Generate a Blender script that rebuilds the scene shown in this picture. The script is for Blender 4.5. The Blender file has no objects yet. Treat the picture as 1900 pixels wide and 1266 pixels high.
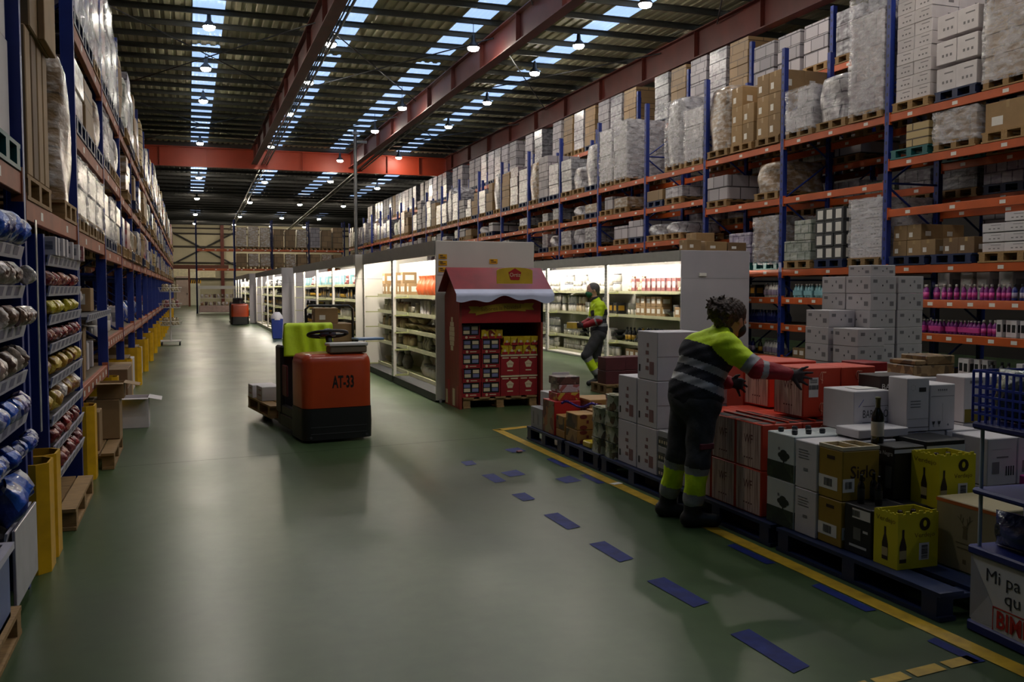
import bpy, math, random
import numpy as np
from mathutils import Matrix, Vector, Euler
S = bpy.context.scene
COL = S.collection
R = random.Random(11)
# ---------------------------------------------------------------- camera
F_, CX_, CY_, VX_, VY_ = 1750., 950., 633., 350., 535.
pit = math.atan((CY_ - VY_) / F_)
yaw = math.atan((CX_ - VX_) / math.hypot(F_, CY_ - VY_))
fw = Vector((math.sin(yaw) * math.cos(pit), math.cos(yaw) * math.cos(pit), -math.sin(pit)))
rt = Vector((math.cos(yaw), -math.sin(yaw), 0))
up = rt.cross(fw)
cd = bpy.data.cameras.new('camera')
cam = bpy.data.objects.new('camera', cd)
COL.objects.link(cam)
mw = Matrix((rt, up, -fw)).transposed().to_4x4()
mw.translation = (0, 0, 1.6)
cam.matrix_world = mw
cd.sensor_width = 36
cd.lens = F_ / 1900 * 36
cd.clip_end = 300
S.camera = cam
# ---------------------------------------------------------------- world, exposure
w = bpy.data.worlds.new('world')
S.world = w
w.use_nodes = True
w.node_tree.nodes['Background'].inputs[0].default_value = (.5, .6, .75, 1)
w.node_tree.nodes['Background'].inputs[1].default_value = .03
vs = S.view_settings
vs.view_transform = 'Standard'
vs.look = 'None'
vs.gamma = 1
vs.use_curve_mapping = False
vs.exposure = -0.15
LAMP, TUBE, SKYL = 230., 190., 1.25
S.cycles.use_denoising = True
S.cycles.max_bounces = 7
S.cycles.transparent_max_bounces = 10
S.cycles.caustics_reflective = False
S.cycles.caustics_refractive = False
S.cycles.sample_clamp_indirect = 4
# ---------------------------------------------------------------- materials
def L(c):
    return tuple(((x / 255) / 12.92 if x / 255 <= .04045 else ((x / 255 + .055) / 1.055) ** 2.4) for x in c)
MATS = {}
def nt_new(name):
    m = bpy.data.materials.new(name)
    m.use_nodes = True
    nt = m.node_tree
    return m, nt, nt.nodes['Principled BSDF']
def node(nt, t, **k):
    n = nt.nodes.new(t)
    for a, b in k.items():
        setattr(n, a, b)
    return n
def pm(name, col, rough=.6, metal=0., var=.12, scale=6., bump=0., bscale=30., rand=0., coat=0., emit=None, es=0., spec=.5, stretch=None):
    """a procedural paint: one colour (sRGB 0-255), broken up by noise; rand varies the brightness from object to object"""
    if name in MATS:
        return MATS[name]
    m, nt, p = nt_new(name)
    c = L(col)
    tc = node(nt, 'ShaderNodeTexCoord')
    vec = tc.outputs['Object']
    if stretch:
        mp = node(nt, 'ShaderNodeMapping')
        mp.inputs['Scale'].default_value = stretch
        nt.links.new(vec, mp.inputs[0])
        vec = mp.outputs[0]
    out = None
    if var > 0:
        no = node(nt, 'ShaderNodeTexNoise')
        no.inputs['Scale'].default_value = scale
        no.inputs['Detail'].default_value = 5
        nt.links.new(vec, no.inputs['Vector'])
        mr = node(nt, 'ShaderNodeMapRange')
        mr.inputs[1].default_value, mr.inputs[2].default_value = .3, .7
        mr.inputs[3].default_value, mr.inputs[4].default_value = 1 - var, 1 + var
        nt.links.new(no.outputs['Fac'], mr.inputs[0])
        out = mr.outputs[0]
    if rand > 0:
        oi = node(nt, 'ShaderNodeObjectInfo')
        m2 = node(nt, 'ShaderNodeMapRange')
        m2.inputs[3].default_value, m2.inputs[4].default_value = 1 - rand, 1 + rand * .6
        nt.links.new(oi.outputs['Random'], m2.inputs[0])
        if out:
            mu = node(nt, 'ShaderNodeMath', operation='MULTIPLY')
            nt.links.new(out, mu.inputs[0])
            nt.links.new(m2.outputs[0], mu.inputs[1])
            out = mu.outputs[0]
        else:
            out = m2.outputs[0]
    if out:
        vm = node(nt, 'ShaderNodeVectorMath', operation='SCALE')
        vm.inputs[0].default_value = c
        nt.links.new(out, vm.inputs['Scale'])
        nt.links.new(vm.outputs[0], p.inputs['Base Color'])
    else:
        p.inputs['Base Color'].default_value = (*c, 1)
    p.inputs['Roughness'].default_value = rough
    p.inputs['Metallic'].default_value = metal
    p.inputs['Specular IOR Level'].default_value = spec
    if coat:
        p.inputs['Coat Weight'].default_value = coat
        p.inputs['Coat Roughness'].default_value = .15
    if bump > 0:
        nb = node(nt, 'ShaderNodeTexNoise')
        nb.inputs['Scale'].default_value = bscale
        nb.inputs['Detail'].default_value = 3
        nt.links.new(vec, nb.inputs['Vector'])
        bp = node(nt, 'ShaderNodeBump')
        bp.inputs['Strength'].default_value = bump
        bp.inputs['Distance'].default_value = .02
        nt.links.new(nb.outputs['Fac'], bp.inputs['Height'])
        nt.links.new(bp.outputs[0], p.inputs['Normal'])
    if es:
        p.inputs['Emission Color'].default_value = (*L(emit or col), 1)
        p.inputs['Emission Strength'].default_value = es
    MATS[name] = m
    return m
def print_mat(name, cols, scale=9., rough=.35, bump=.35, bscale=25., stretch=None, coat=.3, rand=False):
    """printed plastic: blocks of several colours"""
    if name in MATS:
        return MATS[name]
    m, nt, p = nt_new(name)
    tc = node(nt, 'ShaderNodeTexCoord')
    vec = tc.outputs['Object']
    mp = node(nt, 'ShaderNodeMapping')
    mp.inputs['Scale'].default_value = stretch or (1, 1, 1)
    nt.links.new(vec, mp.inputs[0])
    vec = mp.outputs[0]
    if rand:
        oi = node(nt, 'ShaderNodeObjectInfo')
        va = node(nt, 'ShaderNodeVectorMath', operation='ADD')
        vm = node(nt, 'ShaderNodeMath', operation='MULTIPLY')
        vm.inputs[1].default_value = 37
        nt.links.new(oi.outputs['Random'], vm.inputs[0])
        nt.links.new(vec, va.inputs[0])
        nt.links.new(vm.outputs[0], va.inputs[1])
        vec = va.outputs[0]
    no = node(nt, 'ShaderNodeTexVoronoi')
    no.inputs['Scale'].default_value = scale
    nt.links.new(vec, no.inputs['Vector'])
    cr = node(nt, 'ShaderNodeValToRGB')
    cr.color_ramp.interpolation = 'CONSTANT'
    el = cr.color_ramp.elements
    el[0].color = (*L(cols[0]), 1)
    el[1].position = 1 / len(cols)
    el[1].color = (*L(cols[1]), 1)
    for i in range(2, len(cols)):
        e = el.new(i / len(cols))
        e.color = (*L(cols[i]), 1)
    sp = node(nt, 'ShaderNodeSeparateColor')
    nt.links.new(no.outputs['Color'], sp.inputs[0])
    nt.links.new(sp.outputs[0], cr.inputs[0])
    nt.links.new(cr.outputs[0], p.inputs['Base Color'])
    p.inputs['Roughness'].default_value = rough
    p.inputs['Coat Weight'].default_value = coat
    nb = node(nt, 'ShaderNodeTexNoise')
    nb.inputs['Scale'].default_value = bscale
    nt.links.new(vec, nb.inputs['Vector'])
    bp = node(nt, 'ShaderNodeBump')
    bp.inputs['Strength'].default_value = bump
    bp.inputs['Distance'].default_value = .02
    nt.links.new(nb.outputs['Fac'], bp.inputs['Height'])
    nt.links.new(bp.outputs[0], p.inputs['Normal'])
    MATS[name] = m
    return m
def stack_mat(name, c1, c2, mortar, bw=.4, bh=.28, gap=.012, rough=.55, film=0., rand=.2):
    """goods stacked in rows: seams run round the block; film gives it the gloss of stretch wrap"""
    if name in MATS:
        return MATS[name]
    m, nt, p = nt_new(name)
    tc = node(nt, 'ShaderNodeTexCoord')
    sx = node(nt, 'ShaderNodeSeparateXYZ')
    nt.links.new(tc.outputs['Object'], sx.inputs[0])
    ad = node(nt, 'ShaderNodeMath', operation='ADD')
    nt.links.new(sx.outputs[0], ad.inputs[0])
    nt.links.new(sx.outputs[1], ad.inputs[1])
    cx = node(nt, 'ShaderNodeCombineXYZ')
    nt.links.new(ad.outputs[0], cx.inputs[0])
    nt.links.new(sx.outputs[2], cx.inputs[1])
    br = node(nt, 'ShaderNodeTexBrick')
    br.inputs['Color1'].default_value = (*L(c1), 1)
    br.inputs['Color2'].default_value = (*L(c2), 1)
    br.inputs['Mortar'].default_value = (*L(mortar), 1)
    br.inputs['Scale'].default_value = 1
    br.inputs['Mortar Size'].default_value = gap
    br.inputs['Brick Width'].default_value = bw
    br.inputs['Row Height'].default_value = bh
    br.offset = .5
    nt.links.new(cx.outputs[0], br.inputs['Vector'])
    oi = node(nt, 'ShaderNodeObjectInfo')
    m2 = node(nt, 'ShaderNodeMapRange')
    m2.inputs[3].default_value, m2.inputs[4].default_value = 1 - rand, 1 + rand * .3
    nt.links.new(oi.outputs['Random'], m2.inputs[0])
    vm = node(nt, 'ShaderNodeVectorMath', operation='SCALE')
    nt.links.new(br.outputs['Color'], vm.inputs[0])
    nt.links.new(m2.outputs[0], vm.inputs['Scale'])
    colout = vm.outputs[0]
    if film:
        nz = node(nt, 'ShaderNodeTexNoise')
        nz.inputs['Scale'].default_value = 7
        nz.inputs['Detail'].default_value = 6
        mp = node(nt, 'ShaderNodeMapping')
        mp.inputs['Scale'].default_value = (1, 1, 2.2)
        nt.links.new(tc.outputs['Object'], mp.inputs[0])
        nt.links.new(mp.outputs[0], nz.inputs['Vector'])
        mr = node(nt, 'ShaderNodeMapRange')
        mr.inputs[1].default_value, mr.inputs[2].default_value = .42, .72
        mr.inputs[3].default_value, mr.inputs[4].default_value = 0, film
        nt.links.new(nz.outputs['Fac'], mr.inputs[0])
        mx = node(nt, 'ShaderNodeMix', data_type='RGBA')
        nt.links.new(mr.outputs[0], mx.inputs[0])
        nt.links.new(colout, mx.inputs[6])
        mx.inputs[7].default_value = (.75, .75, .78, 1)
        colout = mx.outputs[2]
        bp = node(nt, 'ShaderNodeBump')
        bp.inputs['Strength'].default_value = .5
        bp.inputs['Distance'].default_value = .03
        nt.links.new(nz.outputs['Fac'], bp.inputs['Height'])
        nt.links.new(bp.outputs[0], p.inputs['Normal'])
        p.inputs['Coat Weight'].default_value = .5
        p.inputs['Coat Roughness'].default_value = .2
    nt.links.new(colout, p.inputs['Base Color'])
    p.inputs['Roughness'].default_value = .3 if film else rough
    MATS[name] = m
    return m
def film_mat(name, fmin=.12, fmax=.6, tint=(225, 222, 228)):
    """clear stretch wrap: partly see-through, with glossy creases"""
    if name in MATS:
        return MATS[name]
    m, nt, p = nt_new(name)
    p.inputs['Base Color'].default_value = (*L(tint), 1)
    p.inputs['Roughness'].default_value = .22
    tc = node(nt, 'ShaderNodeTexCoord')
    mp = node(nt, 'ShaderNodeMapping')
    mp.inputs['Scale'].default_value = (1, 1, 2.5)
    nt.links.new(tc.outputs['Object'], mp.inputs[0])
    nz = node(nt, 'ShaderNodeTexNoise')
    nz.inputs['Scale'].default_value = 6
    nz.inputs['Detail'].default_value = 7
    nz.inputs['Distortion'].default_value = .6
    nt.links.new(mp.outputs[0], nz.inputs['Vector'])
    mr = node(nt, 'ShaderNodeMapRange')
    mr.inputs[1].default_value, mr.inputs[2].default_value = .35, .75
    mr.inputs[3].default_value, mr.inputs[4].default_value = fmin, fmax
    nt.links.new(nz.outputs['Fac'], mr.inputs[0])
    bp = node(nt, 'ShaderNodeBump')
    bp.inputs['Strength'].default_value = .7
    bp.inputs['Distance'].default_value = .03
    nt.links.new(nz.outputs['Fac'], bp.inputs['Height'])
    nt.links.new(bp.outputs[0], p.inputs['Normal'])
    tr = node(nt, 'ShaderNodeBsdfTransparent')
    mx = node(nt, 'ShaderNodeMixShader')
    nt.links.new(mr.outputs[0], mx.inputs[0])
    nt.links.new(tr.outputs[0], mx.inputs[1])
    nt.links.new(p.outputs[0], mx.inputs[2])
    nt.links.new(mx.outputs[0], nt.nodes['Material Output'].inputs[0])
    MATS[name] = m
    return m
# ---------------------------------------------------------------- mesh builder
class MB:
    def __init__(s):
        s.v, s.f, s.m, s.s = [], [], [], []
    def add(s, vs, fs, mi=0, sm=False, M=None):
        o = len(s.v)
        for p in vs:
            q = Vector(p)
            s.v.append(tuple(M @ q) if M else tuple(q))
        for f in fs:
            s.f.append([i + o for i in f])
            s.m.append(mi)
            s.s.append(sm)
        return s
    def box(s, x0, x1, y0, y1, z0, z1, mi=0, M=None):
        return s.add([(x0, y0, z0), (x1, y0, z0), (x1, y1, z0), (x0, y1, z0), (x0, y0, z1), (x1, y0, z1), (x1, y1, z1), (x0, y1, z1)],
                     [(3, 2, 1, 0), (4, 5, 6, 7), (0, 1, 5, 4), (1, 2, 6, 5), (2, 3, 7, 6), (3, 0, 4, 7)], mi, False, M)
    def cbox(s, x0, x1, y0, y1, z0, z1, c=.01, mi=0, M=None):
        """box with chamfered edges all round"""
        vs, idx = [], {}
        for i, x in enumerate((x0, x1)):
            for j, y in enumerate((y0, y1)):
                for k, z in enumerate((z0, z1)):
                    sx, sy, sz = (c, -c)[i], (c, -c)[j], (c, -c)[k]
                    for a, q in enumerate(((x, y + sy, z + sz), (x + sx, y, z + sz), (x + sx, y + sy, z))):
                        idx[i, j, k, a] = len(vs)
                        vs.append(q)
        g = lambda i, j, k, a: idx[i, j, k, a]
        fs = [[g(i, 0, 0, 0), g(i, 1, 0, 0), g(i, 1, 1, 0), g(i, 0, 1, 0)] for i in (0, 1)]
        fs += [[g(0, j, 0, 1), g(1, j, 0, 1), g(1, j, 1, 1), g(0, j, 1, 1)] for j in (0, 1)]
        fs += [[g(0, 0, k, 2), g(1, 0, k, 2), g(1, 1, k, 2), g(0, 1, k, 2)] for k in (0, 1)]
        for i in (0, 1):
            for j in (0, 1):
                fs.append([g(i, j, 0, 0), g(i, j, 1, 0), g(i, j, 1, 1), g(i, j, 0, 1)])
            for k in (0, 1):
                fs.append([g(i, 0, k, 0), g(i, 1, k, 0), g(i, 1, k, 2), g(i, 0, k, 2)])
        for j in (0, 1):
            for k in (0, 1):
                fs.append([g(0, j, k, 1), g(1, j, k, 1), g(1, j, k, 2), g(0, j, k, 2)])
        for i in (0, 1):
            for j in (0, 1):
                for k in (0, 1):
                    fs.append([g(i, j, k, 0), g(i, j, k, 1), g(i, j, k, 2)])
        ctr = Vector(((x0 + x1) / 2, (y0 + y1) / 2, (z0 + z1) / 2))
        out = []
        for f in fs:
            p = [Vector(vs[q]) for q in f]
            n = (p[1] - p[0]).cross(p[2] - p[0])
            if n.dot(sum(p, Vector()) / len(p) - ctr) < 0:
                f = f[::-1]
            out.append(f)
        return s.add(vs, out, mi, False, M)
    def cyl(s, p0, p1, r0, r1=None, n=12, mi=0, caps=True, M=None, sm=True):
        r1 = r0 if r1 is None else r1
        p0, p1 = Vector(p0), Vector(p1)
        d = (p1 - p0).normalized()
        a = d.orthogonal().normalized()
        b = d.cross(a)
        vs = []
        for p, r in ((p0, r0), (p1, r1)):
            for i in range(n):
                t = 2 * math.pi * i / n
                vs.append(p + (a * math.cos(t) + b * math.sin(t)) * r)
        s.add(vs, [(i, (i + 1) % n, n + (i + 1) % n, n + i) for i in range(n)], mi, sm, M)
        if caps:
            s.add(vs[:n], [tuple(range(n))[::-1]], mi, False, M)
            s.add(vs[n:], [tuple(range(n))], mi, False, M)
        return s
    def tube(s, pts, r, n=8, mi=0, closed=False, M=None):
        pts = [Vector(p) for p in pts]
        k = len(pts)
        vs = []
        a = None
        for i, p in enumerate(pts):
            q0 = pts[i - 1] if (i > 0 or closed) else p
            q1 = pts[(i + 1) % k] if (i < k - 1 or closed) else p
            d = (q1 - q0).normalized()
            a = d.orthogonal().normalized() if a is None else (a - d * a.dot(d)).normalized()
            b = d.cross(a)
            for j in range(n):
                t = 2 * math.pi * j / n
                vs.append(p + (a * math.cos(t) + b * math.sin(t)) * r)
        fs = []
        for i in range(k if closed else k - 1):
            for j in range(n):
                i2 = (i + 1) % k
                fs.append((i * n + j, i * n + (j + 1) % n, i2 * n + (j + 1) % n, i2 * n + j))
        if not closed:
            fs += [tuple(range(n))[::-1], tuple(range((k - 1) * n, k * n))]
        return s.add(vs, fs, mi, True, M)
    def lathe(s, prof, n=16, mi=0, M=None, sm=True):
        vs, fs = [], []
        for r, z in prof:
            for i in range(n):
                t = 2 * math.pi * i / n
                vs.append((r * math.cos(t), r * math.sin(t), z))
        for k in range(len(prof) - 1):
            for i in range(n):
                fs.append((k * n + i, k * n + (i + 1) % n, (k + 1) * n + (i + 1) % n, (k + 1) * n + i))
        fs.append(tuple(range((len(prof) - 1) * n, len(prof) * n)))
        fs.append(tuple(range(n))[::-1])
        return s.add(vs, fs, mi, sm, M)
    def prism(s, poly, y0, y1, mi=0, M=None, sm=False):
        """polygon in the xz plane (counter-clockwise seen from -y) pulled from y0 to y1"""
        n = len(poly)
        vs = [(x, y0, z) for x, z in poly] + [(x, y1, z) for x, z in poly]
        s.add(vs, [(i, n + i, n + (i + 1) % n, (i + 1) % n)[::-1] for i in range(n)], mi, sm, M)
        return s.add(vs, [tuple(range(n)), tuple(range(n, 2 * n))[::-1]], mi, False, M)
    def quad(s, a, b, c, d, mi=0, M=None):
        return s.add([a, b, c, d], [(0, 1, 2, 3)], mi, False, M)
    def grid(s, fn, nu, nv, mi=0, sm=True, M=None):
        vs = [fn(i / nu, j / nv) for j in range(nv + 1) for i in range(nu + 1)]
        fs = [(j * (nu + 1) + i, j * (nu + 1) + i + 1, (j + 1) * (nu + 1) + i + 1, (j + 1) * (nu + 1) + i) for j in range(nv) for i in range(nu)]
        return s.add(vs, fs, mi, sm, M)
    def text(s, txt, size, M, mi=0, width=None, bold=0.):
        cu = bpy.data.curves.new('t', 'FONT')
        cu.body = txt
        cu.size = size
        cu.align_x, cu.align_y = 'CENTER', 'CENTER'
        cu.resolution_u = 2
        cu.offset = bold
        o = bpy.data.objects.new('t', cu)
        me = o.to_mesh()
        vs = [tuple(v.co) for v in me.vertices]
        fs = [tuple(p.vertices) for p in me.polygons]
        o.to_mesh_clear()
        bpy.data.objects.remove(o)
        bpy.data.curves.remove(cu)
        if width and vs:
            x0, x1 = min(v[0] for v in vs), max(v[0] for v in vs)
            k = width / (x1 - x0)
            vs = [(v[0] * k, v[1], v[2]) for v in vs]
        return s.add(vs, fs, mi, False, M)
    def mesh(s, name, mats):
        me = bpy.data.meshes.new(name)
        me.from_pydata(s.v, [], s.f)
        for m in (mats if isinstance(mats, (list, tuple)) else [mats]):
            me.materials.append(m)
        me.polygons.foreach_set('material_index', s.m)
        me.polygons.foreach_set('use_smooth', s.s)
        me.update()
        return me
    def obj(s, name, mats, parent=None, loc=(0, 0, 0), rz=0.):
        return mk(name, s.mesh(name, mats), parent, loc, rz)
def mk(name, me, parent=None, loc=(0, 0, 0), rz=0., rot=None, scale=None):
    o = bpy.data.objects.new(name, me)
    COL.objects.link(o)
    if parent:
        o.parent = parent
    o.location = loc
    o.rotation_euler = rot or (0, 0, rz)
    if scale:
        o.scale = scale
    return o
def tag(o, label=None, cat=None, group=None, kind=None):
    for k, v in (('label', label), ('category', cat), ('group', group), ('kind', kind)):
        if v:
            o[k] = v
    return o
def thing(name, label, cat, loc=(0, 0, 0), rz=0., group=None):
    return tag(mk(name, None, None, loc, rz), label, cat, group)
def struct(name, mb, mats, **k):
    return tag(mb.obj(name, mats, **k), kind='structure')
# planes to print on a box: faces the aisle (-x) or the camera (-y)
def MX(x, y, z):
    """text plane facing -x, upright, reading along -y"""
    return Matrix(((0, 0, -1, x), (-1, 0, 0, y), (0, 1, 0, z), (0, 0, 0, 1)))
def MY(x, y, z):
    """text plane facing -y"""
    return Matrix(((1, 0, 0, x), (0, 0, -1, y), (0, 1, 0, z), (0, 0, 0, 1)))
ORD = 'first second third fourth fifth sixth seventh eighth ninth tenth eleventh twelfth thirteenth fourteenth fifteenth sixteenth seventeenth eighteenth nineteenth'.split()
TENS = {20: 'twenty', 30: 'thirty', 40: 'forty', 50: 'fifty', 60: 'sixty', 70: 'seventy', 80: 'eighty', 90: 'ninety'}
def nth(i):
    """0 -> first"""
    i += 1
    if i < 20:
        return ORD[i - 1]
    t, u = i // 10 * 10, i % 10
    if t >= 100:
        return f'{i}th'
    return TENS[t] + '-' + ORD[u - 1] if u else TENS[t][:-1] + 'ieth'
# ---------------------------------------------------------------- palette
BLUE = pm('rack_blue', (25, 46, 125), .45, var=.15, scale=4)
ORANGE = pm('rack_orange', (188, 82, 28), .45, var=.15, scale=3)
DUSTY = pm('rack_dusty_orange', (156, 86, 58), .6, var=.2, scale=5)
REDSTEEL = pm('red_steel', (92, 34, 24), .55, var=.2, scale=2)
ORBEAM = pm('orange_steel', (168, 58, 26), .5, var=.12, scale=1)
TAGW = pm('tag_white', (225, 220, 212), .5, var=.05)
WHITE = pm('white_paint', (212, 208, 204), .45, var=.05, scale=3)
WHITEC = pm('white_card', (205, 198, 200), .6, var=.06, scale=5, rand=.12)
GREYC = pm('grey_card', (150, 148, 150), .6, var=.08, rand=.1)
KRAFT = pm('kraft_card', (150, 120, 82), .7, var=.1, scale=5, rand=.22)
KRAFTD = pm('kraft_dark', (112, 86, 58), .7, var=.1, scale=5, rand=.2)
TAPE = pm('parcel_tape', (165, 135, 92), .3, var=.05)
INK = pm('print_ink', (42, 38, 40), .6, var=.0)
INKG = pm('print_grey', (120, 116, 118), .6, var=.0)
INKR = pm('print_red', (150, 40, 40), .6, var=.0)
WOOD = pm('pallet_wood', (146, 114, 72), .75, var=.25, scale=9, stretch=(1, 6, 6), rand=.25)
PBLUE = pm('pallet_blue', (15, 34, 74), .5, var=.15, rand=.2)
PTEAL = pm('pallet_teal', (24, 92, 92), .5, var=.15)
BLACK = pm('black_plastic', (22, 22, 24), .45, var=.1)
DARK = pm('dark_grey', (48, 48, 50), .6, var=.12)
STEEL = pm('grey_steel', (120, 120, 120), .4, metal=.6, var=.1)
YEL = pm('safety_yellow', (212, 160, 12), .45, var=.22, scale=5)
FILM = film_mat('stretch_film')
FILML = film_mat('stretch_film_lilac', .2, .75, (196, 184, 200))
# ================================================================ the building
Y0, Y1, YB, XL, XR, ZR, ZR2 = -6., 47.6, 93., -2.7, 17.6, 8.5, 7.6
def floor_mat():
    m, nt, p = nt_new('painted_floor')
    tc = node(nt, 'ShaderNodeTexCoord')
    def noise(sc, det, stretch=None, dist=0):
        v = tc.outputs['Object']
        if stretch:
            mp = node(nt, 'ShaderNodeMapping')
            mp.inputs['Scale'].default_value = stretch
            nt.links.new(v, mp.inputs[0])
            v = mp.outputs[0]
        n = node(nt, 'ShaderNodeTexNoise')
        n.inputs['Scale'].default_value = sc
        n.inputs['Detail'].default_value = det
        n.inputs['Distortion'].default_value = dist
        nt.links.new(v, n.inputs['Vector'])
        return n.outputs['Fac']
    a = noise(.5, 3, (1, .45, 1), 0)
    cr = node(nt, 'ShaderNodeValToRGB')
    e = cr.color_ramp.elements
    e[0].position, e[0].color = .32, (*L((49, 63, 43)), 1)
    e[1].position, e[1].color = .7, (*L((82, 100, 68)), 1)
    k = e.new(.5)
    k.color = (*L((64, 84, 52)), 1)
    nt.links.new(a, cr.inputs[0])
    b = noise(9, 5)
    mr = node(nt, 'ShaderNodeMapRange')
    mr.inputs[1].default_value, mr.inputs[2].default_value = .3, .75
    mr.inputs[3].default_value, mr.inputs[4].default_value = .86, 1.08
    nt.links.new(b, mr.inputs[0])
    vm = node(nt, 'ShaderNodeVectorMath', operation='SCALE')
    nt.links.new(cr.outputs[0], vm.inputs[0])
    nt.links.new(mr.outputs[0], vm.inputs['Scale'])
    nt.links.new(vm.outputs[0], p.inputs['Base Color'])
    r = noise(1.1, 4, (1, .5, 1), .2)
    m2 = node(nt, 'ShaderNodeMapRange')
    m2.inputs[1].default_value, m2.inputs[2].default_value = .3, .7
    m2.inputs[3].default_value, m2.inputs[4].default_value = .285, .35
    m2.interpolation_type = 'SMOOTHSTEP'
    nt.links.new(r, m2.inputs[0])
    nt.links.new(m2.outputs[0], p.inputs['Roughness'])
    bp = node(nt, 'ShaderNodeBump')
    bp.inputs['Strength'].default_value = .06
    bp.inputs['Distance'].default_value = .01
    nt.links.new(noise(1.7, 1), bp.inputs['Height'])
    nt.links.new(bp.outputs[0], p.inputs['Normal'])
    p.inputs['Specular IOR Level'].default_value = .34
    return m
struct('floor', MB().box(XL, XR, Y0, YB, -.2, 0), floor_mat())
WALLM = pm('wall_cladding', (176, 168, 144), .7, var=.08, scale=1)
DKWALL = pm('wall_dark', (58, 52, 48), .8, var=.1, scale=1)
def cladding(axis, c, a0, a1, z0, z1, flip=1):
    b = MB()
    z = z0
    while z < z1 - .01:
        h = min(1.0, z1 - z)
        if axis == 'y':
            b.box(a0, a1, c, c + .12, z, z + h - .04)
            b.box(a0, a1, c + .03, c + .12, z + h - .04, z + h)
        else:
            b.box(c - .12 * (flip > 0), c + .12 * (flip < 0), a0, a1, z, z + h - .04)
            b.box(c - .12 * (flip > 0), c + .12 * (flip < 0), a0, a1, z + h - .04, z + h)
        z += h
    return b
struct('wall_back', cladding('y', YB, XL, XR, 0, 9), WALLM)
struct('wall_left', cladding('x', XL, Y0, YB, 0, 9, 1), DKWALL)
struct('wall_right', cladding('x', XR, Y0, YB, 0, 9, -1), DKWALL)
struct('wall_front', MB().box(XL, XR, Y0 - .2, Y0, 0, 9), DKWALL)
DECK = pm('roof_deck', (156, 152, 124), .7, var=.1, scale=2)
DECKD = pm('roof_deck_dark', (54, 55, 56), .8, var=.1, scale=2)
PURL = pm('purlin_steel', (46, 48, 44), .6, var=.1)
def deck(x0, x1, y0, y1, z):
    """ribbed steel deck, ribs along y"""
    prof, x = [], x0
    while x < x1 - 1e-6:
        e = min(x + .25, x1)
        for dx, dz in ((0, 0), (.12, 0), (.145, .045), (.225, .045)):
            if x + dx < e:
                prof.append((x + dx, z + dz))
        x = e
    prof.append((x1, z))
    n = len(prof)
    vs = [(a, y0, c) for a, c in prof] + [(a, y1, c) for a, c in prof] + [(x0, y0, z + .1), (x1, y0, z + .1), (x0, y1, z + .1), (x1, y1, z + .1)]
    fs = [(i, n + i, n + i + 1, i + 1) for i in range(n - 1)] + [(2 * n, 2 * n + 1, 2 * n + 3, 2 * n + 2)]
    return MB().add(vs, fs)
STR = [.6, 4.05, 7.1, 10.4, 13.4]
SW = .38
edges = [XL] + sum([[s - SW, s + SW] for s in STR], []) + [XR]
GLZ = pm('skylight_glazing', (170, 195, 235), .5, var=.0, emit=(168, 200, 245), es=SKYL)
for i in range(0, len(edges), 2):
    struct('ceiling', deck(edges[i], edges[i + 1], Y0, Y1, ZR), DECK)
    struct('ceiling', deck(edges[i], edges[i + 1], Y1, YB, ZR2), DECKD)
nw = 1
for s in STR:
    for y0, y1, z in ((Y0, 27.6, ZR), (28.6, Y1, ZR), (Y1 + 1.5, 62.5, ZR2), (77., 81., ZR2)):
        if z == ZR2 and s > 13:
            continue
        b = MB()
        b.grid(lambda u, v: (s - SW + 2 * SW * u, y0 + (y1 - y0) * v, z + .02 + .02 * (round(u * 12) % 2)), 12, 1, 0, False)
        struct(f'window_{nw}', b, GLZ)
        nw += 1
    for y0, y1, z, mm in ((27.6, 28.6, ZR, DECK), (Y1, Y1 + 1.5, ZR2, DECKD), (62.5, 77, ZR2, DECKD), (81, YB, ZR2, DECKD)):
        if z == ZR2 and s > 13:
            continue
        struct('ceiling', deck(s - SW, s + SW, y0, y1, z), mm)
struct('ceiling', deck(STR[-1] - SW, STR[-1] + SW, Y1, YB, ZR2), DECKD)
def zed(z, d=.13):
    return [(0, z - d), (.07, z - d), (.07, z - d + .02), (.02, z - d + .02), (.02, z - .02), (.02, z), (-.05, z), (-.05, z - .02), (0, z - .02)]
def purlin(y, z, mm):
    M = Matrix(((0, 1, 0, 0), (1, 0, 0, y), (0, 0, 1, 0), (0, 0, 0, 1)))
    b = MB()
    b.prism(zed(z), XL, XR, 0, M)
    struct('purlin', b, mm)
y = Y0 + .5
while y < Y1 - .3:
    purlin(y, ZR - .005, PURL)
    y += 1.32
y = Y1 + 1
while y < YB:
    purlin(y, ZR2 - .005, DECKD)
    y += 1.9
def ibeam_y(x, z0, z1, y0, y1, wd=.28, mm=REDSTEEL, name='ceiling_beam', stiff=3.0):
    b = MB()
    b.box(x - wd / 2, x + wd / 2, y0, y1, z0, z0 + .03)
    b.box(x - wd / 2, x + wd / 2, y0, y1, z1 - .03, z1)
    b.box(x - .012, x + .012, y0, y1, z0 + .03, z1 - .03)
    y = y0 + 1
    while y < y1:
        b.box(x - wd / 2 + .02, x + wd / 2 - .02, y, y + .02, z0 + .03, z1 - .03)
        y += stiff
    return struct(name, b, mm)
for x in (3.1, 7.75, 12.65):
    ibeam_y(x, 7.55, 8.28, Y0, Y1 - .2)
ibeam_y(-1.95, 7.2, 8.2, Y0, Y1 - .2)
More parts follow.
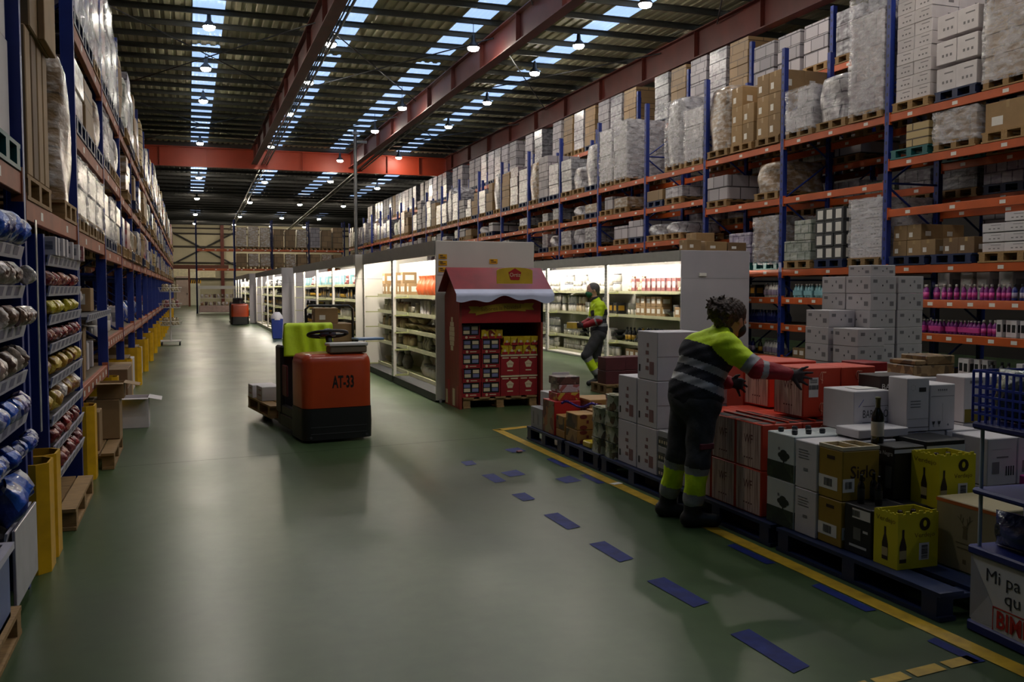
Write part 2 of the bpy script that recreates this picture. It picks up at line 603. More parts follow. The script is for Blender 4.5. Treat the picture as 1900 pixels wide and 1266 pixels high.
# the orange girder across the hall, with the step in the roof above it
b = MB()
b.box(XL, XR, Y1 - .2, Y1 + .12, 7.35, 7.39)
b.box(XL, XR, Y1 - .2, Y1 + .12, 8.24, 8.28)
b.box(XL, XR, Y1 - .05, Y1 - .02, 7.39, 8.24)
for x in (-1.2, .9, 5.4, 9.6, 11.2, 14.5):
    b.box(x, x + .03, Y1 - .18, Y1 - .05, 7.39, 8.24)
struct('ceiling_beam', b, ORBEAM)
struct('ceiling_fascia', MB().box(XL, XR, Y1 + .02, Y1 + .12, 8.28, ZR + .1), DKWALL)
for y in (8, 14, 20, 26, 32, 38, 44.5, 47.5):
    b = MB()
    b.box(-2.45, -2.15, y, y + .03, 0, 7.2)
    b.box(-2.45, -2.15, y + .27, y + .3, 0, 7.2)
    b.box(-2.31, -2.29, y + .03, y + .27, 0, 7.2)
    struct('column', b, REDSTEEL)
b = MB()
b.cyl((-2.03, 17.5, .3), (-2.03, 17.5, 7.15), .04, n=10)
b.box(-2.14, -1.95, 17.48, 17.52, 6.2, 6.25)
b.box(-2.14, -1.95, 17.48, 17.52, 5, 5.05)
tag(b.obj('drain_pipe', STEEL), 'thin grey vertical pipe in front of the red steel on the left wall', 'pipe')
# far wall: girts, cross bracing, cream lower band, openings
for z in (2.4, 3.9, 5.4, 6.6, 7.1):
    struct('wall_girt', MB().box(XL + .15, XR - .1, YB - .14, YB, z, z + .14), DKWALL)
b = MB()
for a in ((-1.6, 3.7, 4.3, 6.9), (-1.6, 6.9, 4.3, 3.7)):
    b.cyl((a[0], YB - .2, a[1]), (a[2], YB - .2, a[3]), .07, n=8)
struct('wall_brace', b, DARK)
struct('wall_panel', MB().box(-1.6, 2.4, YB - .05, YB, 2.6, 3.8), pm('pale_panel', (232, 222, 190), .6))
for x in (2.9, -1.75):
    struct('column', MB().box(x, x + .3, YB - .35, YB, 0, 7.5), REDSTEEL)
DOORW = pm('door_white', (222, 220, 200), .5, var=.05)
d = tag(MB().cbox(.15, 1.0, YB - .1, YB + .02, 0, 2.05, .02).obj('door_1', DOORW), kind='structure')
MB().cbox(.86, .92, YB - .16, YB - .1, 1.0, 1.12, .01).obj('door_handle', BLACK, d)
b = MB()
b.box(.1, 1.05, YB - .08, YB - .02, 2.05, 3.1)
struct('door_frame', b, pm('cream_panel', (238, 232, 205), .6))  # plain cream panel above the door
b = MB()
for k in range(5):
    x = .1 + k * .19
    b.add([(x, YB - .1, 2.05), (x + .1, YB - .1, 2.05), (x + .2, YB - .1, 2.55), (x + .1, YB - .1, 2.55)], [(0, 1, 2, 3)], 1)
b.box(.1, 1.1, YB - .095, YB - .085, 2.05, 2.55, 0)
tag(b.obj('hazard_board', [YEL, BLACK]), 'yellow and black diagonal striped board above the far white door', 'sign')
d = tag(MB().cbox(-1.1, -.02, YB - .1, YB + .02, 0, 2.7, .02).obj('door_2', pm('door_pink', (190, 168, 160), .5, var=.05)), kind='structure')
MB().cbox(-.16, -.1, YB - .16, YB - .1, 1.0, 1.15, .01).obj('door_handle', BLACK, d)
b = MB()
for x in (-1.4, -.02):
    b.box(x, x + .16, YB - 5.2, YB - 5.0, 0, 3.3)
b.box(-1.4, 3.4, YB - 5.2, YB - 5.0, 3.3, 3.65)
struct('trim_1', b, pm('portal_brown', (120, 62, 40), .5))
# ---------------------------------------------------------------- lamps
HOUS = pm('lamp_housing', (70, 72, 74), .4, metal=.5, var=.05)
LENS = pm('lamp_lens', (255, 246, 232), .4, var=0, emit=(255, 246, 230), es=LAMP)
lb = MB()
lb.lathe([(.03, .34), (.05, .28), (.06, .14), (.15, .05), (.175, 0), (.165, -.01), (.14, .0)], 20, 0)
lamp_h = lb.mesh('housing', HOUS)
lamp_l = MB().lathe([(.14, .0), (.145, -.035), (.125, -.07), (.075, -.09), (.01, -.1)], 20, 0).mesh('lens', LENS)
lamp_f = MB().lathe([(.14, .0), (.145, -.035), (.125, -.07), (.075, -.09), (.01, -.1)], 20, 0).mesh('lens', pm('lamp_lens_far', (255, 244, 226), .4, var=0, emit=(255, 240, 214), es=LAMP * 2.2))
lamp_c = MB().cyl((0, 0, .34), (0, 0, 1.), .008, n=6).mesh('cable', BLACK)
ROWN = ['row over left aisle', 'row beside left cable tray', 'row between cable trays', 'row right of middle beam', 'row over right rack']
def lamp(x, y, z, label):
    t = thing('ceiling_lamp', label, 'ceiling lamp', (x, y, z), 0, 'high bay lamps under the roof')
    mk('housing', lamp_h, t)
    mk('lens', lamp_l if y < Y1 else lamp_f, t)
    top = (ZR if y < Y1 else ZR2) - z - .34
    mk('cable', lamp_c, t, (0, 0, .34 - .34 * top / .66), scale=(1, 1, top / .66))
LX = [.6, 3.7, 7.0, 10.0, 13.0]
NEAR = [[7, 13, 19.5, 25.0, 29.7, 34.8, 44.9], [6, 12, 19, 25.7, 30.6, 36.3, 44.9], [4, 10, 17, 23.5, 32, 37, 46], [1, 5, 10.5, 15.5, 19.8, 23.7, 27.1, 31.9, 37.1, 46.6], [6, 12, 18, 24.4, 27.8, 32.6, 37.7, 43]]
FAR = [[51.5, 63.4, 77, 88], [52.5, 65.2, 78.4, 88.5], [51, 65.7, 78.8, 89.5], [53.6, 66, 79, 89.6], [52, 66]]
for r in range(5):
    n_in = n_out = 0
    for y in NEAR[r]:
        zl = 8.1 - (.35 if r == 2 else 0)
        v = Vector((LX[r], y, zl - 1.6))
        if v.dot(fw) > 0 and CY_ - F_ * v.dot(up) / v.dot(fw) > 0 and CX_ + F_ * v.dot(rt) / v.dot(fw) < 1900:
            lb_ = f'round high bay lamp, {nth(n_in)} in view from the camera, near {ROWN[r]}'
            n_in += 1
        else:
            lb_ = f'round high bay lamp overhead, above the picture edge, {nth(n_out)} of {ROWN[r]}'
            n_out += 1
        lamp(LX[r], y, zl, lb_)
    for i, y in enumerate(FAR[r]):
        lamp(LX[r] + .25 * (r > 0), y, 7.3, f'round high bay lamp, {nth(i)} beyond the orange girder, {ROWN[r]}')
# ---------------------------------------------------------------- cable trays, pole, tie rods
def tray(p0, p1, label):
    p0, p1 = Vector(p0), Vector(p1)
    t = thing('cable_tray', label, 'cable tray')
    b = MB()
    off = Vector((.12, 0, 0))
    n = 26
    for sg in (-1, 1):
        b.cyl(p0 + off * sg, p1 + off * sg, .035, n=6)
    for k in range(n):
        q = p0.lerp(p1, k / n)
        b.cyl(q - off, q + off, .014, n=5)
    b.obj('ladder', STEEL, t)
    c = MB()
    for k, dx in enumerate((-.07, -.01, .05)):
        c.cyl(p0 + Vector((dx, 0, .05)), p1 + Vector((dx, 0, .05)), .02, n=6)
    c.obj('cables', BLACK, t)
    for k in range(1, 9):
        h = MB()
        q = p0.lerp(p1, k / 9)
        zt = ZR if q.y < Y1 else ZR2
        if zt - q.z > .05:
            h.cyl(q + off, (q.x + .12, q.y, zt), .008, n=5)
            h.cyl(q + Vector((-.12, 0, 0)), (q.x + .12, q.y, q.z), .008, n=5)
            h.obj('hanger', STEEL, t)
tray((3.45, 15, 8.05), (3.75, 92, 6.95), 'long cable tray left of the middle aisle, running beside the first red beam')
tray((7.9, 14, 8.05), (8.6, 92, 6.75), 'long pale cable tray crossing the roof centre under the second red beam')
for sg, (x0, x1) in enumerate(((-1.8, 3.1), (3.2, 7.7), (7.8, 12.6))):
    for k, y in enumerate((12, 24, 36)):
        b = MB()
        b.cyl((x0, y, 8.2), (x1, y + 9, 8.2), .018, n=6)
        b.cyl((x1, y, 8.16), (x0, y + 9, 8.16), .018, n=6)
        struct('ceiling_brace', b, BLACK)
b = MB()
b.cyl((6.9, 41.0, 2.2), (6.9, 41.0, 8.4), .07, n=12)
b.box(6.75, 7.05, 40.85, 41.15, 8.2, 8.3)
b.box(6.8, 7.4, 40.96, 41.04, 7.85, 7.95)
b.cyl((6.9, 41, 0), (6.9, 41, 2.2), .07, n=12)
tag(b.obj('roof_pole', STEEL), 'slim grey pole rising to the roof in front of the orange girder', 'pole')
# ---------------------------------------------------------------- floor markings
YT = pm('floor_yellow', (176, 142, 32), .45, var=.3, scale=10)
BT = pm('floor_blue', (24, 38, 100), .6, var=.3, scale=12, spec=.15)
def mark(poly, mm):
    n = len(poly)
    b = MB().add([(x, y, .003) for x, y in poly], [tuple(range(n))])
    struct('floor_marking', b, mm)
mark([(3.22, -1), (3.32, -1), (3.32, 10.1), (3.22, 10.1)], YT)
mark([(3.22, 10.1), (3.32, 10.0), (4.9, 10.55), (4.9, 10.66)], YT)
for k in range(5):
    u0, u1 = k / 5 + .01, (k + 1) / 5 - .02
    mark([(2.2 + 1.0 * u0, 2.98 + .12 * u0), (2.2 + 1.0 * u1, 2.98 + .12 * u1), (2.2 + 1.0 * u1, 3.05 + .12 * u1), (2.2 + 1.0 * u0, 3.05 + .12 * u0)], YT)
for y0, y1 in ((5.72, 6.15), (4.93, 5.35), (4.1, 4.56), (3.25, 3.72), (6.6, 6.85), (7.3, 7.65), (8.1, 8.3)):
    w_ = R.uniform(-.02, .02)
    mark([(2.35 + w_, y0), (2.46 + w_, y0 + .04), (2.46, y1 + .03), (2.34, y1)], BT)
for y0, y1 in ((4.62, 5.06), (3.77, 4.22), (3.09, 3.38), (7.0, 7.4), (7.75, 8.2)):
    mark([(3.14, y0), (3.205, y0), (3.205, y1), (3.14, y1 - .02)], BT)
for x, y in ((2.9, 7.1), (2.55, 7.5), (2.95, 8.6)):
    mark([(x, y), (x + .16, y + .05), (x + .15, y + .28), (x - .02, y + .2)], BT)
mark([(-.9, 9.0), (3.2, 9.6), (3.2, 9.612), (-.9, 9.012)], DARK)
# ================================================================ pallet racking
MC = {}
def cached(key, fn):
    if key not in MC:
        MC[key] = fn()
    return MC[key]
def upright_mesh(h, lean=1):
    def f():
        b = MB()
        b.box(-.05, .05, -.03, .03, 0, h)
        b.box(-.05, -.035, -.045, .045, 0, h)
        z = .1
        while z < h - .1:
            b.box(-.053, -.05, -.012, .012, z, z + .05, 1)
            z += .15
        b.box(-.08, .08, -.07, .07, 0, .012)
        return b.mesh('upright', [BLUE, BLACK])
    return cached(('up', h), f)
def brace_mesh(h, d):
    def f():
        b = MB()
        z, k = .25, 0
        while z + .75 < h:
            x0, x1 = (.05, d - .05) if k % 2 == 0 else (d - .05, .05)
            b.cyl((x0, 0, z), (x1, 0, z + .7), .018, n=6)
            if k % 2 == 0:
                b.cyl((.05, 0, z), (d - .05, 0, z), .018, n=6)
            z += .75
            k += 1
        return b.mesh('brace', BLUE)
    return cached(('br', h, d), f)
def beam_mesh(ln, hgt=.12, mm=None, tags=3):
    mm = mm or ORANGE
    def f():
        b = MB()
        b.cbox(-.022, .022, 0, ln, -hgt, 0, .004)
        b.box(-.03, .03, 0, .012, -hgt - .04, .03)
        b.box(-.03, .03, ln - .012, ln, -hgt - .04, .03)
        for k in range(tags):
            y = ln * (k + .5) / tags
            for sx in (-.0235, .0225):
                b.box(sx, sx + .001, y - .05, y + .05, -hgt * .72, -hgt * .3, 1)
        return b.mesh('beam', [mm, TAGW])
    return cached(('bm', ln, hgt, mm.name, tags), f)
def board_mesh(ln, d, mm):
    def f():
        b = MB()
        b.box(.05, d - .05, .06, ln - .06, -.03, -.004)
        return b.mesh('shelf_board', mm)
    return cached(('bd', ln, d, mm.name), f)
BOARD = pm('shelf_board', (120, 104, 84), .7, var=.15)
def rack_bay(name, label, x, y, ln, d, h, levels, boards=(), tags=3, last=False, mirror=False, beam=None):
    """one bay: the frame at its near end, its beams, its boards; x is the face on the aisle, d runs away from it"""
    t = thing('pallet_rack', label, 'rack', (x, y, 0), 0, name)
    s = -1 if mirror else 1
    for yy in ([0, ln] if last else [0]):
        mk('upright', upright_mesh(h), t, (s * .05, yy, 0))
        mk('upright', upright_mesh(h), t, (s * (d - .05), yy, 0))
        mk('brace', brace_mesh(h, d), t, (0 if s > 0 else -d, yy, 0))
    for z in levels:
        tg = 7 if z in boards else tags
        mk('beam', beam_mesh(ln - .1, .12, beam, tg), t, (s * .03, .05, z))
        mk('beam', beam_mesh(ln - .1, .12, beam, tg), t, (s * (d - .03), .05, z))
    for z in boards:
        mk('shelf_board', board_mesh(ln, d, BOARD), t, (0 if s > 0 else -d, 0, z))
    return t
# ---------------------------------------------------------------- pallets and their loads
def pallet_mesh(lx, ly, mm, h=.144):
    def f():
        b = MB()
        n = 5
        bw = .145 * lx / .8 if lx < 1 else .145
        for k in range(n):
            c = -lx / 2 + bw / 2 + k * (lx - bw) / (n - 1)
            b.box(c - bw / 2, c + bw / 2, -ly / 2, ly / 2, h - .022, h)
        for c in (-ly / 2 + .07, 0, ly / 2 - .07):
            b.box(-lx / 2, lx / 2, c - .05, c + .05, h - .044, h - .022)
            for e in (-lx / 2 + .05, 0, lx / 2 - .05):
                b.box(e - .05, e + .05, c - .05, c + .05, .022, h - .044)
        for e in (-lx / 2 + .05, 0, lx / 2 - .05):
            b.box(e - .05, e + .05, -ly / 2, ly / 2, 0, .022)
        return b.mesh('pallet', mm)
    return cached(('pal', lx, ly, mm.name, h), f)
SM = {
    'white': stack_mat('goods_white', (186, 178, 182), (158, 152, 158), (80, 76, 80), .4, .26, rand=.34),
    'whitewrap': stack_mat('goods_white_wrapped', (170, 162, 168), (138, 132, 140), (70, 68, 76), .3, .22, film=.5, rand=.34),
    'grey': stack_mat('goods_grey', (128, 126, 132), (104, 104, 112), (58, 58, 62), .34, .2, film=.4),
    'greywrap': stack_mat('goods_grey_wrapped', (110, 106, 112), (140, 134, 140), (70, 66, 72), .25, .3, film=.65),
    'purplewrap': stack_mat('goods_purple_wrapped', (104, 90, 104), (128, 108, 112), (60, 50, 62), .3, .5, film=.45),
    'kraft': stack_mat('goods_kraft', (152, 122, 84), (132, 104, 70), (70, 52, 34), .5, .36, gap=.009),
    'kraftwrap': stack_mat('goods_kraft_wrapped', (140, 112, 80), (126, 100, 72), (84, 66, 48), .55, .4, film=.45, gap=.008),
    'pale': stack_mat('goods_pale_slabs', (188, 164, 116), (170, 146, 100), (76, 60, 40), 1.2, .12, gap=.012),
    'green': stack_mat('goods_green_white', (170, 172, 160), (142, 150, 140), (84, 96, 84), .22, .16, film=.4),
    'lilac': stack_mat('goods_lilac', (150, 138, 168), (182, 172, 190), (74, 62, 92), .2, .18, film=.4),
    'tiers': stack_mat('goods_white_tiers', (196, 190, 192), (176, 170, 174), (52, 50, 52), .62, .24, gap=.02, rand=.3),
    'dark': stack_mat('goods_dark', (70, 72, 80), (54, 54, 60), (34, 34, 38), .3, .25, film=.3),
    'blue': stack_mat('goods_blue', (52, 70, 150), (76, 84, 140), (26, 30, 70), .3, .3, film=.45),
    'red': stack_mat('goods_red', (150, 40, 44), (186, 150, 150), (80, 26, 28), .3, .3, film=.35),
}
DESC = {'white': 'white carton load', 'whitewrap': 'shiny white wrapped load', 'grey': 'grey tray load', 'greywrap': 'grey film-wrapped load',
        'purplewrap': 'purple-grey film-wrapped load', 'kraft': 'brown carton load', 'kraftwrap': 'brown film-wrapped load', 'pale': 'pale wood-coloured slab load', 'green': 'pale green pack load',
        'lilac': 'lilac pack load', 'tiers': 'white load in flat tiers', 'dark': 'dark grey pack load', 'blue': 'blue wrapped load', 'red': 'red and white load'}
def goods_mesh(kind, lx, ly, h, form):
    def f():
        b = MB()
        rr = random.Random(len(kind) * 97 + round(lx * 50) + round(h * 200))
        if form == 'soft':       # sacks or wrapped goods with a rounded top
            def fn(u, v):
                a = u * 2 * math.pi
                c, s_ = math.cos(a), math.sin(a)
                k = 1 / max(abs(c), abs(s_))
                k = 1 + (k - 1) * .82
                zz = min(v / .8, 1) * h
                sh = 1 - .035 * math.sin(v * 9 + 3 * a) * (v < .8) - (0 if v < .72 else ((v - .72) / .28) ** 2 * .75)
                if v > .8:
                    zz = h * (1 + .08 * (v - .8) / .2)
                return (lx / 2 * c * k * sh, ly / 2 * s_ * k * sh, zz)
            b.grid(fn, 28, 14, 0, True)
            b.add([fn(i / 28, 1) for i in range(28)], [tuple(range(28))])
        elif form == 'peak':     # tall wrapped load with a pyramid of film on top
            t = h * .84
            b.cbox(-lx / 2, lx / 2, -ly / 2, ly / 2, 0, t, .02)
            b.add([(-lx / 2, -ly / 2, t - .01), (lx / 2, -ly / 2, t - .01), (lx / 2, ly / 2, t - .01), (-lx / 2, ly / 2, t - .01), (.12 * lx, -.1, h), (.12 * lx, .1, h)],
                  [(0, 1, 4), (1, 2, 5, 4), (2, 3, 5), (3, 0, 4, 5)])
        else:
            z, n = 0., max(1, round(h / .32))
            for k in range(n):
                dx, dy = rr.uniform(-.012, .012), rr.uniform(-.012, .012)
                nx, ny = lx / 2, ly / 2
                if form == 'step' and k == n - 1:
                    b.cbox(-nx + dx, nx + dx, -ny, ny - ly * .4, z, z + h / n - .004, .008)
                else:
                    b.cbox(-nx + dx, nx + dx, -ny + dy, ny + dy, z, z + h / n - .004, .008)
                z += h / n
        return b.mesh('goods', SM[kind])
    return cached(('goods', kind, round(lx, 2), round(ly, 2), round(h, 2), form), f)
def film_mesh(lx, ly, h, form='box'):
    def f():
        b = MB()
        def fn(u, v):
            a = u * 2 * math.pi
            c, s_ = math.cos(a), math.sin(a)
            k = 1 / max(abs(c), abs(s_))
            w_ = 1 + .012 * math.sin(a * 7 + v * 11) + .01 * math.sin(v * 31 + a * 3)
            return ((lx / 2 + .02) * c * k * w_, (ly / 2 + .02) * s_ * k * w_, -.05 + v * (h + .06))
        b.grid(fn, 32, 14, 0, True)
        return b.mesh('film_wrap', FILM)
    return cached(('film', round(lx, 2), round(ly, 2), round(h, 2)), f)
PM = {'wood': WOOD, 'blue': PBLUE, 'teal': PTEAL}
LOADS = []
def load(x, y, z, kind, h, label, lx=1.1, ly=.78, pal='wood', form='box', rz=0., film=False, group=None):
    LOADS.append((x, y, z, kind, h, label, lx, ly, pal, form, rz, film, group))
def seen_area(x, y, z, h, lx, ly):
    v = Vector((x, y, z + h / 2 - 1.6))
    d = v.dot(fw)
    if d < 1:
        return 0
    px, py = v.dot(rt) / d * F_, v.dot(up) / d * F_
    if abs(px) > 1080 or abs(py) > 760:
        return 0
    a = h * (ly * abs(x) + lx * .3 * y) / v.length ** 3
    return a * (.45 if x > 11.5 else .6 if x < 0 and y > 20 else 1)
def build_load(x, y, z, kind, h, label, lx, ly, pal, form, rz, film, group):
    t = thing('pallet_load', label, 'pallet load', (x, y, z + .003), rz, group or 'loads on the pallet racks')
    mk('pallet', pallet_mesh(round(lx, 2), round(ly, 2), PM[pal]), t)
    mk('goods', goods_mesh(kind, lx - .03, ly - .03, h, form), t, (0, 0, .145))
    if film:
        mk('film_wrap', film_mesh(lx - .03, ly - .03, h), t, (0, 0, .145))
    return t
def carton_mesh(key, lx, ly, lz, mats, deco=None, c=.006):
    def f():
        b = MB()
        b.cbox(-lx / 2, lx / 2, -ly / 2, ly / 2, 0, lz, c)
        if deco:
            deco(b, lx, ly, lz)
        return b.mesh('carton', mats)
    return cached(key, f)
def d_tape(b, lx, ly, lz):
    b.box(-lx / 2, lx / 2, -.025, .025, lz, lz + .001, 1)
    b.box(-lx / 2 - .001, -lx / 2, -.025, .025, lz * .75, lz, 1)
    b.box(-lx / 2 - .0015, -lx / 2 - .0005, ly * .1, ly * .35, lz * .2, lz * .5, 2)
    b.box(-lx * .3, -lx * .05, -ly / 2 - .0015, -ly / 2 - .0005, lz * .25, lz * .55, 2)
def d_white(b, lx, ly, lz):
    for k in range(3):
        b.box(-lx / 2 - .0015, -lx / 2 - .0005, -ly * .3 + k * ly * .2, -ly * .2 + k * ly * .2, lz * .3, lz * .42, 1)
    b.box(-lx / 2 - .0015, -lx / 2 - .0005, -ly * .35, ly * .1, lz * .72, lz * .78, 1)
    b.box(lx * .1, lx * .3, -ly / 2 - .0015, -ly / 2 - .0005, lz * .3, lz * .5, 1)
def d_dark(b, lx, ly, lz):
    b.box(-lx / 2 - .0015, -lx / 2 - .0005, -ly * .32, ly * .28, lz * .15, lz * .85, 1)
    b.box(-lx * .3, lx * .3, -ly / 2 - .0015, -ly / 2 - .0005, lz * .15, lz * .85, 1)
CT = {'kraft': ([KRAFT, TAPE, TAGW], d_tape), 'kraftd': ([KRAFTD, TAPE, TAGW], d_tape), 'white': ([WHITEC, INKG], d_white), 'grey': ([GREYC, INK], d_white), 'dark': ([DARK, TAGW], d_dark)}
NCART = [0]
def carton_load(x, y, z, kind, nx, ny, nz, cx, cy, cz, label, pal='wood', skip=(), film=False, gapz=0., lx=1.1, ly=.78):
    """one pallet with every carton a part of its own"""
    t = thing('pallet_load', label, 'pallet load', (x, y, z + .003), 0, 'loads on the pallet racks')
    NCART[0] += 1
    mk('pallet', pallet_mesh(lx, ly, PM[pal]), t)
    mats, deco = CT[kind]
    me = carton_mesh(('ct', kind, cx, cy, cz), cx - .006, cy - .006, cz - .003, mats, deco)
    for k in range(nz):
        for i in range(nx):
            for j in range(ny):
                if (i, j, k) in skip or (0 < i < nx - 1 and 0 < j < ny - 1):
                    continue
                mk('carton', me, t, ((i - (nx - 1) / 2) * cx + R.uniform(-.006, .006), (j - (ny - 1) / 2) * cy + R.uniform(-.006, .006), .145 + k * (cz + gapz)))
    if film:
        mk('film_wrap', film_mesh(nx * cx, ny * cy, nz * cz), t, (0, 0, .145))
    return t
# ---------------------------------------------------------------- right rack, front row
XF, PITCH, YA = 10.4, 2.765, 9.48
NB = 20
LV = {0: [1.95, 2.83, 3.59, 4.31], 1: [1.95, 3.27, 4.31], 2: [1.95, 3.27, 4.28]}
SHELF = [.33, .93, 1.43]
for i in range(NB):
    lv = LV.get(i, [1.95, 2.7, 3.5, 4.25])
    boards = SHELF if i < 3 else [.4, 1.2]
    h = 7.3 if i in (0, 1) else 6.0
    rack_bay('right rack front row', f'blue and orange rack bay, {nth(i)} from the near end of the right rack front row', XF, YA + i * PITCH, PITCH, 1.1, h, boards + lv, boards, last=i == NB - 1)
LN = {1.95: 'second', 2.83: 'third', 3.27: 'third', 3.59: 'fourth', 4.31: 'top', 4.28: 'top', 2.7: 'third', 3.5: 'fourth', 4.25: 'top'}
SLOT = ['near slot', 'middle slot', 'far slot']
def rl(i, j, z, kind, h, form='box', pal='wood', film=False, lx=1.1, ly=.8, dx=0, cart=None, extra=''):
    y = YA + i * PITCH + .495 + j * .888
    nm = {1.95: 'lowest pallet level', 2.83: 'second pallet level', 3.27: 'second pallet level', 3.59: 'third pallet level', 2.7: 'second pallet level', 3.5: 'third pallet level'}.get(z, 'top level')
    lab = f'{DESC.get(kind, kind)}, {nm}, right rack bay {["one", "two", "three", "four", "five", "six", "seven", "eight", "nine", "ten", "eleven", "twelve", "thirteen", "fourteen", "fifteen", "sixteen", "seventeen", "eighteen", "nineteen", "twenty"][i]}, {SLOT[j]}'
    if cart:
        k, nx, ny, nz, cx, cy, cz = cart[:7]
        return carton_load(XF + .55 + dx, y, z, k, nx, ny, nz, cx, cy, cz, lab, pal, cart[7] if len(cart) > 7 else (), film, cart[8] if len(cart) > 8 else 0.)
    return load(XF + .55 + dx, y, z, kind, h, lab, lx, ly, pal, form, 0, film)
T = 4.31
rl(0, 0, T, 'kraftwrap', 1.5, film=True)
rl(0, 1, T, 'white carton load in three rows', 0, cart=('white', 3, 2, 3, .36, .38, .33, (), .05), pal='blue')
rl(0, 2, T, 'tall white load in nine thin tiers', 0, cart=('white', 2, 2, 9, .5, .36, .19))
rl(0, 0, 3.59, 'brown box load', 0, cart=('kraft', 2, 1, 1, .5, .76, .4))
rl(0, 1, 3.59, 'kraftwrap', .42, film=True)
rl(0, 2, 3.59, 'pale', .36, pal='teal', form='step')
rl(0, 0, 1.95, 'white', 0, cart=('white', 2, 2, 4, .5, .38, .125, ((0, 1, 3),), .01))
rl(0, 2, 1.95, 'brown square carton pile', 0, cart=('kraft', 2, 3, 2, .42, .3, .24, ((0, 0, 1), (1, 0, 1)), 0.), pal='blue')
rl(0, 1, 1.95, 'brown carton pair', 0, cart=('kraftd', 2, 2, 1, .42, .3, .24), pal='blue')
rl(1, 0, T, 'purplewrap', 1.85, 'peak', film=True, ly=.8, dx=-.02)
rl(1, 1, T, 'whitewrap', .75, 'soft')
rl(1, 2, T, 'whitewrap', .72, 'step', film=True)
rl(1, 0, 1.95, 'white bag load wrapped in shiny film', 0, cart=('white', 2, 2, 6, .5, .38, .16), film=True)
rl(1, 1, 1.95, 'dark pack load with white labels', 0, cart=('dark', 3, 3, 4, .36, .25, .22), pal='blue')
rl(1, 2, 1.95, 'green', .72, 'step')
rl(2, 0, T, 'brown carton load two boxes wide', 0, cart=('kraft', 2, 2, 3, .52, .39, .4), pal='wood')
rl(2, 1, T, 'brown carton load with a missing corner box', 0, cart=('kraft', 2, 2, 3, .52, .39, .38, ((0, 0, 2),)))
rl(2, 2, T, 'kraftwrap', 1.25, 'soft')
rl(2, 0, 3.27, 'kraftwrap', .55, 'soft')
rl(2, 2, 3.27, 'white', .5)
rl(2, 0, 1.95, 'kraftwrap', .86, film=True, pal='teal')
rl(2, 1, 1.95, 'lilac', .6, pal='teal')
rl(2, 2, 1.95, 'brown carton row', 0, cart=('kraft', 2, 2, 1, .5, .38, .3))
kinds = ['whitewrap', 'greywrap', 'kraft', 'kraftwrap', 'kraft', 'white', 'whitewrap', 'grey', 'greywrap', 'tiers', 'green', 'purplewrap']
R2 = random.Random(5)
special = {} if 0 else {(3, 0, 4.25): ('whitewrap', 1.05, 'box'), (3, 1, 4.25): ('greywrap', 1.45, 'soft'), (3, 2, 4.25): ('kraft', .5, 'box'),
           (4, 0, 4.25): ('kraft', .72, 'step'), (4, 1, 4.25): ('greywrap', 1.45, 'step'), (4, 2, 4.25): ('greywrap', 1.3, 'box'), (5, 0, 4.25): ('whitewrap', 1.1, 'soft'), (5, 1, 4.25): ('whitewrap', .55, 'soft')}
for i in range(3, NB):
    for z in (1.95, 2.7, 3.5, 4.25):
        for j in range(3):
            r = R2.random()
            if r < (.12 if z > 4 else .3 if z > 2 else .1):
                continue
            k = R2.choice(kinds)
            hmax = .38 if z == 1.95 else .44 if z < 3 else .38 if z < 3.6 else 1.3
            h = R2.uniform(.5, 1) * hmax
            fm = R2.choice(['box', 'box', 'step', 'soft'])
            if (i, j, z) in special:
                k, h, fm = special[i, j, z]
            elif z == 4.25 and i == 15 and j == 1:
                k = 'blue'
            rl(i, j, z, k, round(h * 12) / 12, fm, pal=R2.choice(['wood', 'wood', 'blue']), film=i < 5 and z > 4 and 'wrap' in k)
# ---------------------------------------------------------------- right rack, back row
XB = 11.75
LB = [2.25, 3.05, 3.95, 4.85, 5.85]
WN = ['one', 'two', 'three', 'four', 'five', 'six', 'seven', 'eight', 'nine', 'ten', 'eleven', 'twelve', 'thirteen', 'fourteen', 'fifteen', 'sixteen', 'seventeen', 'eighteen', 'nineteen', 'twenty', 'twenty-one']
for i in range(NB):
    rack_bay('right rack back row', f'blue and orange rack bay, {nth(i)} from the near end of the right rack back row', XB, YA + .4 + i * PITCH, PITCH, 1.1, 7.0 if i < 6 else 6.4, LB, last=i == NB - 1)
    for q, z in enumerate(LB):
        for j in range(3):
            r = R2.random()
            if z < 3 and i > 7 or r < (.12 if z != 4.85 else .35):
                continue
            k = R2.choice(['white', 'whitewrap', 'tiers', 'grey', 'whitewrap', 'lilac', 'green'] if z < 5 else ['white', 'whitewrap', 'kraft', 'grey', 'white'])
            h = (1.2 if i not in (0, 1, 2) else .8) if z > 5 else R2.uniform(.35, .46)
            if i < 2 and z > 5:
                k = R2.choice(['dark', 'kraft', 'greywrap'])
            y = YA + .4 + i * PITCH + .495 + j * .888
            load(XB + .55, y, z, k, round(h * 12) / 12, f'{DESC[k]}, back row of right rack, bay {WN[i]}, {["lowest", "second", "third", "fourth", "top"][q]} level, {SLOT[j]}', pal=R2.choice(['wood', 'blue']), form='box')
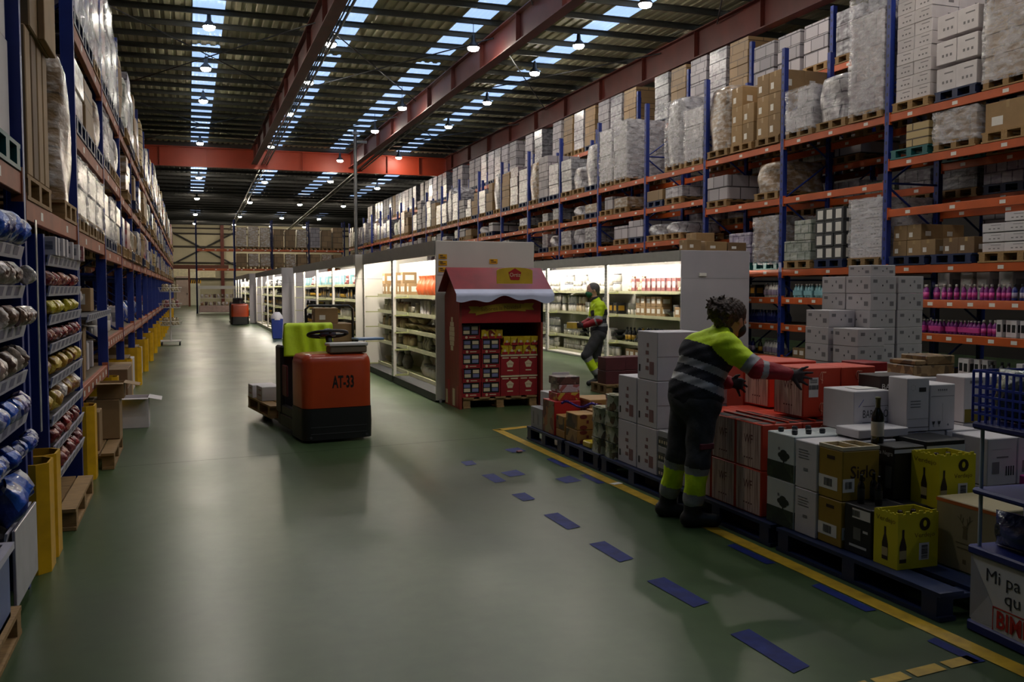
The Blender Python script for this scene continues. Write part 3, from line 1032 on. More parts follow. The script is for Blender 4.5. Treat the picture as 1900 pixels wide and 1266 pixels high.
# ---------------------------------------------------------------- left rack
XLF = -.86
YL, PL = 3.2, 2.72
LLV = {0: [2.24, 4.2], 1: [2.11, 4.6], 2: [2.08, 2.9, 3.8], 3: [2.04, 2.95, 3.8], 4: [2.03, 2.9, 3.8]}
NL = 21
for i in range(NL):
    lv = LLV.get(i, [2.03, 2.9, 3.8])
    rack_bay('left rack', f'blue and orange rack bay, {nth(i)} from the camera along the left rack', XLF, YL + i * PL, PL, 1.1, 7.2 if i < 3 else 5.0, ([.75] if i == 2 else [1.03] if i in (3, 4) else [1.0] if i > 4 else []) + lv, [.75] if i == 2 else [1.03] if i in (3, 4) else [1.0] if i > 4 else [], tags=2, mirror=True, beam=DUSTY, last=i == NL - 1)
def ll(i, j, z, kind, h, form='box', pal='wood', film=False, cart=None, ly=.8, dx=0.):
    y = YL + i * PL + .485 + j * .875
    lvl = LLV.get(i, [2.03, 2.9, 3.8, 4.7])
    q = min(range(len(lvl)), key=lambda k: abs(lvl[k] - z))
    lab = f'{DESC.get(kind, kind)}, {["lowest", "second", "third", "fourth"][q]} pallet level of left rack bay {WN[i]}, {SLOT[j]}'
    if cart:
        k, nx, ny, nz, cx, cy, cz = cart[:7]
        return carton_load(XLF - .55 + dx, y, z, k, nx, ny, nz, cx, cy, cz, lab, pal, cart[7] if len(cart) > 7 else (), film)
    return load(XLF - .55 + dx, y, z, kind, h, lab, 1.1, ly, pal, form, 0, film)
ll(0, 2, 2.24, 'white double carton load', 0, cart=('white', 2, 1, 3, .5, .76, .56), pal='teal')
ll(0, 1, 2.24, 'white double carton load', 0, cart=('white', 2, 1, 3, .5, .76, .56), pal='teal')
ll(1, 2, 2.11, 'kraftwrap', 1.1, 'soft')
t = thing('pallet_load', 'brown boards standing on a wood pallet under cartons, left rack bay two, near slot', 'pallet load', (XLF - .5, YL + PL + .62, 2.11), 0, 'loads on the pallet racks')
mk('pallet', pallet_mesh(1.0, 1.0, WOOD), t)
for k in range(4):
    MB().cbox(-.5, .5, -.46 + k * .23, -.28 + k * .23, .145, 1.0, .006).obj('board', KRAFT if k != 1 else KRAFTD, t)
MB().cbox(-.5, .52, -.4, .42, 1.0, 1.33, .008).obj('carton', KRAFT, t)
MB().cbox(-.45, .46, -.4, .40, 1.33, 1.66, .008).obj('carton', KRAFTD, t)
MB().cbox(-.4, .4, -.38, .34, 1.66, 2.1, .008).obj('carton', KRAFT, t)
MB().cbox(.52, .56, -.1, .4, 1.0, 2.2, .004).obj('board', KRAFT, t)
for j in range(3):
    ll(2, j, 2.08, 'whitewrap', .48, 'box', film=True)
ll(2, 0, 2.9, 'kraftwrap', .5, pal='blue')
ll(2, 1, 2.9, 'kraft', .5, pal='blue')
ll(2, 2, 2.9, 'kraftwrap', .5, 'soft', pal='blue')
for j in range(2):
    ll(2, j, 3.8, 'blue', .9, 'soft', pal='blue', film=True)
ll(2, 2, 3.8, 'red', 1.5, 'box', film=True)
ll(3, 0, 2.04, 'grey', .5, pal='blue')
ll(3, 1, 2.04, 'whitewrap', .5, pal='blue', film=True)
ll(3, 2, 2.04, 'kraftwrap', .48)
ll(3, 0, 2.95, 'greywrap', .5, pal='blue', film=True)
ll(3, 1, 2.95, 'tiers', .5)
ll(3, 2, 2.95, 'whitewrap', .45, 'soft')
for j in range(3):
    ll(3, j, 3.8, ['red', 'whitewrap', 'whitewrap'][j], [1.3, 1.1, .9][j], film=True, pal='blue')
for i in range(4, NL):
    for z in LLV.get(i, [2.03, 2.9, 3.8]):
        for j in range(3):
            if R2.random() < .12:
                continue
            k = R2.choice(['whitewrap', 'greywrap', 'kraft', 'red', 'white', 'green', 'blue', 'kraftwrap', 'pale'])
            h = (.5 if z < 3.7 else 1.05) * R2.uniform(.65, 1)
            ll(i, j, z, k, round(h * 12) / 12, R2.choice(['box', 'soft', 'step']), pal=R2.choice(['wood', 'blue']), dx=R2.uniform(0, .06))
# ---------------------------------------------------------------- racks across the far end
XC, YC = .5, 63.
for i in range(4):
    t = thing('pallet_rack', f'blue and orange rack bay across the far end, {nth(i)} from the left', 'rack', (XC + i * 2.33, YC, 0), 0, 'racks across the far end')
    for xx in ([0, 2.33] if i == 3 else [0]):
        for yy in (0, 1.05):
            mk('upright', upright_mesh(6.0), t, (xx, yy, 0), math.pi / 2)
        mk('brace', brace_mesh(6.0, 1.05), t, (xx, 0, 0), math.pi / 2)
    for z in (2.85, 4.1):
        for yy in (0, 1.05):
            mk('beam', beam_mesh(2.23, .12), t, (.05, yy, z), -math.pi / 2)
    if i:
        for z, q in ((2.85, 'lower'), (4.1, 'upper')):
            for j in range(3):
                k = R2.choice(['kraft', 'kraftwrap', 'kraft', 'white' if i == 3 else 'kraftwrap'])
                load(XC + i * 2.33 + .43 + j * .74, YC + .52, z, k, round((.8 if z < 3 else R2.uniform(1.1, 1.35)) * 12) / 12, f'{DESC[k]}, {q} level of the far cross rack, {nth(i)} bay, {["left", "middle", "right"][j]} slot', .66, 1.0)
        for j in range(3):
            k = R2.choice(['kraft', 'kraftwrap', 'white'])
            load(XC + i * 2.33 + .43 + j * .74, YC + .52, 0, k, 2.0, f'{DESC[k]} on the floor under the far cross rack, {nth(i)} bay, {["left", "middle", "right"][j]} place', .66, 1.0)

# the loads that show largest stand alone; the remaining far ones are one mass
ranked = sorted(LOADS, key=lambda q: -seen_area(q[0], q[1], q[2], q[4], q[6], q[7]))
ranked = [q for q in ranked if seen_area(q[0], q[1], q[2], q[4], q[6], q[7]) > 0]
keep = 296 - NCART[0]
for q in ranked[:keep]:
    build_load(*q)
kk = list(SM)
b = MB()
for x, y, z, kind, h, label, lx, ly, pal, form, rz, film, group in ranked[keep:]:
    b.box(x - lx / 2, x + lx / 2, y - ly / 2, y + ly / 2, z + .12, z + .148, len(kk))
    for dx in (-lx / 2, -.05, lx / 2 - .1):
        b.box(x + dx, x + dx + .1, y - ly / 2, y + ly / 2, z + .003, z + .12, len(kk))
    b.cbox(x - lx / 2 + .02, x + lx / 2 - .02, y - ly / 2 + .02, y + ly / 2 - .02, z + .148, z + .148 + h, .02, kk.index(kind))
tag(b.obj('far_pallet_load', [SM[k] for k in kk] + [WOOD]), 'mass of small distant pallet loads filling the far rack bays', 'pallet loads', kind='stuff')
# ================================================================ small goods
def im(key, fn, mats):
    return cached(('item', key), lambda: fn().mesh(key.split(':')[0], mats))
def f_box(sx=.16, sy=.12, sz=.2):
    def f():
        b = MB().cbox(-sx / 2, sx / 2, -sy / 2, sy / 2, 0, sz, .004)
        b.box(-sx / 2 - .001, -sx / 2, -sy * .32, sy * .32, sz * .3, sz * .75, 1)
        b.box(-sx * .32, sx * .32, -sy / 2 - .001, -sy / 2, sz * .3, sz * .75, 1)
        return b
    return f
def f_jar():
    b = MB()
    b.lathe([(.05, 0), (.058, .01), (.058, .1), (.045, .125), (.042, .13)], 16)
    b.lathe([(.048, .13), (.05, .135), (.05, .155), (.046, .16)], 16, 1)
    return b
def f_mug():
    b = MB()
    b.lathe([(.032, 0), (.04, .006), (.043, .09), (.041, .092), (.036, .088), (.034, .02)], 16)
    b.tube([(0, -.04, .075), (0, -.062, .07), (0, -.068, .045), (0, -.055, .022), (0, -.039, .02)], .006, 6)
    return b
def f_bottle():
    b = MB()
    b.lathe([(.036, 0), (.04, .006), (.04, .15), (.034, .175), (.016, .2), (.016, .21)], 14)
    b.lathe([(.02, .21), (.02, .245), (.017, .25)], 14, 1)
    b.lathe([(.0408, .04), (.0408, .12)], 14, 2)
    return b
def f_vase():
    return MB().lathe([(.05, 0), (.06, .01), (.085, .09), (.06, .17), (.035, .21), (.045, .25), (.05, .26), (.042, .255), (.03, .21)], 18)
def f_bowl():
    return MB().lathe([(.04, 0), (.045, .012), (.09, .05), (.11, .085), (.105, .087), (.085, .055), (.03, .02)], 20)
def f_bag(sx=.1, sy=.2, sz=.28, k=0):
    def f():
        rr = random.Random(k)
        ph = [rr.uniform(0, 6) for _ in range(6)]
        def fn(u, v):
            a = u * 2 * math.pi
            c, s_ = math.cos(a), math.sin(a)
            th = (math.sin(math.pi * min(max(v, .0), 1)) ** .7) * .92 + .06
            cr = 1 + .09 * math.sin(5 * a + ph[0] + 6 * v) + .08 * math.sin(9 * a + ph[1] - 13 * v) + .05 * math.sin(17 * a + 23 * v + ph[4])
            wd = .82 + .18 * abs(2 * v - 1) ** 1.5
            e = lambda t: math.copysign(abs(t) ** .75, t)
            return (sx / 2 * e(c) * th * cr, sy / 2 * e(s_) * wd * (1 + .02 * math.sin(12 * v + ph[2])), sz * v + .01 * math.sin(3 * a + ph[3]) * (v > .1) * (v < .95))
        b = MB()
        b.grid(fn, 22, 14)
        return b
    return f
def f_plush():
    b = MB()
    def blob(c, r, n=8, sc=(1, 1, 1), mi=0):
        b.grid(lambda u, v: (c[0] + r * sc[0] * math.sin(math.pi * v) * math.cos(2 * math.pi * u), c[1] + r * sc[1] * math.sin(math.pi * v) * math.sin(2 * math.pi * u), c[2] - r * sc[2] * math.cos(math.pi * v)), 12, n, mi)
    blob((0, 0, .08), .08, sc=(.9, 1, 1))
    blob((-.01, 0, .19), .06)
    for sg in (-1, 1):
        blob((-.03, sg * .06, .1), .03, 6)
        blob((-.06, sg * .045, .037), .035, 6)
        blob((0, sg * .045, .24), .02, 6, mi=1)
    return b
def f_multi(n=3, tiers=2):
    """shrink-wrapped pack of bottles"""
    def f():
        b = MB()
        for i in range(n):
            for j in range(2):
                b.lathe([(.034, 0), (.038, .005), (.038, .13), (.03, .16), (.014, .18), (.014, .2)], 10, 0, Matrix.Translation((j * .08 - .04, (i - (n - 1) / 2) * .078, 0)))
                b.lathe([(.017, .2), (.017, .225)], 10, 1, Matrix.Translation((j * .08 - .04, (i - (n - 1) / 2) * .078, 0)))
        b.cbox(-.083, .083, -n * .039, n * .039, .03, .12, .01, 2)
        return b
    return f
c_ = lambda n, c, **k: pm('goods_' + n, c, **{**dict(rough=.35, var=.08, rand=.15), **k})
CW, CC, CB = c_('porcelain', (214, 208, 200)), c_('cream', (196, 180, 150)), c_('brown', (104, 74, 50))
CRD, COR, CBL = c_('red', (168, 44, 36)), c_('terracotta', (190, 92, 56)), c_('deep_blue', (34, 48, 120))
CAQ, CPK, CPU = c_('aqua', (130, 176, 186)), c_('pink', (206, 70, 150)), c_('purple', (132, 40, 128))
CBK, CGY, CGD, CYL = c_('black', (34, 34, 38)), c_('grey', (128, 128, 130)), c_('gold', (176, 136, 44)), c_('yellow', (206, 178, 40))
CGN, CLI = c_('olive', (92, 92, 52)), c_('lilac', (168, 160, 196))
ITEMS = {}
def item(key, kind, fn, mats, w, desc, h):
    ITEMS[key] = (kind, fn, mats, w, desc, h)
item('jar_cream', 'storage_jar', f_jar, [CC, CB], .13, 'cream storage jar', .16)
item('jar_white', 'storage_jar', f_jar, [CW, CGY], .13, 'white storage jar', .16)
item('mug_white', 'mug', f_mug, [CW], .12, 'white mug', .1)
item('mug_brown', 'mug', f_mug, [CB], .12, 'brown mug', .1)
item('bottle_aqua', 'toiletry_bottle', f_bottle, [CAQ, CW, CW], .1, 'pale blue bottle', .25)
item('bottle_purple', 'toiletry_bottle', f_bottle, [CPU, CW, CPK], .085, 'purple bottle with white cap', .25)
item('bottle_blue', 'toiletry_bottle', f_bottle, [CBL, CBK, CLI], .1, 'dark blue bottle', .25)
item('bottle_black', 'toiletry_bottle', f_bottle, [CBK, CBK, CGD], .1, 'black bottle', .25)
item('bottle_olive', 'toiletry_bottle', f_bottle, [CGN, CGD, CC], .1, 'olive green bottle', .25)
item('vase_terra', 'vase', f_vase, [COR], .19, 'terracotta vase', .26)
item('vase_white', 'vase', f_vase, [CW], .19, 'white vase', .26)
item('vase_grey', 'vase', f_vase, [CGY], .19, 'grey vase', .26)
item('bowl_cream', 'bowl', f_bowl, [CC], .24, 'cream bowl', .09)
item('bowl_dark', 'bowl', f_bowl, [CBK], .24, 'dark bowl', .09)
item('plush_red', 'soft_toy', f_plush, [CRD, CW], .2, 'red soft toy', .26)
item('plush_cream', 'soft_toy', f_plush, [CC, CB], .2, 'cream soft toy', .26)
item('plush_dark', 'soft_toy', f_plush, [CBK, CGY], .2, 'dark soft toy', .26)
item('box_white', 'gift_box', f_box(), [WHITEC, CGY], .14, 'white retail box', .2)
item('box_whitetall', 'gift_box', f_box(.16, .1, .26), [WHITEC, CBK], .12, 'tall white retail box', .26)
item('box_kraft', 'gift_box', f_box(.2, .16, .16), [KRAFT, TAGW], .18, 'small brown box', .16)
item('box_kraftbig', 'gift_box', f_box(.3, .28, .24), [KRAFT, TAGW], .3, 'large brown box', .24)
item('box_red', 'gift_box', f_box(.16, .14, .22), [CRD, CW], .16, 'red retail box', .22)
item('box_dark', 'gift_box', f_box(.18, .16, .2), [CBK, CGD], .18, 'black retail box', .2)
item('box_blue', 'gift_box', f_box(.18, .14, .16), [CBL, CW], .16, 'blue retail box', .16)
item('box_pink', 'gift_box', f_box(.2, .2, .3), [CPK, CW], .22, 'bright pink box', .3)
item('box_aqua', 'gift_box', f_box(.18, .16, .18), [CAQ, CW], .18, 'pale aqua box', .18)
item('pack_purple', 'bottle_pack', f_multi(3), [CPU, CW, CPK], .25, 'pack of purple bottles', .225)
item('pack_blue', 'bottle_pack', f_multi(3), [CBL, CBL, CBL], .25, 'pack of dark blue bottles', .225)
item('pack_aqua', 'bottle_pack', f_multi(3), [CAQ, CW, CAQ], .25, 'pack of pale blue bottles', .225)
item('pack_white', 'bottle_pack', f_multi(2), [CW, CGY, CLI], .17, 'pack of white bottles', .225)
BAGM = {
    'blue': print_mat('bag_blue', [(30, 60, 150), (40, 90, 190), (22, 40, 110), (150, 150, 170)], 8, rand=True),
    'gold': print_mat('bag_gold', [(190, 150, 40), (150, 110, 30), (206, 176, 80), (120, 70, 30)], 9, rand=True),
    'red': print_mat('bag_red', [(150, 40, 40), (120, 60, 60), (180, 120, 100), (100, 24, 30)], 9, rand=True),
    'yellow': print_mat('bag_yellow', [(190, 170, 30), (206, 190, 60), (170, 140, 20), (190, 170, 30)], 5, rand=True),
    'brown': print_mat('bag_brown', [(120, 90, 74), (160, 140, 128), (90, 64, 56), (190, 176, 170)], 7, rand=True),
    'white': print_mat('bag_white', [(200, 192, 190), (180, 168, 160), (160, 120, 90), (206, 200, 200)], 7, rand=True),
    'lilac': print_mat('bag_lilac', [(120, 110, 160), (150, 140, 160), (80, 70, 120), (180, 150, 140)], 9, rand=True),
}
for q, n in (('blue', 'blue snack bag'), ('gold', 'gold snack bag'), ('red', 'red sweet bag'), ('yellow', 'plain yellow bag'), ('brown', 'brown and white bag'), ('white', 'white snack bag'), ('lilac', 'lilac bread bag')):
    item('bag_' + q, 'snack_bag', f_bag(.13, .18, .2, len(q)), [BAGM[q]], .2, n, .2)
for q in BAGM:
    item('big_bag_' + q, 'snack_bag', f_bag(.2, .25, .2, len(q) + 3), [BAGM[q]], .27, ITEMS['bag_' + q][4], .2)
def put(key, x, y, z, label, rz=0., s=1., group=None, rot=None):
    kind, fn, mats, w, desc, h = ITEMS[key]
    o = mk(kind, im(kind + ':' + key, fn, mats), None, (x, y, z), rz, rot, (s, s, s))
    return tag(o, label, kind.replace('_', ' '), group)
def shelf(keys, x, y0, y1, z, where, seed, s=1., gap=.02, skip=.06, jx=.05, up=.35, room=.3, group=None):
    """stand goods in a row on a shelf board, sometimes two high"""
    rr = random.Random(seed)
    y, n, q = y0 + .05, 0, None
    while True:
        if q is None or rr.random() < .4:
            q = rr.choice(keys)
        si = min(s, room * .94 / (ITEMS[q][5] * 1.06))
        w = ITEMS[q][3] * si
        if y + w > y1 - .03:
            break
        if rr.random() > skip:
            xx, h = x + (1 if x > 0 else -1) * (w / 2 + rr.uniform(0, jx)), ITEMS[q][5] * si
            tier = 2 if rr.random() < up and 2.1 * h < room else 1
            for k in range(tier):
                put(q, xx, y + w / 2, z + k * (h + .002) + .001, f'{ITEMS[q][4]}, {"upper " if k else ""}{nth(n)} from near end, {where}', rr.uniform(-.3, .3) if q[:3] == 'big' else rr.uniform(-.05, .05), si * (rr.uniform(.82, 1) if q[:3] == 'big' else 1), group or where)
            n += 1
        y += w + gap
# ================================================================ white lit gondolas
SHM = pm('shelf_olive', (150, 152, 104), .45, var=.1)
TUBE_M = pm('tube_light', (255, 248, 232), .4, var=0, emit=(255, 247, 230), es=TUBE)
WARMW = pm('gondola_white', (206, 200, 192), .45, var=.05, scale=2)
UNLITW = pm('panel_unlit_white', (176, 170, 176), .5, var=.04, scale=2)  # gondola white greyed to lilac: shade of the unlit ends put into the colour
GL = [.17, .6, .89, 1.18, 1.48]
def gondola(label, x, y0, y1, levels, endpanel=True, endmat=None, top=2.26, wd=1.45, deep=.68, div=False):
    ln = y1 - y0 - .006
    t = thing('gondola_shelf', label, 'shelf unit', (x, y0, 0), 0, 'white lit gondola shelving')
    for yy in ((ln - .04, 0.035) if not endpanel else (ln - .04,)):
        b = MB()
        b.box(0, .05, yy - .03, yy + .03, 0, top - .02)
        for k in range(30):
            b.box(-.001, 0, yy - .008, yy + .008, .2 + k * .065, .235 + k * .065, 1)
        b.obj('post', [WARMW, DARK], t)
    if endpanel:
        b = MB().cbox(0, wd, -.04, 0, 0.03, top, .006)
        b.box(.02, wd - .02, -.043, -.04, 1.78, 1.79, 1)
        for xx in (.06, wd - .06):
            b.cyl((xx, -.05, 0), (xx, -.05, .05), .02, n=8, mi=1)
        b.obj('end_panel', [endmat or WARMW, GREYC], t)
    MB().box(.71, .74, .01, ln - .01, .05, 2.08).obj('back_panel', WARMW, t)
    MB().box(.0, wd, 0, ln, .01, levels[0] - .055).obj('plinth', DARK if levels is GL else WARMW, t)
    for z in levels:
        b = MB()
        b.box(.28, .71, .05, ln - .08, z - .035, z)
        b.box(.265, .28, .05, ln - .08, z - .05, z + .012, 1)
        for yy in (.06, ln - .1):
            b.box(.02, .28, yy, yy + .015, z - .05, z - .03)
        b.box(.74, wd - .03, .05, ln - .08, z - .035, z)
        b.obj('shelf_board', [SHM, pm('price_rail', (186, 184, 150), .4, var=.1)], t)
    b = MB()
    b.box(-.02, .01, 0, ln, top - .2, top)
    b.box(wd - .01, wd + .02, 0, ln, top - .2, top)
    b.box(.01, wd - .01, 0, ln, top - .02, top)
    b.obj('fascia', pm('fascia_grey', (150, 146, 140), .5, var=.06), t)
    n = max(1, round(ln / 1.6))
    for k in range(n):
        ya, yb = ln * k / n + .12, ln * (k + 1) / n - .12
        l = MB().box(.015, .095, ya - .03, yb + .03, top - .09, top - .03).obj('light_fitting', WHITE, t)
        MB().cyl((.05, ya, top - .11), (.05, yb, top - .11), .018, n=10).obj('fluorescent_tube', TUBE_M, l)
    return t
S1 = [12.8, 15.75, 18.5]
S2 = [18.6, 21.75, 24.6, 27.5, 30.]
S3 = [31.1, 34.5, 37.2, 40.2, 43.4]
S4 = [44.3, 48.2, 51.8, 54.6, 57.4]
G2L = [.1, .45, 1.03, 1.53]
G4 = [.17, .55, .95, 1.35, 1.68]
BN = 'nearest gondola bay'
gl = [('nearest', 3.25, S1, GL), ('second', 3.1, S2, G4), ('third', 2.83, S3, G4), ('fourth', 2.6, S4, G4)]
SETS = {
    (0, 0): [['bowl_cream', 'vase_white', 'jar_white'], ['bowl_cream', 'mug_white', 'vase_white', 'bowl_dark'], ['mug_white', 'jar_cream', 'vase_white', 'bowl_cream'], ['jar_cream', 'jar_white', 'box_white', 'vase_white'], ['vase_terra', 'plush_cream', 'vase_terra', 'plush_red', 'vase_terra']],
    (0, 1): [['bowl_cream', 'bag_brown', 'vase_grey'], ['mug_white', 'jar_cream', 'bowl_dark'], ['plush_cream', 'jar_cream', 'vase_white', 'bowl_cream'], ['jar_cream', 'mug_white', 'vase_white'], ['box_kraft', 'vase_white', 'mug_brown']],
    1: [['plush_dark', 'box_dark', 'bottle_black'], ['bottle_black', 'box_dark', 'bottle_olive'], ['bottle_olive', 'jar_white', 'bottle_black'], ['vase_grey', 'bottle_black', 'box_dark'], ['box_aqua', 'plush_red', 'box_aqua', 'vase_white']],
    2: [['plush_dark', 'box_dark'], ['bottle_black', 'plush_dark'], ['box_dark', 'bottle_black'], ['plush_dark', 'jar_white'], ['plush_dark', 'box_white', 'vase_grey']],
    3: [['box_dark', 'plush_dark'], ['box_white', 'plush_dark'], ['bottle_black', 'box_dark'], ['plush_dark', 'box_white'], ['box_white', 'vase_grey']],
}
LVN = ['bottom shelf', 'second shelf', 'third shelf', 'fourth shelf', 'top shelf']
for g, (nm, gx, ys, lv) in enumerate(gl):
    for k in range(len(ys) - 1):
        gondola(f'white lit gondola bay along the aisle, {nth(k)} bay of the {nm} run', gx, ys[k], ys[k + 1], lv, k == 0, WARMW if g < 2 else UNLITW)
        st = SETS.get((g, k)) or SETS.get(g) or SETS[3]
        for q, z in enumerate(lv):
            big = 1.5 if g > 1 else 1.25 if (q in (0, 4)) else 1.1
            shelf(st[q], gx + .31, ys[k] + .06, ys[k + 1] - .1, z, f'{LVN[q]}, {nth(k)} bay of {nm} gondola run', 100 * g + 10 * k + q, big, .03 if g < 2 else .08, .12 if g < 2 else .2, .03, .4, (lv + [2.04])[q + 1] - z - .055)
# second gondola, where the far worker walks
YG = [15.5, 18.8, 22.4, 25.4]
SG = [[['box_kraft', 'box_kraft', 'box_kraft'], ['box_dark', 'bottle_black', 'plush_dark', 'bottle_olive'], ['box_kraft', 'bottle_black', 'vase_grey', 'mug_white', 'bowl_dark'], ['box_white', 'box_whitetall', 'plush_cream', 'box_red', 'box_kraft']],
      [['mug_white', 'jar_white', 'mug_white'], ['mug_white', 'jar_white', 'box_white', 'bowl_dark'], ['mug_white', 'jar_white', 'box_dark', 'jar_cream'], ['mug_white', 'jar_white', 'mug_white']]]
for k in range(3):
    gondola(f'white lit gondola bay behind the striding worker, {nth(k)} bay from the near panel', 8.59, YG[k], YG[k + 1], G2L, k == 0, UNLITW, 2.3)
    for q, z in enumerate(G2L):
        shelf(SG[min(k, 1)][q], 8.59 + .315, YG[k] + .06, YG[k + 1] - .1, z, f'{["bottom", "second", "third", "top"][q]} shelf, {nth(k)} bay of the far gondola', 700 + 10 * k + q, 1.25, .015, .03, .03, .9, (G2L + [2.06])[q + 1] - z - .055)
# yellow shelf-edge signs and other marks on the near end panel
b = MB()
for k, (xx, zz) in enumerate(((3.29, 2.04), (3.29, 1.95), (3.29, 1.86), (4.03, 1.98), (4.03, 1.86), (4.03, 1.79))):
    b.box(xx, xx + .12, 12.752, 12.756, zz - .032, zz + .032, 0)
    b.box(xx + .02, xx + .1, 12.7505, 12.752, zz - .016, zz - .004, 1)
    b.box(xx + .015, xx + .06, 12.7505, 12.752, zz + .006, zz + .02, 1)
tag(b.obj('sign', [YEL, INK]), 'small yellow and black stickers on the near white gondola end panel', 'stickers')
tag(MB().cbox(8.95, 9.1, 15.43, 15.455, 1.82, 1.88, .004).obj('sign', TAGW), 'small white notice on the tall blank panel behind the woman', 'notice')
# cartons and the box on top of the far gondola's end
for k, (xx, yy, sx, sy, sz, kk_) in enumerate(((8.75, 15.7, .3, .3, .2, 'kraft'), (9.15, 15.75, .45, .4, .17, 'kraft'), (9.62, 15.75, .4, .4, .16, 'kraftd'), (9.2, 16.2, .4, .4, .36, 'kraft'))):
    o = mk('carton', carton_mesh(('gt', k), sx, sy, sz, *CT[kk_]), None, (xx + sx / 2, yy, 2.302))
    tag(o, ['small brown carton at the left end of the tall blank panel top', 'low wide brown carton on top of the tall blank panel', 'dark brown carton at the right end of the tall blank panel top', 'taller brown carton standing behind the low ones on the tall panel top'][k], 'carton')
# ================================================================ picking shelves of the right rack
def row(i, z, keys, where, s=1.2, up=.5, seed=0, skip=.1, y0=0., y1=PITCH):
    shelf(keys, XF + .07, YA + i * PITCH + .08 + y0, YA + i * PITCH + y1 - .08, z, where, 900 + seed, s, .02, skip, .1, up, .32)
row(0, 1.43, ['bottle_purple', 'bottle_purple', 'bottle_purple', 'bottle_blue'], 'upper picking shelf, near right rack bay', .9, 0, 1, .05)
row(0, .93, ['pack_purple', 'bottle_purple', 'box_whitetall', 'pack_purple'], 'middle picking shelf, near right rack bay', .9, .3, 2, .12)
row(0, .33, ['box_whitetall', 'box_whitetall', 'bottle_black', 'box_white'], 'lower picking shelf, near right rack bay', 1.0, .3, 3, .2)
for k, yy in enumerate((9.6, 10.05, 10.45, 10.75, 11.2)):
    put('box_white', XF + .55, yy + .2, 1.432, f'large white carton, {nth(k)} from near end, behind the purple bottles', 0, 2.0, 'white cartons behind the purple bottles')
row(1, 1.43, ['pack_white', 'box_pink', 'box_kraft', 'box_white', 'pack_aqua', 'bottle_aqua'], 'upper picking shelf, second right rack bay', 1.1, .6, 11)
row(1, .93, ['box_kraftbig', 'bottle_aqua', 'pack_aqua', 'box_aqua', 'pack_blue'], 'middle picking shelf, second right rack bay', 1.1, .3, 12, .2)
row(1, .33, ['box_kraft', 'box_white', 'box_blue', 'box_red', 'box_dark', 'bag_lilac'], 'lower picking shelf, second right rack bay', 1.1, .5, 13, .15)
row(2, 1.43, ['box_dark', 'pack_white', 'pack_white'], 'upper picking shelf, third right rack bay', 1.2, .6, 21)
row(2, .93, ['pack_blue', 'bottle_black', 'pack_blue'], 'middle picking shelf, third right rack bay', 1.1, .8, 22)
row(2, .33, ['bottle_black', 'bottle_blue', 'bottle_olive', 'pack_white'], 'lower picking shelf, third right rack bay', 1.2, .5, 23)
# ================================================================ the red cabin display
RED = pm('cabin_red', (160, 30, 34), .45, var=.12, scale=3)
REDD = pm('cabin_plank', (136, 54, 40), .5, var=.25, scale=5, stretch=(1, 6, .6))
SNOW = pm('printed_snow', (196, 200, 226), .5, var=.12, scale=4)
GOLD = pm('ribbon_gold', (196, 160, 44), .4, var=.12)
CREAM = pm('print_cream', (214, 196, 160), .5, var=.05)
t = thing('display_cabin', 'red cardboard cabin display with snowy gable roof in front of the white panel', 'display', (3.36, 11.94, 0))
b = MB()
M = Matrix(((0, 1, 0, 0), (1, 0, 0, 0), (0, 0, 1, 0), (0, 0, 0, 1)))   # prism pulled along x
b.prism([(0, 0), (.76, 0), (.76, 1.5), (.36, 1.82), (0, 1.5)], 0, .03, 0, M)
b.prism([(.0, 0), (.035, 0), (.035, 1.45), (.0, 1.45)], -.003, .0, 1, M)
for k in range(7):
    w_ = [.06, .1, .12, .13, .12, .09, .04][k]
    b.box(-.002, 0, .38 - w_, .38 + w_, .76 + k * .065, .82 + k * .065, 2)
for k, (p, q, w_) in enumerate(((.1, .15, .3), (.3, .1, .24), (.55, .2, .36), (.65, .06, .2))):
    b.box(-.002, 0, p - .05, p + .06, 0.02, q + .15, 2 if k % 2 else 1)
b.obj('side_panel', [REDD, RED, CREAM], t)
b = MB()
b.prism([(0, 0), (.76, 0), (.76, 1.5), (.36, 1.82), (0, 1.5)], 1.14, 1.17, 0, M)
b.obj('side_panel', REDD, t)
MB().box(.03, 1.14, .72, .76, 0, 1.5).obj('back_board', pm('cabin_inside', (60, 52, 42), .7), t)
b = MB()
b.box(.03, 1.17, 0, .02, 1.14, 1.5)
# ribbon: a slightly arched band
n = 10
for k in range(n):
    u0, u1 = k / n, (k + 1) / n
    z = lambda u: 1.24 + .05 * u + .03 * math.sin(math.pi * u)
    b.add([(.22 + .7 * u0, -.006, z(u0)), (.22 + .7 * u1, -.006, z(u1)), (.22 + .7 * u1, -.006, z(u1) + .1), (.22 + .7 * u0, -.006, z(u0) + .1)], [(0, 1, 2, 3)], 1)
for x0, x1, z0 in ((.12, .26, 1.27), (.9, 1.04, 1.31)):
    b.add([(x0, -.003, z0), (x1, -.003, z0), (x1, -.003, z0 + .09), (x0, -.003, z0 + .09), ((x0 + .03) if x0 < .5 else (x1 - .03), -.003, z0 + .045)],
          [(0, 1, 2, 3, 4) if x0 < .5 else (0, 1, 4, 2, 3)], 1)
b.text('Saborea la Navidad', .075, MY(.57, -.009, 1.335) @ Matrix.Rotation(.07, 4, 'Z'), 2, .56)
b.obj('banner_board', [RED, GOLD, pm('ribbon_ink', (120, 84, 20), .5)], t)
b = MB()
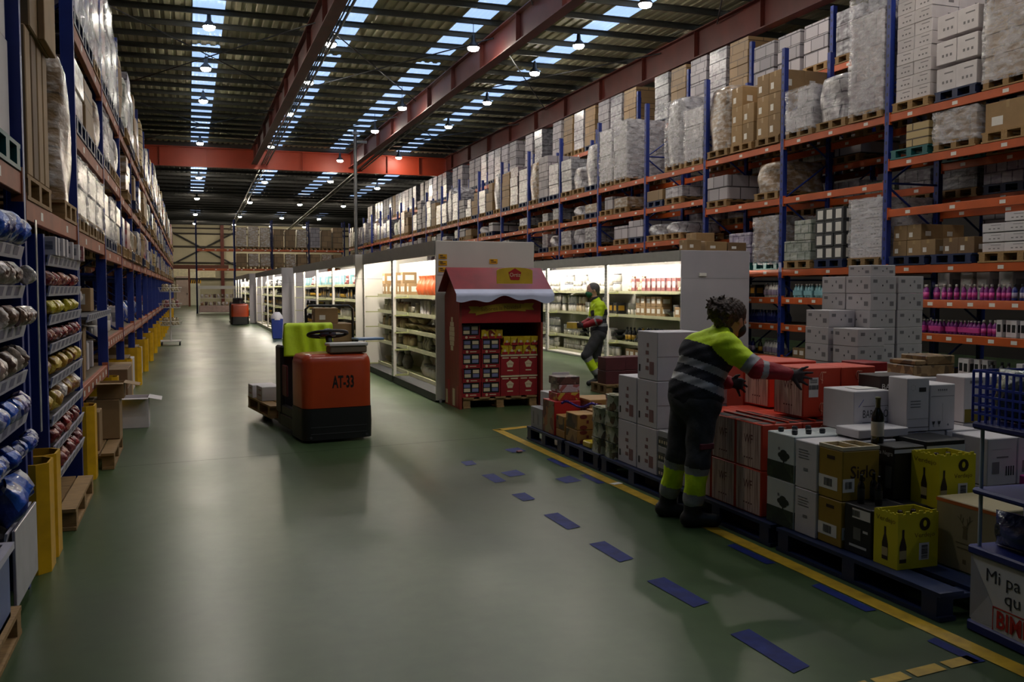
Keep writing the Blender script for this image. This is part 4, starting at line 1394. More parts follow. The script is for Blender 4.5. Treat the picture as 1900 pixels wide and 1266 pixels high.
def roofp(yy0, zz0, yy1, zz1, mi=0):
    th = .02
    b.add([(-.09, yy0, zz0), (1.27, yy0, zz0), (1.27, yy1, zz1), (-.09, yy1, zz1), (-.09, yy0, zz0 + th), (1.27, yy0, zz0 + th), (1.27, yy1, zz1 + th), (-.09, yy1, zz1 + th)],
          [(3, 2, 1, 0), (4, 5, 6, 7), (0, 1, 5, 4), (1, 2, 6, 5), (2, 3, 7, 6), (3, 0, 4, 7)], mi)
roofp(-.16, 1.5, .36, 1.86)
roofp(.36, 1.86, .785, 1.55)
b.obj('roof', pm('cabin_roof', (132, 22, 34), .35, var=.3, scale=2.5, coat=.3), t)
b = MB()
def sn(u, v):
    x = -.09 + 1.36 * u
    dr = .05 + .03 * math.sin(9 * u) + .025 * math.sin(21 * u + 1)
    if v < .5:
        k = v / .5
        return (x, -.165, 1.5 - dr * (1 - k) + .022 * k)
    k = (v - .5) / .5
    return (x, -.165 + .09 * k, 1.525 + .063 * k)
b.grid(sn, 40, 6)
b.obj('snow_edge', SNOW, t)
b = MB()
pr = []
for k in range(13):
    a = math.pi * k / 12
    pr.append((.74 + .25 * math.cos(a), 1.83 + .045 * math.sin(a)))
b.prism([(.49, 1.66), (.99, 1.66)] + pr, -.08, -.06)
b.prism([(.68, 1.71), (.8, 1.71), (.83, 1.81), (.74, 1.865), (.65, 1.81)], -.084, -.08, 1)
b.text('Ortiz', .075, MY(.74, -.086, 1.775), 2, .15)
b.obj('sign_board', [GOLD, RED, CREAM], t)
# the pallet and goods inside
p = mk('pallet', pallet_mesh(1.04, .64, WOOD))
p.location = (3.94, 12.3, .002)
tag(p, 'wooden pallet inside the red cabin display under its cartons', 'pallet')
def dispcarton(kind):
    def f():
        b = MB()
        if kind == 'open':      # open front tray with packs in it
            b.box(-.13, .13, .02, .34, 0, .19)
            b.box(-.13, .13, 0, .02, 0, .05)
            for sx in (-1, 1):
                b.box(sx * .13 - .015 * (sx > 0), sx * .13 + .015 * (sx < 0), 0, .02, .05, .19)
            b.box(-.115, .115, .012, .02, .05, .19, 1)
            for k in range(2):
                for q in range(2):
                    b.box(-.1 + k * .115, -.015 + k * .115, .004, .014, .07 + q * .055, .115 + q * .055, 2 if (k + q) % 2 else 3)
            b.cyl((-.06, -.002, .026), (-.06, .0, .026), .018, n=10, mi=3)
            b.box(-.02, .07, -.001, 0, .02, .032, 3)
        else:
            b.box(-.13, .13, 0, .34, 0, .26)
            b.box(-.13, .13, -.004, .344, .255, .275, 3)
            b.box(-.11, -.02, -.002, 0, .225, .24, 3)
            b.box(.01, .11, -.002, 0, .225, .24, 3)
            pts = [(.055 * math.cos(math.pi / 2 + k * 2 * math.pi / 5), .15 + .055 * math.sin(math.pi / 2 + k * 2 * math.pi / 5)) for k in range(5)]
            b.prism(pts, -.002, 0, 3)
            b.text('Ortiz', .03, MY(0, -.003, .15), 0, .075)
            b.box(-.04, .04, -.002, 0, .055, .07, 3)
        return b.mesh('display_carton', [pm('carton_red', (152, 28, 36), .45, rand=.1), BLACK, c_('pack_blue_white', (120, 122, 160)), CREAM])
    return cached(('disp', kind), f)
LV5 = ['bottom', 'second', 'third', 'fourth', 'top']
for k in range(5):
    o = mk('display_carton', dispcarton('open'), None, (3.535 + .01 * (k % 2), 12.0 + .02 * (k > 2), .15 + k * .193), .03 * (k > 3))
    tag(o, f'open red tray of biscuit packs in the left cabin column, {LV5[k]} of five', 'carton', 'red biscuit trays')
for k in range(3):
    o = mk('display_carton', dispcarton('open'), None, (3.81, 12.0, .15 + k * .193))
    tag(o, f'open red tray of biscuit packs in the second cabin column, {["bottom", "middle", "upper"][k]} tray', 'carton', 'red biscuit trays')
for k, (x, z, nm) in enumerate(((4.08, .15, 'bottom red'), (4.08, .43, 'upper red'), (4.35, .43, 'right-end red'), (4.35, .15, 'shadowed red'))):
    o = mk('display_carton', dispcarton('full'), None, (x, 12.0 + .02 * (k > 1), z))
    tag(o, f'{nm} closed carton with a cream house mark inside the cabin display', 'carton', 'closed red biscuit cartons')
o = mk('display_carton', dispcarton('open'), None, (3.81, 12.0, .73))
tag(o, 'short red carton under the yellow packs in the second cabin column', 'carton')
YP = print_mat('pack_yellow', [(200, 170, 20), (206, 180, 40), (190, 150, 20), (120, 40, 30)], 14, rand=True)
def yp():
    b = MB().cbox(-.05, .05, 0, .2, 0, .12, .006)
    b.box(-.04, .04, -.001, 0, .0, .035, 1)
    b.cyl((0, -.002, .05), (0, 0, .05), .018, n=10, mi=2)
    return b.mesh('biscuit_pack', [YP, RED, CREAM])
ypm = cached('yp', yp)
n = 0
for x, z in [(3.735, .925), (3.838, .925), (3.941, .925)] + [(4.015 + .104 * k, .709) for k in range(5)] + [(4.05 + .098 * k, .831) for k in range(5)]:
    o = mk('biscuit_pack', ypm, None, (x, 12.02 + .01 * (n % 3), z))
    tag(o, f'yellow and red biscuit pack in the cabin, {"second column" if n < 3 else "lower row" if n < 8 else "upper row"}, {nth(n if n < 3 else (n - 3) % 5)} from left', 'pack', 'yellow biscuit packs')
    n += 1
# ================================================================ left display shelves
STRIP = pm('price_strip', (186, 182, 196), .35, var=.08, scale=8)
INKS = pm('strip_print', (120, 116, 140), .5, var=.1)
def dshelf(label, y0, y1, z, depth=.55, tilt=.0):
    t = thing('display_shelf', label, 'shelf', (-.82, y0, z), 0, 'display shelves of the left rack')
    ln = y1 - y0
    MB().box(-depth, 0, 0, ln, -.03, -.005).obj('shelf_board', pm('shelf_dark', (64, 60, 62), .6), t)
    b = MB()
    b.add([(0, 0, -.05), (.016, 0, .015), (.016, ln, .015), (0, ln, -.05), (-.012, 0, -.05), (.004, 0, .015), (.004, ln, .015), (-.012, ln, -.05)],
          [(0, 3, 2, 1), (4, 5, 6, 7), (0, 1, 5, 4), (1, 2, 6, 5), (2, 3, 7, 6), (3, 0, 4, 7)])
    for k in range(int(ln / .22)):
        yy = .06 + k * .22
        b.add([(.0045, yy, -.035), (.0155, yy, .008), (.0155, yy + .13, .008), (.0045, yy + .13, -.035)], [(0, 3, 2, 1)], 1)
    b.obj('price_strip', [STRIP, INKS], t)
    return t
def dunit(label, y0, y1, top):
    t = thing('shelf_cabinet', label, 'shelf frame', (-.82, y0, 0))
    for yy in (-.06, y1 - y0):
        MB().box(-.6, -.01, yy, yy + .06, 0, top).obj('side_panel', BLUE, t)
    MB().box(-.62, -.6, -.06, y1 - y0 + .06, .1, top).obj('back_panel', pm('unit_back', (70, 66, 44), .7), t)
    return t
dunit('dark blue shelf frame at the left edge, nearest the camera', 3.37, 5.5, 1.93)
dunit('dark blue shelf frame behind the first yellow protectors', 6.42, 8.2, 1.93)
ZA = [.46, .78, .95, 1.16, 1.40, 1.6, 1.8]
KA = ['bag_blue', 'bag_blue', 'bag_blue', 'bag_lilac', 'bag_brown', 'bag_brown', 'bag_white']
for k, z in enumerate(ZA):
    dshelf(f'display shelf with pale price strip, nearest left unit, {nth(k)} from bottom', 3.38 if k else 4.78, 5.48, z)
    shelf(['big_' + KA[k], 'big_' + KA[(k + 1) % 7]], -.7, 3.4 if k else 4.8, 5.5, z + .016, f'{nth(k)} shelf up, nearest left unit', 300 + k, 1.3, .0, .0, .05, 0, (ZA + [2.05])[k + 1] - z - .075)
ZB = [.4, .6, .79, 1.03, 1.24, 1.42, 1.6, 1.79]
KB = [['bag_red', 'bag_white'], ['bag_red'], ['bag_gold', 'bag_white'], ['bag_gold'], ['bag_red', 'bag_gold'], ['bag_yellow'], ['bag_red'], ['box_white', 'box_red']]
for k, z in enumerate(ZB):
    dshelf(f'display shelf with pale price strip, second left unit, {nth(k)} from bottom', 6.44, 8.18, z)
    shelf([('big_' + q if q[:3] == 'bag' else q) for q in KB[k]], -.76, 6.46, 8.2, z + .016, f'{nth(k)} shelf up, second left unit', 330 + k, 1.3, .0, .0, .05, .0, (ZB + [2.0])[k + 1] - z - .08)
# left rack lower shelves
def lrow(i, z, keys, seed, s=1.2, up=.5, nm=''):
    shelf(keys, XLF - .08, YL + i * PL + .1, YL + (i + 1) * PL - .1, z, f'{nm} left rack bay {WN[i]}', 400 + seed, s, .02, .08, .1, up, .5)
lrow(2, .75, ['box_kraft', 'box_white', 'bag_white'], 1, 1.4, .8, 'low shelf,')
lrow(2, 1.36, ['box_white', 'box_kraft', 'bag_white', 'box_whitetall'], 2, 1.5, .4, 'upper shelf,')
t = dshelf('wide brown shelf edge with price strip in the third left rack bay', 8.75, 11.2, 1.36, .9)
lrow(3, 1.03, ['jar_white', 'mug_white', 'pack_white', 'jar_white', 'bag_white'], 3, 1.5, .8, 'shelf,')
lrow(4, 1.03, ['pack_white', 'box_white', 'bag_white', 'box_kraft'], 4, 1.5, .8, 'shelf,')
for i in range(5, 11):
    lrow(i, 1.0, ['box_kraft', 'box_white', 'bag_blue', 'bag_white', 'box_red'], 10 + i, 1.8, .5, 'shelf,')
# yellow post protectors
def prot():
    b = MB()
    pts = [(-.2, -.15), (.03, -.15), (.09, -.09), (.09, .09), (.03, .15), (-.2, .15)]
    th = .012
    inner = [(-.2, -.15 + th), (.025, -.15 + th), (.09 - th, -.085), (.09 - th, .085), (.025, .15 - th), (-.2, .15 - th)]
    n = len(pts)
    h = .62
    vs = [(x, y, z) for z in (0, h) for x, y in pts] + [(x, y, z) for z in (0, h) for x, y in inner]
    fs = []
    for i in range(n - 1):
        fs.append((i, i + 1, n + i + 1, n + i))
        fs.append((2 * n + i, 3 * n + i, 3 * n + i + 1, 2 * n + i + 1))
        fs.append((n + i, n + i + 1, 3 * n + i + 1, 3 * n + i))
    b.add(vs, fs)
    return b.mesh('post_protector', [YEL, DARK])
pmesh = prot()
for k in range(18):
    y = YL + (k + 1) * PL - .02
    o = tag(mk('post_protector', pmesh, None, (-.85, y, .001)), f'yellow steel post protector on the floor, {nth(k)} along the left rack', 'post protector', 'yellow post protectors')
    if k == 0:
        o = tag(mk('post_protector', pmesh, None, (-.85, y + .31, .001)), 'yellow steel post protector standing close behind the first one', 'post protector', 'yellow post protectors')
tag(MB().box(-.845, -.84, 6.14, 6.2, .75, 2.0).obj('label_strip', pm('strip_silver', (150, 150, 158), .3, metal=.5)), 'long upright silver label strip on the first blue left rack post', 'label strip')
# cartons on the floor under the left rack
def carton(key, x, y, z, sx, sy, sz, label, rz=0., group=None):
    o = mk('carton', carton_mesh((key, sx, sy, sz), sx, sy, sz, *CT[key]), None, (x, y, z), rz)
    return tag(o, label, 'carton', group)
def opencarton(x, y, z, sx, sy, sz, label, mm=None, rz=0.):
    mm = mm or KRAFT
    t = thing('open_carton', label, 'carton', (x, y, z), rz)
    b = MB()
    w_ = .006
    b.box(-sx / 2, sx / 2, -sy / 2, sy / 2, 0, w_)
    b.box(-sx / 2, -sx / 2 + w_, -sy / 2, sy / 2, w_, sz)
    b.box(sx / 2 - w_, sx / 2, -sy / 2, sy / 2, w_, sz)
    b.box(-sx / 2 + w_, sx / 2 - w_, -sy / 2, -sy / 2 + w_, w_, sz)
    b.box(-sx / 2 + w_, sx / 2 - w_, sy / 2 - w_, sy / 2, w_, sz)
    b.obj('body', mm, t)
    f = MB().add([(sx / 2, -sy / 2, sz), (sx / 2, sy / 2, sz), (sx / 2 + .14, sy / 2, sz - .03), (sx / 2 + .14, -sy / 2, sz - .03), (sx / 2, -sy / 2, sz + .004), (sx / 2, sy / 2, sz + .004), (sx / 2 + .14, sy / 2, sz - .026), (sx / 2 + .14, -sy / 2, sz - .026)],
                 [(3, 2, 1, 0), (4, 5, 6, 7), (0, 1, 5, 4), (1, 2, 6, 5), (2, 3, 7, 6), (3, 0, 4, 7)])
    f.obj('flap', mm, t)
    f = MB().box(-sx / 2, sx / 2, -sy / 2 - .12, -sy / 2, sz, sz + .004)
    f.obj('flap', mm, t)
    return t
for k, (x, y, z, lab) in enumerate(((-1.05, 9.55, .02, 'lower slatted wooden pallet jutting out under the third left rack bay'), (-1.13, 7.35, .02, 'slatted wooden pallet jutting out beside the second yellow protector'))):
    tag(mk('pallet', pallet_mesh(.6, 1.2, WOOD), None, (x + .1, y, z - .018)), lab, 'pallet')
carton('kraft', -.8, 9.95, .15, .3, .36, .38, 'brown carton on the floor pallet behind the second yellow protector')
opencarton(-.73, 9.95, .535, .24, .3, .15, 'open brown carton on top of a carton in the third left bay')
carton('kraft', -.9, 9.25, .15, .25, .3, .35, 'small brown carton resting by the second yellow protector')
carton('kraftd', -1.0, 12.37, .002, .6, .8, .42, 'wide dark brown carton on the floor of the fourth left bay')
carton('kraftd', -1.0, 12.38, .425, .6, .83, .22, 'flat dark brown carton on top of the wide one, fourth left bay')
carton('kraft', -.98, 13.2, .002, .5, .6, .62, 'tall brown carton at the far side of the fourth left bay')
for k in range(3):
    o = mk('carton', carton_mesh(('redc', k), .4, .4, .2, [CRD, TAGW, TAGW], d_tape), None, (-1.1, 11.73, .002 + k * .203))
    tag(o, f'red carton piled at the start of the fourth left bay, {["bottom", "middle", "top"][k]} one', 'carton', 'red cartons by the left rack')
opencarton(-.6, 11.74, .002, .28, .4, .34, 'open white carton standing out into the aisle beside the red pile', WHITEC)
for i in range(4, 12):
    carton('kraft' if i % 2 else 'kraftd', -1.2, YL + i * PL + .8, .002, .7, .8, .6, f'brown carton on the floor of left rack bay {WN[i]}, near half')
    carton('white' if i % 3 else 'kraft', -1.2, YL + i * PL + 1.9, .002, .7, .8, .5, f'carton on the floor of left rack bay {WN[i]}, far half')
# grey board and blue crate at the very left
t = MB().cbox(-.80, -.785, 4.85, 5.5, .1, .47, .003)
tag(t.obj('plastic_sheet', pm('front_grey', (150, 146, 156), .35, var=.15, coat=.4)), 'pale plastic front board hanging below the nearest left shelf', 'board')
t = thing('crate', 'pale blue plastic crate at the lower left edge, on the floor', 'crate', (-.98, 4.2, .135))
b = MB()
for q in ((-.2, .2, -.45, -.43), (-.2, .2, .43, .45), (-.2, -.18, -.43, .43), (.18, .2, -.43, .43)):
    b.box(*q, .0, .3)
b.box(-.2, .2, -.45, .45, -.0, .02)
b.obj('body', pm('crate_blue', (84, 100, 150), .4), t)
b = MB()
for q in ((-.22, .22, -.47, -.43), (-.22, .22, .43, .47), (-.22, -.18, -.43, .43), (.18, .22, -.43, .43)):
    b.box(*q, .3, .33)
b.obj('rim', STRIP, t)
tag(mk('pallet', pallet_mesh(.6, 1.2, WOOD, .13), None, (-1.06, 4.2, .002)), 'wooden pallet under the pale blue crate at the lower left', 'pallet')
for k in range(4):
    put('bag_gold', -.98, 3.88 + k * .218, .165, f'gold snack bag in the blue crate, {nth(k)} from the camera', 0, 1.05, 'bags in the blue crate')
# ---------------------------------------------------------------- wheeled wire stand
t = thing('toy_stand', 'white wheeled wire stand of toys at the left rack, far down the aisle', 'display stand', (-.5, 28.3, 0))
b = MB()
b.box(-.28, .28, -.28, .28, .1, .13)
for sx in (-.24, .24):
    for sy in (-.24, .24):
        b.cyl((sx - .02, sy, .04), (sx + .02, sy, .04), .04, n=10, mi=1)
b.obj('base', [WHITE, BLACK], t)
MB().cyl((0, 0, .13), (0, 0, 1.7), .025, n=10).obj('pole', WHITE, t)
for z in (.55, 1.05, 1.5):
    b = MB()
    for r_, zz in ((.27, z), (.31, z + .12)):
        b.tube([(r_ * math.cos(a * math.pi / 8), r_ * math.sin(a * math.pi / 8), zz) for a in range(16)], .008, 6, 0, True)
    for a in range(16):
        c, s_ = math.cos(a * math.pi / 8), math.sin(a * math.pi / 8)
        b.cyl((.03 * c, .03 * s_, z), (.27 * c, .27 * s_, z), .004, n=5)
        b.cyl((.27 * c, .27 * s_, z), (.31 * c, .31 * s_, z + .12), .004, n=5)
    b.obj('basket', WHITE, t)
n = 0
for z, ks in ((.55, ['plush_cream']), (1.05, ['plush_red', 'plush_cream']), (1.5, ['plush_cream', 'plush_cream'])):
    for a in range(6):
        q = ks[a % len(ks)]
        put(q, -.5 + .165 * math.cos(a * math.pi / 3), 28.3 + .165 * math.sin(a * math.pi / 3), z + .01, f'{ITEMS[q][4]} in the {["lower", "middle", "upper"][n // 6]} basket of the wire stand, {nth(a)} round', a * math.pi / 3 + math.pi, .85, 'toys on the wire stand')
        n += 1
# far pile of bagged goods at the end of the aisle
t = thing('display_bin', 'low white bin of bagged goods at the far end of the aisle', 'bin', (1.7, 62.3, 0))
MB().cbox(-1.1, 1.0, -.45, .45, .1, .5, .02).obj('body', pm('bin_pink', (190, 160, 150), .6), t)
MB().box(-1.15, 1.05, -.5, .5, 1.55, 1.75).obj('top_board', WARMW, t)
MB().box(-1.07, .97, -.4, .4, .96, .985).obj('shelf', WARMW, t)
for sx in (-1.1, 1.0):
    MB().box(sx - .03, sx + .03, -.4, .4, 0, 1.55).obj('post', WARMW, t)
n = 0
for z in (.52, 1.0):
    for k in range(8):
        q = ['bag_white', 'plush_red', 'bag_brown', 'bag_lilac'][(k + n) % 4]
        put(q, .78 + k * .25, 62.1, z, f'{ITEMS[q][4]} in the far low bin, {"lower" if z < .6 else "upper"} row, {nth(k)} from left', 1.57, 1.15, 'goods in the far bin')
        n += 1
# blue bin beside the gondola
t = thing('waste_bin', 'blue plastic bin with a white bag beside the gondola, far along the aisle', 'bin', (2.62, 30.6, 0))
MB().lathe([(.17, 0), (.2, .02), (.25, .62), (.26, .64), (.23, .62), (.18, .04)], 4, 0, Matrix.Rotation(math.pi / 4, 4, 'Z'), False).obj('body', pm('bin_blue', (36, 56, 140), .4), t)
MB().grid(f_bag(.4, .42, .3, 3)().v and (lambda u, v: (.2 * math.cos(2 * math.pi * u) * (1 - .6 * v * v), .2 * math.sin(2 * math.pi * u) * (1 - .6 * v * v), .6 + .25 * v)), 16, 6).obj('liner', pm('liner_white', (196, 192, 204), .4, bump=.6, bscale=12), t)
# ================================================================ goods on the floor pallets, near right
PH = .14
for k, (y0, y1, nm) in enumerate(((3.53, 4.86, 'nearest dark blue pallet along the yellow line, under the yellow wine boxes'), (4.92, 6.2, 'dark blue pallet along the yellow line under the orange wine cartons'), (6.26, 7.46, 'dark blue pallet along the yellow line under the tall white cartons'),
                                  (7.5, 8.3, 'dark blue pallet along the yellow line under the brown snack cartons'), (8.36, 9.36, 'farthest dark blue pallet along the yellow line, under the red carton'))):
    tag(mk('pallet', pallet_mesh(1.0, round(y1 - y0, 2), PBLUE, PH), None, (3.87, (y0 + y1) / 2, .001)), nm, 'pallet', 'dark blue pallets along the yellow line')
for k, (x, y, lx, ly) in enumerate(((4.92, 4.35, .98, 1.2), (4.92, 5.75, .98, 1.2))):
    tag(mk('pallet', pallet_mesh(lx, ly, PBLUE, PH), None, (x, y, .001)), ['dark blue pallet in the second row under the pale white cartons', 'dark blue pallet in the second row under the brown trays'][k], 'pallet', 'dark blue pallets in the second row')
tag(mk('pallet', pallet_mesh(1.1, 1.2, PBLUE, PH), None, (6.0, 7.4, .001)), 'dark blue pallet under the tall tower of small white cartons', 'pallet')
def cart(name, x0, x1, y0, y1, z0, z1, mats, label, deco=None, group=None, c=.005, cat='carton', key=None):
    """a carton with its lower near left corner as origin; deco prints on it in local metres"""
    lx, ly, lz = x1 - x0, y1 - y0, z1 - z0
    def f():
        b = MB().cbox(0, lx, 0, ly, 0, lz, c)
        if deco:
            deco(b, lx, ly, lz)
        return b.mesh(name, mats)
    me = cached((key, round(lx, 3), round(ly, 3), round(lz, 3)), f) if key else f()
    o = mk(name, me, None, (x0, y0, z0))
    return tag(o, label, cat, group)
def bars(b, M, w, h, mi, n=9):
    """a bar code"""
    rr = random.Random(3)
    x = -w / 2
    while x < w / 2 - .004:
        q = rr.uniform(.0015, .005)
        b.add([(x, -h / 2, 0), (x + q, -h / 2, 0), (x + q, h / 2, 0), (x, h / 2, 0)], [(0, 1, 2, 3)], mi, False, M)
        x += q + rr.uniform(.0015, .004)
def rect(b, M, x0, x1, z0, z1, mi):
    b.add([(x0, z0, 0), (x1, z0, 0), (x1, z1, 0), (x0, z1, 0)], [(0, 1, 2, 3)], mi, False, M)
e_ = -.0012
# -- tall white wine cartons
def d_w1(b, lx, ly, lz):
    A = MX(e_, ly / 2, lz / 2)
    rect(b, A, ly * .12, ly * .34, -lz * .38, -lz * .12, 1)
    rect(b, A, -ly * .42, -ly * .34, -lz * .35, -lz * .2, 2)
    for k in range(4):
        rect(b, A, -ly * .08 + .02 * (k % 2), ly * .08, -lz * .3 + k * lz * .16, -lz * .22 + k * lz * .16, 1)
    B = MY(lx / 2, e_, lz / 2)
    for k in range(3):
        rect(b, B, lx * .12 + k * lx * .09, lx * .17 + k * lx * .09, lz * .28, lz * .32, 2)
        rect(b, B, lx * .14 + k * lx * .07, lx * .18 + k * lx * .07, lz * .16, lz * .22, 1)
    rect(b, B, -lx * .5, lx * .5, -.004, -.001, 1)
    rect(b, MY(lx / 2, lx * 0 + e_ * .5, lz / 2), lx * .3, lx * .4, -lz * .4, -lz * .37, 1)
WM = [pm('wine_white', (204, 198, 202), .6, var=.05, rand=.05), pm('print_brown', (132, 96, 96), .6, var=0), INK]
for q, (y0, y1, cn) in enumerate(((6.52, 6.86, 'near'), (6.875, 7.215, 'far'))):
    for k, (z0, z1, ln) in enumerate(((.142, .5, 'bottom'), (.503, .875, 'middle'), (.878, 1.26, 'top'))):
        if q == 1 and k == 2:
            continue
        for m, (x0, x1, dn) in enumerate(((3.42, 3.81, 'aisle'), (3.815, 4.2, 'inner'))):
            if k == 2 and m:
                continue
            cart('carton', x0, x1, y0, y1, z0, z1, WM, f'tall white wine carton, {ln} of the {cn} stack behind the woman, {dn} side', d_w1, 'tall white wine cartons', key='w1')
# -- dark printed trays with pale bands
def d_band(b, lx, ly, lz):
    rect(b, MX(e_, ly / 2, lz / 2), -ly * .48, ly * .48, -lz * .46, lz * .1, 1)
    rect(b, MY(lx / 2, e_, lz / 2), -lx * .48, lx * .48, -lz * .46, lz * .1, 1)
    for k in range(6):
        rect(b, MX(e_ * 1.5, ly / 2, lz / 2), -ly * .42 + k * ly * .14, -ly * .34 + k * ly * .14, -lz * .32, -lz * .12, 2)
DKP = print_mat('dark_print', [(44, 44, 46), (62, 60, 58), (36, 36, 40), (80, 74, 66)], 30, .5, .1)
for k in range(3):
    cart('tray', 3.42, 3.82, 6.22, 6.5, .142 + k * .122, .262 + k * .122, [pm('band_grey', (150, 148, 150), .5), DKP, CC], f'dark printed tray with pale band by the woman\'s legs, {["bottom", "middle", "top"][k]} of three', d_band, 'dark printed trays', cat='tray')
# -- orange wine cartons with a wood-grain face
def woodface():
    m, nt, p = nt_new('wood_print')
    tc = node(nt, 'ShaderNodeTexCoord')
    mp = node(nt, 'ShaderNodeMapping')
    mp.inputs['Scale'].default_value = (6, 26, 1.6)
    nt.links.new(tc.outputs['Object'], mp.inputs[0])
    nz = node(nt, 'ShaderNodeTexNoise')
    nz.inputs['Scale'].default_value = 2.2
    nz.inputs['Detail'].default_value = 6
    nt.links.new(mp.outputs[0], nz.inputs['Vector'])
    cr = node(nt, 'ShaderNodeValToRGB')
    e = cr.color_ramp.elements
    e[0].position, e[0].color = .35, (*L((150, 116, 106)), 1)
    e[1].position, e[1].color = .6, (*L((212, 184, 172)), 1)
    nt.links.new(nz.outputs['Fac'], cr.inputs[0])
    nt.links.new(cr.outputs[0], p.inputs['Base Color'])
    p.inputs['Roughness'].default_value = .55
    return m
ORC = pm('orange_card', (206, 66, 40), .5, var=.08, rand=.05)
WF = [ORC, woodface(), pm('print_maroon', (96, 44, 42), .6, var=0), pm('print_pale_orange', (232, 150, 120), .6, var=0), TAGW, INK]
def d_wf(b, lx, ly, lz, label=False):
    A = MX(e_, ly / 2, lz / 2)
    rect(b, A, -ly / 2 + .012, ly / 2 - .012, -lz / 2 + .008, lz / 2 - .008, 1)
    A2 = MX(e_ * 1.6, ly / 2, lz / 2)
    b.text('WF', .085, MX(e_ * 1.8, ly / 2, lz * .62), 2, .1)
    for k in range(4):
        rect(b, A2, -.05 + k * .028, -.035 + k * .028, -lz * .3, -lz * .27, 2)
    B = MY(lx / 2, e_, lz / 2)
    for zc in (-.3, .33):
        b.tube([(lx * .5 + .02 * math.cos(a), e_, lz * (.5 + zc) + .03 * math.sin(a)) for a in (1, 2, 3, 4, 5)], .003, 4, 3)
        rect(b, B, -.004, .004, lz * zc - .05, lz * zc + .03, 3)
        rect(b, B, -.004, .03, lz * zc + .02, lz * zc + .03, 3)
def d_wfl(b, lx, ly, lz):
    d_wf(b, lx, ly, lz)
    B = MY(lx / 2, e_ * 2, lz / 2)
    rect(b, B, -lx * .36, lx * .1 - .06, -.03, .1, 4)
    bars(b, MY(lx / 2 - lx * .22, e_ * 3, lz / 2 + .035), .08, .03, 5)
    for k in range(3):
        rect(b, MY(lx / 2, e_ * 3, lz / 2), -lx * .33, -lx * .14, .065 + .009 * k, .069 + .009 * k, 5)
YS = [(5.1, 5.4), (5.405, 5.705), (5.71, 6.02)]
XS = [(3.42, 3.72), (3.725, 4.025), (4.03, 4.33)]
RN = ['near', 'middle', 'far']
for i, (y0, y1) in enumerate(YS):
    for j, (x0, x1) in enumerate(XS):
        for k, (z0, z1) in enumerate(((.142, .436), (.438, .735))):
            if k == 0 and i and j:
                continue
            cart('wine_carton', x0, x1, y0, y1, z0, z1, WF, f'orange wine carton with wood-print face, {["lower", "upper"][k]} layer, {RN[i]} row, {["aisle side", "middle", "inner side"][j]}', d_wf, 'orange wood-print wine cartons', key='wf')
def necks(x0, x1, y0, y1, z, where, nx=3, ny=2, mm=None):
    """an open carton top shows bottle tops"""
    rr = random.Random(int(x0 * 100 + y0 * 100))
    def f():
        b = MB()
        b.lathe([(.016, 0), (.016, .03), (.018, .03), (.018, .05), (.012, .055)], 10)
        return b.mesh('bottle_stopper', CBK)
    me = cached('neck', f)
    for i in range(nx):
        for j in range(ny):
            o = mk('bottle_stopper', me, None, (x0 + (x1 - x0) * (i + .5) / nx, y0 + (y1 - y0) * (j + .5) / ny, z - .035))
            tag(o, f'dark bottle top poking out of {where}, {nth(i * ny + j)} one', 'bottle top', 'bottle tops in open cartons')
for k, (x0, y0) in enumerate(((3.42, 5.1), (3.725, 5.1), (3.42, 5.405), (4.03, 5.1))):
    b = MB()
    w_, l_ = .3, .3
    z = .7365
    b.box(.012, w_ - .012, .012, .08, 0, .001, 1)
    b.box(.012, w_ - .012, .12, l_ - .012, 0, .001, 1)
    for q in (.09, .19):
        b.box(q, q + .012, .0, l_, .001, .012, 0)
    o = b.obj('divider', [ORC, BLACK], None, (x0, y0, z))
    tag(o, f'card bottle divider in the open top of an upper orange carton, {["near aisle", "near middle", "middle aisle", "near inner"][k]}', 'divider', 'card bottle dividers')
for k, (x0, x1, y0, y1, zz, nm, dd) in enumerate(((3.79, 4.08, 5.19, 5.52, .752, 'orange wine carton with white label touched by the woman\'s outstretched glove', d_wfl), (4.085, 4.36, 5.19, 5.52, .752, 'orange wine carton at the right end of the raised pair', d_wf), (3.9, 4.3, 5.74, 6.05, .75, 'orange wine carton alone behind the woman\'s forearm', d_wf))):
    cart('wine_carton', x0, x1, y0, y1, zz, zz + .325, WF, nm, dd)
for k in range(3):
    cart('carton', 3.42, 3.76, 6.06, 6.2, .142 + k * .3, .44 + k * .3, [GREYC, INKG], f'narrow grey carton behind the woman, {["bottom", "middle", "top"][k]} of three', None, 'narrow grey cartons')
tag(MB().lathe([(.04, 0), (.045, .01), (.045, .06), (.03, .07)], 14).obj('roll', TAGW, None, (4.0, 6.25, 1.075)), 'small white roll on the orange carton behind the woman\'s arm', 'roll')
cart('carton', 3.92, 4.3, 6.1, 6.4, .142, 1.07, [ORC, INKG], 'tall orange carton carrying the small white roll', None)
